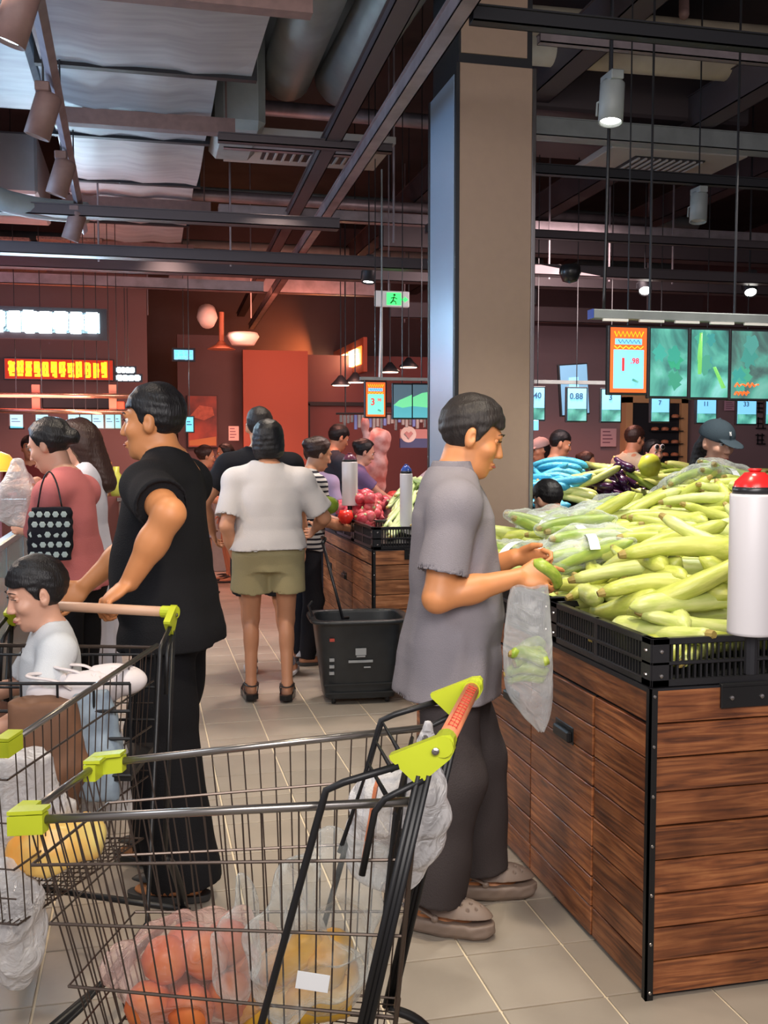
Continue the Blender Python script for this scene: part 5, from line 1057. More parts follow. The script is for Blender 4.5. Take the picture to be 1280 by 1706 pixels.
# a few gourds the photo singles out, lying on top of the heap at the crate rim
for (px, py, yaw, kd, lab) in ((1100, 985, -.35, G2[2], 'long straight gourd slanting across the front of the heap'), (1050, 1000, -.75, G1[2], 'gourd drooping over the crate rim at the corner'), (1165, 1000, 2.9, G1[1], 'short fat gourd with brown cut end near the bag roll'), (1120, 905, .15, G1[3], 'bright green gourd across the middle of the heap'), (1060, 870, -.28, G2[0], 'pale arched gourd high in the middle of the heap')):
    p = hgt(px, py, 1.04 if py > 950 else 1.14); x = max(p[0], SX+.24); y = max(p[1], SY+.16)
    put(kd, 'gourd', hp1.drop(kd[2], kd[3], x, y, yaw, 0, sink=.3), lab, 'gourd', None)
# cucumbers packed in clear film with white paper bands
def hull_film(nm, kinds, mtxs, h=.010, k=.05, m='film', off=.010):
    pts = []
    for kd, mt in zip(kinds, mtxs):
        for p, r in zip(kd[2][::3], kd[3][::3]): pts.append((np.array(mt@Vector(p)), r))
    A_ = np.array([p for p, r in pts]); c = A_.mean(0); Q = Fld(A_.min(0)-.08, A_.max(0)+.08, h)
    for i in range(len(mtxs)):
        kd, mt = kinds[i], mtxs[i]; W_ = [np.array(mt@Vector(p)) for p in kd[2][::3]]; rr_ = kd[3][::3]
        for a, b, ra, rb in zip(W_[:-1], W_[1:], rr_[:-1], rr_[1:]): Q.cone(a, b, ra+off, rb+off, k)
    Q.noise(.005, 45, (1, 1, 1), int(abs(c[0])*1000) % 99); me = Q.mesh('film'); return me, c
bag_spots = []
for j, (px, py, yaw) in enumerate(((865, 905, -.9), (905, 880, -.5), (960, 905, -.2), (905, 930, -.6), (950, 865, .1), (985, 935, -.5), (1010, 880, .3), (880, 865, .2), (1020, 835, .0), (960, 835, .3), (1090, 845, .1))):
    z = 1.06+.0009*(930-py); p = hgt(px, py, z); 
    if p[0] < SX+.16: p[0] = SX+.16
    p[1] = min(p[1], 4.6); kk = [CU[R0.randrange(3)] for _ in range(4)]; ms = []
    for q in range(4):
        a = yaw+math.pi/2; xx, yy = p[0]+math.cos(a)*(q-1.5)*.052, p[1]+math.sin(a)*(q-1.5)*.052
        ms.append(hp1.drop(kk[q][2], kk[q][3], max(xx, SX+.1), yy, yaw+R0.gauss(0, .10), R0.gauss(0, .4), sink=.4))
        put(kk[q], 'cucumber', ms[-1], 'curved green cucumber packed inside a clear film bag', 'cucumber', 'cucumbers in clear film bags')
    me, c = hull_film('film', kk, ms); o = tag(link('film_bag', me, M['film']), ['clear film bag of cucumbers nearest the man in grey', 'film bag with white band behind the reaching hand', 'film bag of cucumbers with a long slanted white band', 'film bag lying low beside the loose gourds', 'film bag of cucumbers in front of the child', 'film bag just above the loose gourds', 'film bag beside the child', 'upright film bag against the column', 'film bag of gourds highest on the heap', 'film bag behind the child', 'film bag on the heap towards the capped woman'][j], 'bag')
    mt = ms[1]; d = (mt.to_3x3()@Vector((1, 0, 0))).normalized(); ctr = sum((np.array(m_.translation) for m_ in ms))/4
    u = np.array(d); v = unit(np.cross((0, 0, 1), u)); w_ = np.cross(u, v); b = MB(); n = 9
    for i in range(n):
        t = (i/(n-1)-.5); zz = ctr+v*t*.25+w_*(.056-.10*abs(t)**2.2*2)
        for s2 in (-.018, .018): b.v.append(tuple(zz+u*s2))
    for i in range(n-1): b.f.append((2*i, 2*i+1, 2*i+3, 2*i+2))
    t_ = b.mesh('paper_band'); bo = link('paper_band', t_, M['label'], o); sd = bo.modifiers.new('s', 'SOLIDIFY'); sd.thickness = .0015
# eggplants, netted and long gourds on the stand behind
EG = make_kind('eggplant', 'egg', [(.26, .030, .12, .0, 12, 12, .5, 0, 11), (.22, .034, .05, .02, 12, 12, .5, 0, 12)], 'stem')
hp2 = Heap(2.2, 5.5, 6.6, 8.2, lambda X, Y: .99+.26*np.clip((Y-6.8)/1.0, 0, 1)+0*X); R1 = random.Random(9)
def region(px0, px1, Y): return pl(px0, 780, 1, Y)[0], pl(px1, 780, 1, Y)[0]
for k in range(46):
    y = R1.uniform(7.1, 7.9); a, b = region(985, 1072, y); x = R1.uniform(a, b); kd = EG[k % 2]
    put(kd, 'eggplant', hp2.drop(kd[2], kd[3], x, y, R1.gauss(-1.1, .5), R1.uniform(0, 6)), 'glossy purple eggplant in the heap on the stand behind', 'eggplant', 'purple eggplants heaped on the stand behind')
for k in range(16):
    y = R1.uniform(6.95, 7.7); a, b = region(945, 1000, y); x = R1.uniform(a, b); kd = G2[k % 3]
    put(kd, 'gourd', hp2.drop(kd[2], kd[3], x, y, R1.gauss(-1.0, .25), R1.uniform(0, 6)), 'pale gourd between blue netted gourds and the eggplants', 'gourd', 'pale gourds beside the eggplants')
for k in range(22):
    y = R1.uniform(6.95, 7.8); a, b = region(895, 950, y); x = R1.uniform(a, b); kd = G1[1:3][k % 2]
    o = put(kd, 'netted_gourd', hp2.drop(kd[2], kd[3], x, y, R1.gauss(-.9, .4), R1.uniform(0, 6)), 'gourd wrapped in bright blue foam net', 'gourd', 'gourds in bright blue nets')
    if k < 2: nm = kd[0].copy(); nm.materials.clear(); nm.materials.append(M['bluenet']); region.__dict__[k % 2] = nm
    o.data = region.__dict__[k % 2]
for k in range(70):
    y = R1.uniform(6.85, 7.9); a, b = region(1075, 1330, y); x = R1.uniform(a, b); kd = (G2+CU)[k % 6]
    put(kd, 'gourd', hp2.drop(kd[2], kd[3], x, y, R1.gauss(-.4, .7), R1.uniform(0, 6)), 'pale gourd heaped on the stand behind, towards the capped woman', 'gourd', 'pale gourds on the stand behind')
q = hp2.h(np.array([3.0]), np.array([7.0]))
p = pl(1083, 776, 1, 7.0); tag(MB().lathe([(0, -.09), (.06, -.07), (.09, 0), (.06, .07), (.02, .09), (0, .085)], 16, p).build('pomelo', mat('pomelo', (.62, .66, .05), .4, noise=.1), None, True), 'round yellow-green pomelo beside the eggplants', 'fruit')
# radishes and long marrows on the second stand
def blob(r, sx, tip, seed):
    prof = [(0, -r*(1+tip)), (r*.15, -r*(.9+tip*.5)), (r*.6, -r*.75), (r*.95, -r*.25), (r, .1*r), (r*.8, r*.6), (r*.35, r*.92), (.0, r*.98)]
    return MB().lathe(prof, 12).mesh('radish')
hp3 = Heap(1.3, 2.8, 6.0, 8.2, lambda X, Y: .90+.11*np.clip((Y-6.2)/1.8, 0, 1)+.16*np.clip((X-1.55)/.5, 0, 1))
rm = blob(.042, 1, .5, 1); rm.materials.append(M['radish']); [setattr(p_, 'use_smooth', True) for p_ in rm.polygons]; rs_ = MB().tube([(0, 0, .036), (0, 0, .055)], .009, 6, True, 1, [.012, .005]).mesh('stalk'); rs_.materials.append(M['onion'])
P1 = np.zeros((1, 3)); R1_ = np.array([.042])
for k in range(110):
    y = R1.uniform(6.70, 7.75); x = R1.uniform(1.42, 1.42+.36*(y-6.55)); h_ = float(hp3.h(np.array([x]), np.array([y]))[0]); z = h_+.010
    o = bpy.data.objects.new('radish', rm); COL.objects.link(o); o.location = (x, y, z); o.rotation_euler = (R1.uniform(0, 6), R1.uniform(0, 6), R1.uniform(0, 6)); tag(o, 'round red radish in the heap on the second stand', 'radish', 'red radishes on the second stand')
    c = bpy.data.objects.new('stalk', rs_); COL.objects.link(c); c.parent = o
    i0, j0 = int((x-.04-hp3.x0)/hp3.res), int((y-.04-hp3.y0)/hp3.res); sl = (slice(i0, i0+8), slice(j0, j0+8)); dd = .042**2-(hp3.X[sl]-x)**2-(hp3.Y[sl]-y)**2; hp3.H[sl] = np.where(dd > 0, np.maximum(hp3.H[sl], z+np.sqrt(np.maximum(dd, 0))), hp3.H[sl])
p = pl(576, 845, 1, 6.75); p[2] = 1.01; tag(MB().lathe([(0, -.05), (.03, -.045), (.055, 0), (.04, .045), (.0, .04)], 14, p).build('tomato', mat('tomato', (.75, .03, .02), .3), None, True), 'bright red tomato at the corner of the radishes', 'tomato')
LM = make_kind('long_marrow', 'onion', [(.62, .021, .03, .01, 12, 14, .75, .10, 15), (.55, .020, .05, .02, 12, 14, .75, .10, 16)], 'stem', .015)
for k in range(72):
    y = R1.uniform(6.42, 7.6); x = R1.uniform(1.52+.34*(y-6.4), 2.15); kd = LM[k % 2]
    if y < 6.6: y += .05
    put(kd, 'luffa', hp3.drop(kd[2], kd[3], x, y, R1.gauss(1.15, .14), R1.uniform(0, 6), sink=.6), 'long ribbed pale green luffa in the sheaf on the second stand', 'luffa', 'long luffas on the second stand')
tag(MB().hexa([(1.62, 6.2, .93), (2.28, 6.2, .93), (2.28, 7.8, .93), (1.62, 7.8, .93)], [(1.70, 6.2, .94), (2.28, 6.2, 1.06), (2.28, 7.8, 1.17), (1.70, 7.8, 1.02)]).build('display_riser', M['plast']), 'black wedge under the sheaf of long luffas', 'riser')
# plastic-bag rolls on stand pins
def bag_roll(loc, r, h, capm, label, txt=False):
    o = tag(empty('bag_roll', tuple(loc)), label, 'bag roll')
    MB().lathe([(.018, 0), (r, 0), (r*1.0, h*.02), (r*.985, h*.5), (r, h*.98), (r*.97, h), (.018, h)], 32).build('film_roll', M['roll'], o, True)
    MB().lathe([(.0, h+.055), (r*.42, h+.052), (r*.55, h+.044), (r*.80, h+.030), (r*.88, h+.012), (r*.88, h-.002)], 28).build('cap', M[capm], o, True)
    MB().lathe([(r*.90, h-.002), (r*.90, h+.016), (r*.87, h+.017)], 28).build('cap_ring', M['plast'], o, True)
    MB().tube([(0, 0, -.10), (0, 0, h)], .016, 10).build('pin', M['dark'], o)
    MB().lathe([(r*.22, h+.054), (r*.30, h+.060), (r*.22, h+.062)], 16).build('cap_ridge', M[capm], o, True)
    return o
rp = dep(1252, 1055, 2.52); bag_roll(rp, .058, .345, 'redcap', 'big white plastic-bag roll with red cap on the corner stand')
bag_roll((pl(583, 800, 1, 6.9)[0], 6.9, pl(583, 842, 1, 6.9)[2]), .055, .30, 'maroon', 'white bag roll with dark maroon cap among the radishes')
bag_roll((pl(677, 800, 1, 6.5)[0], 6.5, pl(677, 890, 1, 6.5)[2]), .042, .40, 'bluecap', 'slim white bag roll with blue cap among the luffas')
# ---------------------------------------------------------------- trolleys
def bez(p, q, n): return [np.array(p)*(1-i/n)+np.array(q)*(i/n) for i in range(n+1)]
def cart(name, label, Rr, Rf, hw_, zr, zf, handle, hz, label2=None, ad=True, seat=False, deep=.44, bz=(.40, .47)):
    """Rr/Rf: rim corners (rear pair, front pair) on the ground plan; handle: its two ends."""
    c = (np.array(Rr[0])+Rr[1]+Rf[0]+Rf[1])/4; o = tag(empty(name, (c[0], c[1], 0)), label, 'shopping trolley'); c3 = np.array((c[0], c[1], 0))
    ra, rb = [np.array((p[0], p[1], zr))-c3 for p in Rr]; fa, fb = [np.array((p[0], p[1], zf))-c3 for p in Rf]; ha, hb = [np.array((p[0], p[1], hz))-c3 for p in handle]
    ax = unit(((fa+fb)-(ra+rb))*np.array((1, 1, 0))); wv = unit(((rb-ra)+(fb-fa))*np.array((1, 1, 0)))
    # basket floor corners
    ins = .035
    ra_, rb_ = ra+ax*.05+wv*ins, rb+ax*.05-wv*ins; fa_, fb_ = fa-ax*.10+wv*ins*.6, fb-ax*.10-wv*ins*.6
    ra_[2] = rb_[2] = bz[0]; fa_[2] = fb_[2] = bz[1]
    # top rims
    for p, q, nm in ((ra, fa, 'rim'), (rb, fb, 'rim')): MB().tube([p, q-unit(q-p)*.02], .0072, 10).build('rim_tube', M['chrome'], o, True)
    MB().tube([fa, fb], .0072, 10).build('rim_tube', M['chrome'], o, True)
    MB().tube([ra, ra+(ra_-ra)*.01, rb], .006, 8).build('rear_rim_wire', M['wire'], o, True)
    wr = .0015; tk = .0027
    def panel(a, b, a_, b_, nv, nh, nm, hk=()):
        b1 = MB()
        for i in range(1, nv): t = i/nv; b1.tube([a*(1-t)+b*t, a_*(1-t)+b_*t], wr, 5, False)
        b1.build('wire_grid', M['wire'], o, kind='stuff')
        for j in nh: 
            p = a*(1-j)+a_*j; q = b*(1-j)+b_*j; MB().tube([p, q], tk if j in hk or j == 1 else wr*1.2, 6).build('wire', M['wire'], o)
    panel(ra, fa, ra_, fa_, 21, (.18, .42, .68, 1), 's', (.18, .42, .68)); panel(rb, fb, rb_, fb_, 21, (.18, .42, .68, 1), 's', (.18, .42, .68)); panel(fa, fb, fa_, fb_, 11, (.18, .42, .68, .85, 1), 'f', (.18,)); panel(ra, rb, ra_, rb_, 12, (.3, .65, 1), 'r')
    b1 = MB()
    for i in range(1, 14): t = i/14; b1.tube([ra_*(1-t)+rb_*t, fa_*(1-t)+fb_*t], wr, 5, False)
    for i in range(1, 20): t = i/20; b1.tube([ra_*(1-t)+fa_*t-np.array((0, 0, .004)), rb_*(1-t)+fb_*t-np.array((0, 0, .004))], wr, 5, False)
    b1.build('floor_grid', M['wire'], o, kind='stuff')
    # lime corner guards at the front
    for f_, sg in ((fa, 1), (fb, -1)):
        side = unit((ra if sg == 1 else rb)-f_); w_ = wv*sg; u = np.array((0, 0, 1.0)); g = MB()
        out_ = -w_*.012; of = ax*.012
        def slab(p0, d, L_, n_, h0=.010, h1=-.021):
            a = p0+u*h0; q = [a, a+d*L_, p0+d*L_+u*(h1), p0+u*(h1)]; g.hexa([x-n_*.0 for x in q], [x+n_*.022 for x in q])
        slab(f_+out_+of, side, .058, w_); slab(f_+out_+of, w_, .055, -ax)
        a = f_+out_+of+u*.012; g.hexa([a, a+side*.058, a+side*.058+w_*.03, a+w_*.03], [x+u*.006 for x in (a, a+side*.058, a+side*.058+w_*.03, a+w_*.03)]); g.hexa([a, a+w_*.055, a+w_*.055-ax*.03, a-ax*.03], [x+u*.006 for x in (a, a+w_*.055, a+w_*.055-ax*.03, a-ax*.03)])
        g.build('corner_guard', M['lime'], o)
    # handle
    hd = unit(hb-ha); MB().tube([ha+hd*.03, hb-hd*.03], .0145, 16).build('handle_bar', M['orange'] if ad else mat('handle_wood', (.55, .33, .22), .45), o, True)
    if ad:
        g = np.random.default_rng(2); L_ = np.linalg.norm(hb-ha)-.12; k = 15
        for i in range(k):
            b = MB(); p = ha+hd*(.06+L_*(i+.5)/k); vN = unit(np.cross(hd, ax)); vN = vN if vN[2] > 0 else -vN
            e1 = unit(vN*.8-ax*.35+np.array((0, 0, 0))); base = p+e1*.0148; t2 = unit(np.cross(hd, e1)); s_ = L_/k*.36
            for q in range(3): b.tube([base+t2*(-.007+.007*q)-hd*s_, base+t2*(-.007+.007*q)+hd*s_], .0008, 4)
            b.tube([base-t2*.008+hd*s_*g.uniform(-.8, .8), base+t2*.008+hd*s_*g.uniform(-.5, .5)], .0009, 4); b.build('sticker_character', M['redink'], o)
    for h_, sg, r_ in ((ha, 1, ra), (hb, -1, rb)):
        n_ = hd*sg; a2 = ax; u = np.array((0, 0, 1.0)); poly = [(x*.66, z*.66) for x, z in ((-.026, .018), (-.018, .028), (.004, .026), (.125, -.020), (.122, -.030), (.062, -.088), (.052, -.088), (-.018, -.030), (-.027, -.012))]
        if np.linalg.norm(r_-h_) > 0: pass
        g = MB(); n = len(g.v); k = len(poly)
        for t in (-.004, .016):
            for x, z in poly: g.v.append(tuple(h_+n_*t+a2*x+u*z))
        g.f += [tuple(range(k)), tuple(range(2*k-1, k-1, -1))]+[(i, k+i, k+(i+1) % k, (i+1) % k) for i in range(k)]
        n = len(g.v); rim = [h_+n_*.018]; g.tube([h_-n_*.006, h_+n_*.040], .0170, 14)
        e = g.build('handle_bracket', M['lime'], o); MB().lathe([(.006, 0), (.006, .003), (.003, .005), (0, .005)], 12, h_-n_*.006+a2*.010-u*.006, np.stack([a2, np.cross(-n_, a2), -n_], 1)).build('screw', M['steel'], e)
        # side frame tube: bracket, forward, then down to the front castor
        rr_ = r_; fr = (fa_ if sg == 1 else fb_); fr = fr+(wv*sg)*.03; p0 = h_+a2*.068-u*.030; p1 = p0+a2*.10-u*.025; p2 = p1+a2*.02-u*.04; p3 = h_*np.array((1, 1, 0))+a2*.36+u*.30; pe = fr*np.array((1, 1, 0))+u*.13
        MB().tube([p0, p1-a2*.015, p1+a2*.012-u*.012, p2, p3, (p3+pe)/2-u*.03, pe], .0060, 8).build('frame_tube', M['black'], o, True)
        q0 = h_+a2*.030-u*.052; MB().tube([q0, q0+a2*.06-u*.03, q0+a2*.075-u*.05, q0+a2*.095-u*.15], .0055, 8).build('hinge_rod', M['black'], o, True)
        # rear leg strip down to the curved chassis and wheel
        r0 = h_+a2*.030-u*.045; r1 = h_*np.array((1, 1, 0))+a2*.165+u*.38; b = MB()
        for of_ in (-.008, .008): b.tube([r0+a2*of_, r1+a2*of_], .0055, 8)
        b.hexa([r0-a2*.008-n_*.002, r0+a2*.008-n_*.002, r1+a2*.008-n_*.002, r1-a2*.008-n_*.002], [r0-a2*.008+n_*.002, r0+a2*.008+n_*.002, r1+a2*.008+n_*.002, r1-a2*.008+n_*.002]); b.build('rear_leg', M['black'], o, True)
        wc = h_*np.array((1, 1, 0))-a2*.02+u*.065-n_*.01
        MB().tube(curve_pts([r1, r1*.6+wc*.4+u*.08+a2*.0, wc+u*.11, wc+u*.03], 6), .013, 10, sy=.7).build('chassis_curve', M['black'], o, True)
        wf = pe*np.array((1, 1, 0))+u*.06
        for w0, nm in ((wc, 0), (wf, 1)):
            Rw = np.stack([a2, u, n_], 1); w_ = tag_ = MB().lathe([(.012, -.014), (.052, -.014), (.060, -.008), (.060, .008), (.052, .014), (.012, .014)], 22, w0, Rw).build('wheel', M['plast'], o, True)
            MB().lathe([(0, -.016), (.014, -.016), (.014, .016), (0, .016)], 12, w0, Rw).build('hub', M['steel'], w_, True)
            top_ = w0+u*.085; MB().hexa([w0+a2*.015-n_*.021, w0-a2*.015-n_*.021, top_-a2*.02-n_*.021, top_+a2*.02-n_*.021], [w0+a2*.015-n_*.017, w0-a2*.015-n_*.017, top_-a2*.02-n_*.017, top_+a2*.02-n_*.017]).hexa([w0+a2*.015+n_*.017, w0-a2*.015+n_*.017, top_-a2*.02+n_*.017, top_+a2*.02+n_*.017], [w0+a2*.015+n_*.021, w0-a2*.015+n_*.021, top_-a2*.02+n_*.021, top_+a2*.02+n_*.021]).box(top_-np.array((.02, .02, .003)), top_+np.array((.02, .02, .004))).build('castor_fork', M['steel'], o)
        MB().tube([wc+u*.10, (wc+wf)/2+u*.09, wf+u*.10], .012, 8, sy=.7).build('chassis_rail', M['black'], o, True)
    # lower cross bars and the folding child seat
    MB().tube([ha*np.array((1, 1, 0))+np.array((0, 0, .17)), hb*np.array((1, 1, 0))+np.array((0, 0, .17))], .010, 8).build('cross_bar', M['black'], o, True)
    sa = ra+ax*.03-np.array((0, 0, .02)); sb = rb+ax*.03-np.array((0, 0, .02)); b = MB(); dn = ax*.02-np.array((0, 0, .20)) if not seat else ax*.0-np.array((0, 0, .26))
    for i in range(9): t = i/8; b.tube([sa*(1-t)+sb*t, sa*(1-t)+sb*t+dn], .0032, 6)
    for j in (0, .35, .7, 1): b.tube([sa+dn*j, sb+dn*j], .004, 6)
    b.build('seat_back_grid', M['black'], o, kind='stuff')
    if seat:
        s0 = sa+ax*.26+np.array((0, 0, -.02)); s1 = sb+ax*.26+np.array((0, 0, -.02)); b = MB()
        for j in (0, .3, .6, 1): b.tube([s0+dn*j*.9, s1+dn*j*.9], .0045, 6)
        for i in range(6): t = i/5; b.tube([s0*(1-t)+s1*t, s0*(1-t)+s1*t+dn*.9], .0035, 6)
        b.build('seat_front_grid', M['black'], o, kind='stuff'); MB().hexa([sa+dn*.95, sb+dn*.95, s1+dn*.9, s0+dn*.9], [x-np.array((0, 0, .015)) for x in (sa+dn*.95, sb+dn*.95, s1+dn*.9, s0+dn*.9)]).build('seat_board', M['black'], o)
    else:
        b = MB(); s0 = sa+ax*.06
        for j in range(3): b.tube([sa+(sb-sa)*(.2+.3*j)+ax*.02, sa+(sb-sa)*(.22+.3*j)+ax*.05+np.array((0, 0, .05)), sa+(sb-sa)*(.24+.3*j)+ax*.10-np.array((0, 0, .10))], .0045, 6)
        b.build('seat_hinges', M['black'], o, kind='stuff'); MB().hexa([sa+(sb-sa)*.3+ax*.04, sa+(sb-sa)*.42+ax*.04, sa+(sb-sa)*.42+ax*.06+np.array((0, 0, -.12)), sa+(sb-sa)*.3+ax*.06+np.array((0, 0, -.12))], [x+ax*.006 for x in (sa+(sb-sa)*.3+ax*.04, sa+(sb-sa)*.42+ax*.04, sa+(sb-sa)*.42+ax*.06+np.array((0, 0, -.12)), sa+(sb-sa)*.3+ax*.06+np.array((0, 0, -.12)))]).build('red_tag', M['orange'], o)
    return dict(o=o, c=c3, ra=ra+c3, rb=rb+c3, fa=fa+c3, fb=fb+c3, ra_=ra_+c3, rb_=rb_+c3, fa_=fa_+c3, fb_=fb_+c3, ax=ax, w=wv, ha=ha+c3, hb=hb+c3)
g2 = lambda px, py, h: hgt(px, py, h)[:2]
KA = cart('shopping_trolley', 'wire shopping trolley with lime guards and orange advert handle, nearest the camera', (g2(690, 1335, .93), g2(712, 1212, .93)), (g2(30, 1367, .885), g2(165, 1272, .885)), 0, .93, .885, (g2(738, 1243, 1.02), g2(790, 1142, 1.02)), 1.02)
KB = cart('shopping_trolley', 'wire shopping trolley carrying the child, pushed by the man in black', (g2(262, 1075, .93), g2(-10, 1075, .93)), (g2(8, 1243, .885), g2(-170, 1235, .885)), 0, .93, .885, (g2(292, 1020, 1.02), g2(25, 1006, 1.02)), 1.02, ad=False, seat=True)
# ---------------------------------------------------------------- black pull basket
bb = hgt(598, 1172, 0); bo = tag(empty('pull_basket', (bb[0]+.02, bb[1]+.12, 0), math.radians(-4)), 'deep black plastic pull basket on wheels standing on the floor', 'basket')
bo.scale = (1.12,)*3; Q = Fld((-.34, -.27, -.01), (.34, .27, .50), .007); Q.stack((0, 0, 0), np.eye(3), [(.03, 0, .185, .13), (.10, 0, .195, .135), (.43, 0, .235, .18)], 0, p=5); Q.stack((0, 0, 0), np.eye(3), [(.425, 0, .262, .205), (.445, 0, .264, .207)], .006, p=5); Q.stack((0, 0, 0), np.eye(3), [(.07, 0, .180, .120), (.46, 0, .226, .171)], 0, 's', p=5)
Q.build('tub', M['pbask'], bo)
for sx in (-1, 1):
    for sy_ in (-1, 1): MB().lathe([(0, -.01), (.02, -.01), (.022, 0), (.02, .01), (0, .01)], 14, (sx*.14, sy_*.09, .022), rotm('y', 90)).build('wheel', M['plast'], bo, True)
for z in (.06, .105): MB().box((-.19, -.142, z), (.19, -.136, z+.008)).build('rib', M['pbask'], bo)
pr = mat('basket_print', (.32, .33, .34), .6)
MB().box((-.035, -.172, .265), (.02, -.168, .30)).box((-.03, -.1725, .255), (.015, -.168, .262)).build('print_mark', pr, bo); MB().box((-.07, -.1635, .225), (.055, -.158, .237)).build('print_line', pr, bo); MB().box((.01, -.157, .195), (.045, -.150, .202)).build('print_line', pr, bo)
for k, (x, z) in enumerate(((-.155, .34), (-.155, .235), (-.155, .20), (-.155, .165))): MB().box((x-.015, -.1-.0, z), (x+.018, -.1, z+.018)).box((x-.012, -.18+(.34-z)*.13, z), (x+.012, -.165+(.34-z)*.13, z+.014)).build('print_mark', mat('print_red', (.45, .06, .04), .6) if k == 0 else pr, bo)
MB().tube([(-.24, -.02, .445), (-.26, -.02, .50), (-.24, .0, .52)], .008, 8).build('handle_hinge', M['plast'], bo)
p = pl(735-195, 900, 1, bb[1]+.15); hpts = [np.array((-.10, .0, .45)), np.array((-.30, .03, .92)), np.array((-.32, .03, 1.0)), np.array((-.27, .03, 1.02))]
def local(o, w): return np.array(o.matrix_basis.inverted()@Vector(w))
bo_m = Matrix.Translation(bo.location)@Matrix.Rotation(bo.rotation_euler.z, 4, 'Z')@Matrix.Scale(1.12, 4)
lw = lambda w: np.array(bo_m.inverted()@Vector(w))
e1 = pl(571, 1030, 1, bb[1]+.1); e2 = pl(538, 905, 1, bb[1]+.25); MB().tube([(-.05, -.0, .43), lw(e1), lw(e2)], .009, 8).build('pull_handle', M['plast'], bo, True)
MB().tube([lw(e2), lw(e2)+np.array((.015, .04, .02)), lw(e2)+np.array((.01, .12, .02))], .011, 8).build('grip', M['plast'], bo, True)
# ---------------------------------------------------------------- people
FX = lambda px, py, h=0: tuple(hgt(px, py, h)[:2])
def to4(v): return (float(v[0]), float(v[1]), float(v[2]), 1)
# man in the grey shirt
rhand = dep(862, 962, 3.02); lhand = dep(858, 928, 3.16)
grey = person('person', 'middle-aged man in grey short-sleeved shirt and dark trousers choosing a gourd', (.925, 3.05), (.955, -.30), nk=.020, H=1.66, vox=.0055, lean=2, twist=4, head=(0, -20), belly=.02, wide=1.0, detail=True, gaze='down',
   arms={'R': (to4(rhand), (.3, -.9, -.7)), 'L': (to4(lhand), (-.7, -.8, -.4))}, hands={'R': dict(curls=[20, 42, 55, 62], n=(-.75, .1, -.45), d=(-.05, 1, .02), th=.35), 'L': dict(curls=[50, 60, 62, 65], n=(.75, .0, -.5), d=(.1, 1, .0), th=.3)},
   feet={'R': ((.135, -.045, .085), (0.05, 1, 0), -14), 'L': ((-.11, .10, .085), (0, 1, 0), 6)}, hairm='hairg', hair='short',
   top=dict(m=cloth('shirt_grey', (.235, .215, .235), .05, .3, 300), hem=-.205, ease=.032, collar=True, sleeve=.74, sr=.084, flare=.07, wr=.008, name='polo_shirt', front=.02, seed=4, folds=.02), bottom=dict(m=cloth('trousers_charcoal', (.055, .045, .045), .1), k='long', w=.026, ease=.024, wr=.007, up=.015), shoes=dict(k='clog', m=(.26, .19, .15)))
hw = grey['w']; 
# what he holds: one gourd and a thin bag
gp = dep(921, 968, 3.00); gd = unit(dep(934, 985, 3.02)-dep(905, 948, 2.98)); kd = CU[0]; Rz = Vector(gd).to_track_quat('-X', 'Z').to_matrix().to_4x4()
o = put((kd[0], kd[1]), 'gourd', Matrix.Translation(Vector(gp-gd*.035))@Rz, 'small green gourd held in the fingers of the man in grey', 'gourd', None); o.scale = (.42, .80, .80)
o = tag(MB().tube(curve_pts([hw(grey['tp'](-.02, .135, .26)), hw(grey['tp'](-.02, .150, .20)), hw(grey['tp'](-.02, .150, .12))], 4), .007, 6).build('lanyard', M['plast'], None, True), 'small dark item clipped to the front of the grey shirt', 'lanyard')
# thin bag with gourds hanging from his hands
bc = lambda px, py, d_: dep(px, py, d_)
bf = tag(empty('held_bag', tuple(bc(878, 1100, 3.0))), 'thin translucent plastic bag with gourds hanging from his hand', 'bag'); B0 = np.array(bf.location)
outl = [(0, 852, 914, .018), (.10, 846, 916, .025), (.25, 840, 918, .035), (.45, 838, 921, .045), (.62, 839, 923, .060), (.74, 842, 922, .062), (.85, 862, 920, .040), (.95, 885, 912, .018), (1.0, 898, 906, .004)]
Q = MB(); nr = 26
for t, xa, xb, th in outl:
    py = 975+t*(1218-975); a = dep(xa, py, 3.0)-B0; b = dep(xb, py, 2.98)-B0; c_ = (a+b)/2; u = (b-a)/2; v = fw*th
    for k in range(nr): an = 2*math.pi*k/nr; f_ = 1+.05*math.sin(an*7+t*9); Q.v.append(tuple(c_+u*math.cos(an)*f_+v*math.sin(an)*f_+np.array((0, 0, .004*math.sin(an*5)))))
for i in range(len(outl)-1):
    for k in range(nr): Q.f.append((i*nr+k, i*nr+(k+1) % nr, (i+1)*nr+(k+1) % nr, (i+1)*nr+k))
o = Q.build('film', M['filmm'], bf, True); sb = o.modifiers.new('s', 'SUBSURF'); sb.levels = sb.render_levels = 2
tx = bpy.data.textures.new('crinkle', 'CLOUDS'); tx.noise_scale = .06; dm = o.modifiers.new('d', 'DISPLACE'); dm.texture = tx; dm.strength = .007; dm.mid_level = .5
for k, (x0, y0, x1, y1) in enumerate(((846, 1085, 915, 1098), (848, 1105, 918, 1085), (846, 1122, 912, 1112), (852, 1135, 905, 1128), (860, 1098, 916, 1072))):
    a = dep(x0, y0, 3.0); b = dep(x1, y1, 2.99); kd = CU[k % 3]; d = unit(b-a); o = put(kd, 'gourd', Matrix.Translation(Vector((a+b)/2+fw*(.022*(k-2))))@Vector(d).to_track_quat('X', 'Z').to_matrix().to_4x4(), 'green gourd inside the thin bag the man in grey holds', 'gourd', 'gourds inside the held bag'); o.scale = (.38, .9, .9)
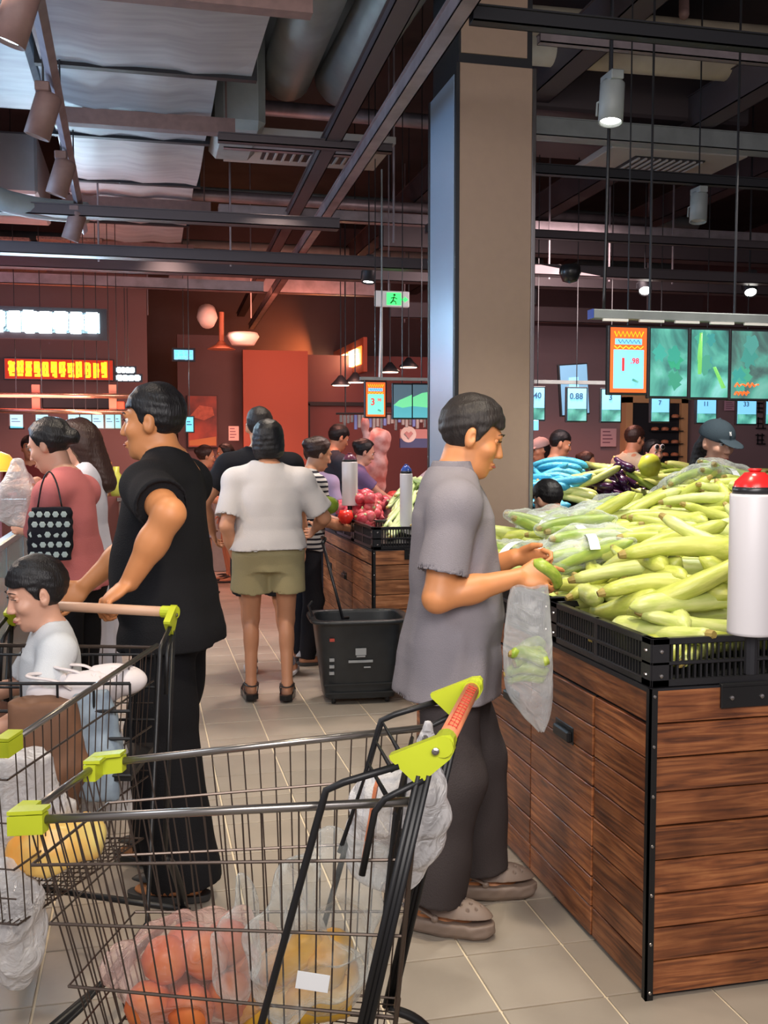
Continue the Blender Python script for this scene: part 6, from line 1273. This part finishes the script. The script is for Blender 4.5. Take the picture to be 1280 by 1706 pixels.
# man in black behind the trolley
lh = KB['ha']*.66+KB['hb']*.34+np.array((0, .045, .028))
blk = person('person', 'stout man in black T-shirt pushing the trolley, looking away', (.085, 3.46), (-.93, .36), nk=.035, armk=.93, H=1.72, vox=.006, lean=3, head=(6, -4), belly=.06, wide=1.08, hair='crew', skin='skin', detail=True,
   arms={'L': (to4(lh+np.array((.03, .06, .035))), (-.95, -.62, -.45)), 'R': ((.12, .36, .98), (1, -.5, -.4))}, hands={'L': dict(curls=[48, 52, 56, 60], n=(-.1, .1, -1), d=(-.55, .6, -.55), th=.5)},
   feet={'L': ((-.12, -.07, .085), (0, 1, 0), 4), 'R': ((.14, .10, .085), (0, 1, 0), -8)}, top=dict(m=cloth('tee_black', (.012, .012, .014), .1), hem=-.12, ease=.034, sleeve=.72, sr=.080, flare=.05, wr=.009, folds=.02), bottom=dict(m=cloth('trousers_black', (.010, .010, .012), .1), k='long', w=.030, ease=.035, wr=.010), shoes=dict(k='shoe', m=(.015, .015, .015)))
# child in the seat
cp_ = dep(70, 1075, 2.80)
child = person('person', 'small black-haired child in white T-shirt sitting in the trolley seat', (cp_[0]+.03, cp_[1], .50), (-.97, -.20), H=1.05, vox=.006, seat=.30, head=(8, -16), hair='short', skin='skin2', wide=.95, lean=2, headscale=1.28, gaze='down',
   arms={'L': ((-.30, .34, .42), (-.6, -.6, -.6)), 'R': ((.22, .36, .45), (.6, -.6, -.6))}, feet={'L': ((-.12, .40, .02), (0, 1, 1), 0), 'R': ((.12, .42, .02), (0, 1, 1), 0)}, top=dict(m=cloth('tee_white_child', (.60, .62, .64)), hem=-.07, ease=.03, sleeve=.8, sr=.085), bottom=dict(m=(.10, .045, .03), k='shorts', t=.8, r=.09), shoes='none')
# pair of white perforated clogs on the seat board
def clog(loc, rz, lab, sc=1.0, rx=0):
    s_ = tag(empty('clog', tuple(loc), rz, None, sc), lab, 'clog'); s_.rotation_euler.x = rx; Sf = Fld((-.09, -.14, -.01), (.09, .24, .17), .005)
    Sf.ell((0, .080, .058), (.060, .120, .060), None, 0); Sf.ell((0, -.03, .050), (.055, .095, .050), None, .03); Sf.cone((0, -.035, .06), (0, -.05, .2), .040, .055, .01, 's')
    for hx, hy in ((0, .155), (-.022, .14), (.022, .14), (-.036, .115), (.036, .115), (-.013, .12), (.013, .12), (0, .095), (-.028, .09), (.028, .09)):
        zt = .058+.060*math.sqrt(max(0, 1-(hx/.060)**2-((hy-.080)/.120)**2)); Sf.ell((hx, hy, zt), (.006, .006, .012), None, .001, 's')
    Sf.build('upper', mat('clog_white', (.66, .60, .60), .5), s_); MB().tube(curve_pts([(-.054, .02, .07), (-.052, -.03, .10), (-.030, -.10, .11), (0, -.115, .11), (.030, -.10, .11), (.052, -.03, .10), (.054, .02, .07)], 5), .011, 8, sy=.45).build('heel_strap', bpy.data.materials['clog_white'], s_, True); return s_
q = dep(150, 1142, 2.66); clog(q+np.array((-.0, 0, -.03)), math.radians(-100), 'upper white perforated clog in the trolley seat', .74); q = dep(110, 1178, 2.62); clog(q, math.radians(-88), 'lower white perforated clog in the trolley seat', .78)
# woman in pink with tote
pk = person('person', 'woman with pinned-up hair in pink blouse reaching over the cold counter', (-.31, 4.75), (-.92, .38), H=1.62, fem=True, lean=6, head=(4, -24), hair='lowbun', skin='skin2', vox=.0075, wide=1.05,
   arms={'L': (to4(dep(52, 812, 4.50)), (-.05, -.35, -1)), 'R': (to4(dep(62, 802, 4.68)), (.1, -.3, -1))}, hands={'L': dict(curl=20, n=(0, 0, -1), d=(.1, 1, .05)), 'R': dict(curl=20, n=(0, 0, -1), d=(-.1, 1, .05))}, top=dict(m=cloth('blouse_pink', (.56, .17, .17)), hem=-.05, ease=.04, sleeve=.85, sr=.088, flare=.10, wr=.008, name='blouse'), bottom=dict(m=(.012, .012, .014), k='long', w=.02, ease=.02), shoes=dict(k='shoe', m=(.02, .02, .02)))
tp_ = dep(84, 885, 4.28); tote = tag(empty('tote_bag', tuple(tp_)), 'black tote bag with pale flower print at the pink woman\'s side', 'bag'); tote.rotation_euler.z = math.radians(-10)
Q = Fld((-.12, -.07, -.14), (.12, .07, .13), .007); Q.stack((0, 0, 0), np.eye(3), [(-.12, 0, .085, .035), (0, 0, .092, .04), (.10, 0, .080, .018)], 0, p=3.5); Q.noise(.004, 30, (1, 1, 1), 1); Q.build('bag_body', cloth('tote_black', (.014, .014, .02)), tote)
fl_ = MB()
for i in range(5):
    for j in range(5):
        x, z = -.066+i*.033+(.012 if j % 2 else 0), -.095+j*.042; fl_.lathe([(0, .003), (.012, .002), (.014, 0)], 6, (x, -.044+abs(x)*.12, z), rotm('x', 90))
fl_.build('flower_print', mat('print_pale', (.42, .50, .48), .8), tote, kind='stuff'); MB().tube(curve_pts([(-.05, 0, .10), (-.03, .0, .20), (0, 0, .25), (.03, 0, .20), (.05, 0, .10)], 4), .008, 6, sy=.4).build('strap', M['plast'], tote, True)
# woman in white dress behind her
wd = person('person', 'long-haired woman in a white dress behind the pink blouse', (-.30, 5.55), (-.95, .2), H=1.63, fem=True, head=(0, -16), hair='long', hairm='hairb', skin='skin2', vox=.009,
   arms={'L': ((-.14, .26, 1.10), (-.3, -1, -.6)), 'R': ((.14, .28, 1.12), (.3, -1, -.6))}, top=dict(m=cloth('dress_white', (.58, .58, .66)), hem=-.10, ease=.028, sleeve=.45, sr=.082, wr=.008, name='dress_top'), bottom=dict(m=bpy.data.materials['dress_white'], k='skirt', len=.72, flare=.04, name='dress_skirt'), shoes=dict(k='shoe', m=(.5, .5, .5)))
st_ = person('person', 'stall worker in dark red clothes behind the food counter', (-1.05, 10.15), (.1, -1), H=1.58, vox=.012, hair='short', skin='skin3', top=dict(m=(.20, .04, .04)), bottom=dict(m=(.05, .03, .03), k='long'), shoes=dict(k='shoe'))
# woman in white T-shirt and khaki shorts
wo = person('person', 'bob-haired woman in white T-shirt and khaki shorts seen from behind', (.70, 5.93), (.10, 1), H=1.63, fem=True, wide=1.20, hair='bob', skin='skin3', vox=.0075, head=(-3, -6), headscale=1.06,
   arms={'R': ((.30, .30, 1.02), (.8, -.9, -.5)), 'L': ((-.20, .05, .86), (-.5, -1, 0))}, hands={'R': dict(curl=30)}, feet={'L': ((-.115, .0, .10), (0, 1, 0), 8), 'R': ((.105, -.05, .10), (0, 1, 0), -6)},
   top=dict(m=cloth('tee_white', (.60, .57, .56)), hem=-.01, ease=.042, sleeve=.80, sr=.092, flare=.03, wr=.007, folds=.02), bottom=dict(m=cloth('shorts_khaki', (.36, .31, .17)), k='shorts', t=.55, r=.125, ease=.032, wr=.007, name='shorts'), shoes=dict(k='sandal'))
mb_ = person('person', 'man in black T-shirt and black shorts just beyond the white T-shirt woman', (.72, 6.55), (.05, 1), H=1.73, wide=1.06, hair='crew', hairm='hairg', skin='skin3', vox=.009, head=(0, -5), arms={'L': ((-.30, .12, .92), (-1, -1, 0))}, feet={'R': ((.17, -.06, .10), (0, 1, 0), -18), 'L': ((-.06, .1, .085), (0, 1, 0), 0)},
   top=dict(m=cloth('tee_black2', (.015, .015, .018)), hem=-.08, ease=.03), bottom=dict(m=cloth('shorts_black', (.02, .02, .022)), k='shorts', t=.9), shoes=dict(k='shoe', m=(.10, .11, .14), sole=(.5, .5, .52)))
sw = person('person', 'woman in black and white striped top holding a green papaya', (1.06, 6.90), (.85, .15), H=1.56, fem=True, wide=1.1, hair='bun', hairm='hairb', skin='skin3', vox=.008, head=(0, -22), lean=6, gaze='down',
   arms={'R': ((.10, .34, 1.0), (.4, -1, -.6)), 'L': ((-.06, .36, 1.04), (-.5, -1, -.6))}, top=dict(m=cloth('striped', (.6, .58, .56)), hem=-.08, ease=.03), bottom=dict(m=(.02, .02, .025), k='long'), shoes=dict(k='shoe', m=(.45, .45, .47), sole=(.05, .05, .05)))
nt = bpy.data.materials['striped'].node_tree; wv_ = nt.nodes.new('ShaderNodeTexWave'); wv_.bands_direction = 'Z'; wv_.inputs['Scale'].default_value = 9; wv_.inputs['Distortion'].default_value = .6; tc_ = nt.nodes.new('ShaderNodeTexCoord'); nt.links.new(tc_.outputs['Object'], wv_.inputs['Vector']); rp_ = nt.nodes.new('ShaderNodeValToRGB'); rp_.color_ramp.interpolation = 'CONSTANT'; rp_.color_ramp.elements[1].position = .4; rp_.color_ramp.elements[0].color = (.02, .02, .03, 1); rp_.color_ramp.elements[1].color = (.6, .58, .56, 1); nt.links.new(wv_.outputs[0], rp_.inputs[0]); nt.links.new(rp_.outputs[0], nt.nodes['Principled BSDF'].inputs['Base Color'])
pp = dep(547, 842, 6.2); Q = Fld(pp-.12, pp+.12, .007); Q.ell(pp, (.066, .05, .055), None, 0); Q.ell(pp+np.array((-.04, 0, .01)), (.04, .035, .04), None, .03); tag(Q.build('papaya', mat('papaya', (.22, .32, .03), .35, noise=.2, ns=14)), 'round green papaya held by the striped-top woman', 'papaya')
# people at the meat stalls
person('person', 'man in charcoal T-shirt standing at the meat stall', (pl(556, 800, 1, 9.7)[0], 9.7), (.9, .2), H=1.70, hair='short', skin='skin3', vox=.010, head=(0, -22), arms={'R': ((.12, .34, 1.08), (.4, -1, -.5)), 'L': ((-.1, .34, 1.08), (-.4, -1, -.5))}, top=dict(m=cloth('tee_slate', (.045, .05, .065)), hem=-.1, ease=.03), bottom=dict(m=(.02, .02, .025), k='long'), shoes=dict(k='shoe'))
person('person', 'figure in pale lilac clothes half hidden beyond the striped woman', (pl(522, 800, 1, 8.1)[0], 8.1), (.3, 1), H=1.52, hair='short', fem=True, skin='skin3', vox=.012, top=dict(m=(.42, .34, .50), hem=-.2), bottom=dict(m=(.03, .03, .04), k='long'), shoes=dict(k='shoe'))
person('person', 'woman in purple top with hair clip working at the meat stall', (pl(598, 800, 1, 9.0)[0], 9.0), (.95, -.1), H=1.56, hair='bun', fem=True, skin='skin2', vox=.010, head=(0, -24), arms={'R': ((.12, .42, 1.02), (.4, -1, -.6)), 'L': ((-.1, .42, 1.05), (-.4, -1, -.6))}, top=dict(m=cloth('tee_purple', (.20, .14, .28)), hem=-.1, ease=.028), bottom=dict(m=(.05, .06, .10), k='long'), shoes=dict(k='shoe'))
person('person', 'bending woman in white top behind the long luffas', (pl(670, 800, 1, 8.3)[0], 8.3), (.9, -.3), H=1.60, hair='bun', fem=True, skin='skin3', vox=.010, lean=38, head=(0, -34), arms={'R': ((.14, .66, .95), (.4, -1, -.6)), 'L': ((-.1, .60, .98), (-.4, -1, -.6))}, top=dict(m=cloth('tee_pinkwhite', (.60, .50, .52)), hem=-.1, ease=.04), bottom=dict(m=(.05, .05, .07), k='long'), shoes=dict(k='shoe'))
person('person', 'woman with brown bun in white top, far down the aisle beside the red partition', (pl(338, 800, 1, 10.5)[0], 10.5), (1, 0.1), H=1.50, hair='bun', hairm='hairb', fem=True, skin='skin3', vox=.011, head=(0, -12), arms={'R': ((.12, .34, 1.02), (.4, -1, -.6)), 'L': ((-.1, .34, 1.05), (-.4, -1, -.6))}, top=dict(m=(.58, .50, .50)), bottom=dict(m=(.3, .3, .36), k='shorts'), shoes=dict(k='shoe'))
person('person', 'bespectacled person in dark top facing the white-topped woman far away', (pl(380, 800, 1, 11.3)[0], 11.3), (-1, -.1), H=1.52, hair='lowbun', fem=True, skin='skin3', vox=.011, head=(0, -10), top=dict(m=(.02, .02, .025)), bottom=dict(m=(.3, .2, .2), k='shorts'), shoes=dict(k='shoe'))
# people behind the greens
person('person', 'small dark-haired child whose head shows above the bagged cucumbers', (pl(925, 835, 1, 5.25)[0], 5.25), (-.4, .9), H=1.29, hair='thin', skin='skin2', vox=.009, head=(0, -30), wide=.85, headscale=1.22, top=dict(m=(.3, .15, .15)), bottom=dict(m=(.03, .03, .05), k='shorts'), shoes=dict(k='shoe'))
cw = person('person', 'woman in dark grey baseball cap and long black hair behind the gourds', (pl(1186, 750, 1, 5.35)[0], 5.35), (.25, -1), H=1.625, hair='cap', fem=True, skin='skin2', vox=.0065, head=(-4, -14), detail=True, headscale=1.1, top=dict(m=(.10, .10, .12)), bottom=dict(m=(.03, .03, .05), k='long'), shoes=dict(k='shoe'), ht=(.045, .065, .08))
Rl = cw['Rh']; a = cw['hp'](.006, .093, .072); Rt = np.stack([(-1*Rl[:, 0]), Rl@unit((0, -.45, .89)), Rl@unit((0, .89, .45))], 1)
text('cap_emblem', 'N', .034, a+Rt[:, 2]*.004, Rt, M['white'], cw['root'], .001, .55); text('cap_emblem', 'Y', .034, a+Rt[:, 2]*.0055, Rt, M['white'], cw['root'], .001, .62)
person('person', 'balding man in pale pink shirt behind the blue netted gourds', (pl(925, 780, 1, 8.5)[0], 8.5), (.85, -.3), H=1.63, hair='thin', skin='skin3', vox=.010, head=(0, -16), top=dict(m=(.56, .36, .38), collar=False), bottom=dict(m=(.04, .04, .05), k='long'), shoes=dict(k='shoe'))
person('person', 'person in pale pink cap beside the balding man', (pl(905, 780, 1, 9.25)[0], 9.25), (-1, -.2), H=1.57, hair='cap', skin='skin3', vox=.011, fem=True, head=(0, -10), top=dict(m=(.5, .3, .34)), bottom=dict(m=(.04, .04, .05), k='long'), shoes=dict(k='shoe'), ht=(.50, .36, .34))
person('person', 'man in cream shirt beside the tan framed cabinet', (pl(1052, 760, 1, 9.1)[0], 9.1), (.95, .15), H=1.68, hair='short', hairm='hairb', skin='skin3', vox=.010, head=(0, -12), top=dict(m=(.60, .55, .40)), bottom=dict(m=(.04, .04, .05), k='long'), shoes=dict(k='shoe'))
sg_ = person('person', 'woman with white sunglasses pushed up on her hair', (pl(1086, 760, 1, 8.3)[0], 8.3), (.12, -1), H=1.545, hair='bun', fem=True, skin='skin2', vox=.009, head=(0, -8), top=dict(m=(.15, .10, .12)), bottom=dict(m=(.04, .04, .05), k='long'), shoes=dict(k='shoe'))
for s_ in (1, -1): MB().lathe([(.020, -.003), (.028, 0), (.020, .003), (.0, .002), (0, -.002)], 14, sg_['hp'](s_*.032, .086, .068), sg_['Rh']@rotm('x', -75)).build('sunglasses', M['white'] if s_ > 0 else M['white'], sg_['root'], True)
for s_ in (1, -1): MB().lathe([(0, .0035), (.021, .0035), (.021, 0)], 14, sg_['hp'](s_*.032, .087, .068), sg_['Rh']@rotm('x', -75)).build('sunglass_lens', M['plast'], sg_['root'], True)
person('person', 'dark-haired person stooping by the pink shirt man', (pl(970, 780, 1, 9.2)[0], 9.2), (.8, -.6), H=1.44, hair='bun', hairm='hairb', skin='skin3', vox=.012, fem=True, head=(0, -20), top=dict(m=(.45, .2, .2)), bottom=dict(m=(.04, .04, .05), k='long'), shoes=dict(k='shoe'))
# ---------------------------------------------------------------- cold counter at the side
co = tag(empty('cold_counter', (-.75, 4.0, 0)), 'glass-fronted refrigerated counter along the side of the aisle', 'counter')
MB().box((-1.2, -1.2, 0), (-.02, 3.6, .42), bev=.01).build('base', M['fridge'], co); MB().box((-.03, -1.2, .42), (.0, 3.6, .46), bev=.004).build('ledge', M['dark'], co)
MB().box((-.015, -1.18, .46), (-.007, 3.58, .93)).build('front_glass', M['glass'], co); MB().box((-.045, -1.2, .93), (.012, 3.6, .975), bev=.008).build('top_rail', M['steelb'], co)
MB().box((-1.2, -1.2, .60), (-.10, 3.6, .66)).build('tray_deck', M['steelb'], co)
for k in range(7): MB().box((-.030, -1.2+k*.8, .42), (-.004, -1.17+k*.8, .95)).build('mullion', M['steelb'], co)
gR = random.Random(3); pk_ = MB().box((-.09, -.07, 0), (.09, .07, .05), bev=.012).mesh('food_pack'); pk_.materials.append(mat('pack', (.30, .48, .46), .25, noise=.5, ns=16, col2=(.08, .16, .14)))
for k in range(60):
    o = bpy.data.objects.new('food_pack', pk_); COL.objects.link(o); o.location = (-.75-.16-.25*(k % 4)+gR.uniform(-.02, .02), 2.95+.31*(k//4)+gR.uniform(-.04, .04), .66+(.05 if gR.random() < 0 else 0)); o.rotation_euler.z = gR.uniform(-.3, .3); tag(o, 'film-wrapped food pack lying in the cold counter', 'food pack', 'food packs in the cold counter')
for k in range(10):
    o = bpy.data.objects.new('food_pack', pk_); COL.objects.link(o); o.location = (-.86, 3.1+.3*k, .46+.0); o.scale = (1, 1.3, 2.4); tag(o, 'tall food pack behind the counter glass', 'food pack', 'tall packs behind the counter glass')
# things at the counter: orange lamp shade, plastic bag, warm bottles
p = dep(-6, 782, 5.6); tag(MB().lathe([(.02, .10), (.07, .08), (.13, .0), (.12, -.01), (.0, .03)], 20, p).build('food_lamp', mat('lamp_amber', (.9, .4, .05), .4, emit=(1, .35, .03), es=.9), None, True), 'amber glowing food lamp shade above the counter edge', 'lamp')
lamp('POINT', tuple(p-np.array((0, 0, .12))), 6, (1, .6, .3), .08)
Q = Fld(dep(35, 835, 4.5)-.2, dep(35, 835, 4.5)+.2, .009); c_ = dep(33, 838, 4.5); Q.ell(c_+np.array((0, 0, .0)), (.10, .07, .12), None, 0); Q.cone(c_+np.array((0, 0, .05)), c_+np.array((0, 0, .17)), .06, .02, .05); Q.noise(.012, 30, (1, 1, .6), 2); tag(Q.build('produce_bag', M['filmw']), 'white translucent bag hanging from the pink woman\'s hand', 'bag')
for k, (px, w_, hh_, c3_) in enumerate(((192, .07, .26, (.45, .50, .08)), (181, .05, .30, (.3, .12, .05)), (200, .06, .14, (.75, .60, .35)), (170, .06, .12, (.8, .5, .25)))):
    p = pl(px, 800, 1, 8.95); o = MB().lathe([(w_*.8, 0), (w_, hh_*.1), (w_, hh_*.6), (w_*.4, hh_*.8), (w_*.4, hh_), (0, hh_)], 14).build('bottle', mat('bottle', c3_, .3), None, True); o.location = (p[0], 9.3, 1.05); tag(o, ['yellow-green bottle on the back food counter', 'brown bottle on the back food counter', 'short cream jar on the back food counter', 'small orange jar on the back food counter'][k], 'bottle')
lamp('POINT', (pl(190, 800, 1, 8.9)[0], 8.9, 1.7), 9, (1, .75, .5), .1)
# ---------------------------------------------------------------- bags in the trolleys
def softbag(name, c, r, m, label, cat='bag', noise=.014, fr=26, neck=None, parts=None, R=None, h=.008, seed=0):
    c = np.array(c, float); r = np.array(r, float); Q = Fld(c-r.max()*1.5-.05, c+r.max()*1.5+.08, h); Q.ell(c, r, R, 0)
    for (d, rr_) in (parts or []): Q.ell(c+np.array(d), rr_, None, .04)
    if neck is not None: Q.cone(c+np.array(neck)*.4, c+np.array(neck), min(r)*.5, .018, .05); Q.cone(c+np.array(neck), c+np.array(neck)*1.2, .018, .026, .02)
    Q.noise(noise, fr, (1, 1, 1), seed); return tag(Q.build(name, M[m]), label, cat)
def fruit_mesh(r, name): return MB().lathe([(0, -r*.95), (r*.35, -r*.95), (r*.8, -r*.6), (r, 0), (r*.85, r*.55), (r*.4, r*.92), (r*.1, r*.86), (0, r*.84)], 18).mesh(name)
A_ = KA; fl = lambda px, py, z: hgt(px, py, z)
apm = fruit_mesh(.042, 'peach'); apm.materials.append(mat('peach', (.72, .20, .05), .4, col2=(.55, .05, .02), ns=7, spec=.4)); [setattr(p_, 'use_smooth', True) for p_ in apm.polygons]
pc = fl(335, 1655, .52); gR = random.Random(4); pk2 = []
for k, (dx, dy, dz) in enumerate(((-.09, 0, 0), (-.02, -.03, 0), (.05, .0, 0), (-.05, .07, 0), (.02, .06, 0), (-.06, .02, .068), (.01, .015, .070), (.075, .06, .02), (-.02, .07, .065), (.05, .05, .072))):
    o = bpy.data.objects.new('peach', apm); COL.objects.link(o); o.location = tuple(pc+np.array((dx, dy, dz-.01))); o.rotation_euler = (gR.uniform(-1, 1), gR.uniform(-1, 1), 0); tag(o, 'red-orange peach in the pink plastic bag', 'peach', 'peaches in the pink plastic bag')
softbag('fruit_bag', pc+np.array((-.0, .03, .03)), (.155, .105, .095), 'filmp', 'pinkish clear bag full of red-orange fruit in the near trolley', noise=.014, fr=26, h=.007, seed=3)
mg = mat('mango', (.80, .48, .05), .4, col2=(.70, .30, .02), ns=6); mo, *_ = gourd_mesh(.13, .040, .06, 0, 14, 12, .8, 0, 3); mo.materials.append(mg); [setattr(p_, 'use_smooth', True) for p_ in mo.polygons]
mc = fl(505, 1668, .48)
for k, (dx, dy, dz, a) in enumerate(((-.06, 0, 0, .4), (.03, -.01, 0, .2), (-.02, .06, 0, .9), (.05, .06, 0, -.3), (-.01, .03, .062, .5), (.06, .03, .055, 1.2))):
    o = bpy.data.objects.new('mango', mo); COL.objects.link(o); o.location = tuple(mc+np.array((dx, dy, dz))); o.rotation_euler = (0, 0, a); tag(o, 'yellow mango in the clear bag beside the peaches', 'mango', 'mangoes in the clear bag')
ob = softbag('fruit_bag', mc+np.array((0, .03, .03)), (.125, .095, .075), 'film', 'clear bag of yellow mangoes with a price label', noise=.008, fr=26, neck=(.02, .02, .15), seed=5)
ctr = fl(525, 1560, .66)
o = softbag('loose_bag', fl(540, 1530, .70), (.085, .07, .12), 'film', 'crumpled clear bag puffed up above the mangoes', noise=.020, fr=30, parts=[((-.05, .0, -.08), (.07, .06, .08)), ((.03, 0, .06), (.06, .05, .07))], seed=6, h=.007)
lb = fl(528, 1590, .63); MB().box((-.026, -.001, -.014), (.026, .001, .014)).build('price_label', M['label'], o).matrix_basis = Matrix.Translation(Vector(lb-fw*.10))@Matrix.Rotation(-.25, 4, 'Z')@Matrix.Rotation(.15, 4, 'Y')
softbag('loose_bag', fl(405, 1540, .68), (.035, .03, .085), 'film', 'narrow twisted end of the pink fruit bag', noise=.014, fr=34, parts=[((-.02, 0, -.08), (.03, .03, .05))], seed=8, h=.006)
# white carrier bag on the trolley handle, gold bag, labels
cb = fl(672, 1375, .80); softbag('carrier_bag', dep(665, 1385, 1.95), (.080, .05, .115), 'filmw', 'white carrier bag hanging at the rear of the near trolley', noise=.013, fr=24, parts=[((-.06, .02, .0), (.04, .035, .10)), ((.05, 0, .03), (.045, .04, .09)), ((.055, 0, .12), (.022, .02, .08))], seed=9, h=.007)
# contents of the far trolley
bags = [('paper_bag', 78, 1265, 2.55, (.10, .07, .15), mat('kraft', (.22, .10, .05), .7, noise=.4, ns=8), 'brown crumpled bag under the child seat'), ('cloth_bag', 150, 1235, 2.6, (.06, .05, .13), mat('bluegrey_bag', (.30, .38, .46), .5, noise=.3, ns=20), 'blue-grey striped bag beside the brown bag'), ('carrier_bag', 30, 1340, 2.35, (.12, .08, .12), M['filmw'], 'large milky carrier bag low in the far trolley'), ('snack_pack', 95, 1400, 2.3, (.09, .06, .045), mat('snack', (.85, .36, .05), .35, col2=(.75, .60, .2), ns=9), 'orange snack pack lying in the far trolley'), ('carrier_bag', 175, 1260, 2.7, (.05, .05, .15), M['filmw'], 'tall white bag next to the man in black')]
for j, (nm, px, py, d_, r, m, lab) in enumerate(bags):
    c_ = dep(px, py, d_); Q = Fld(c_-np.array(r)-.05, c_+np.array(r)+.05, .009); Q.stack(c_, np.eye(3), [(-r[2], 0, r[0], r[1]), (0, 0, r[0]*1.05, r[1]*1.05), (r[2], 0, r[0]*.75, r[1]*.6)], 0, p=2.6); Q.noise(.012, 24, (1, 1, .5), j); tag(Q.build(nm, m), lab, 'bag')
softbag('carrier_bag', dep(15, 1540, 2.25), (.08, .06, .16), 'filmw', 'white bag hanging low at the photo edge by the far trolley', seed=12, noise=.014)
SC.cycles.max_bounces = 8; SC.cycles.transparent_max_bounces = 16; SC.cycles.sample_clamp_indirect = 4
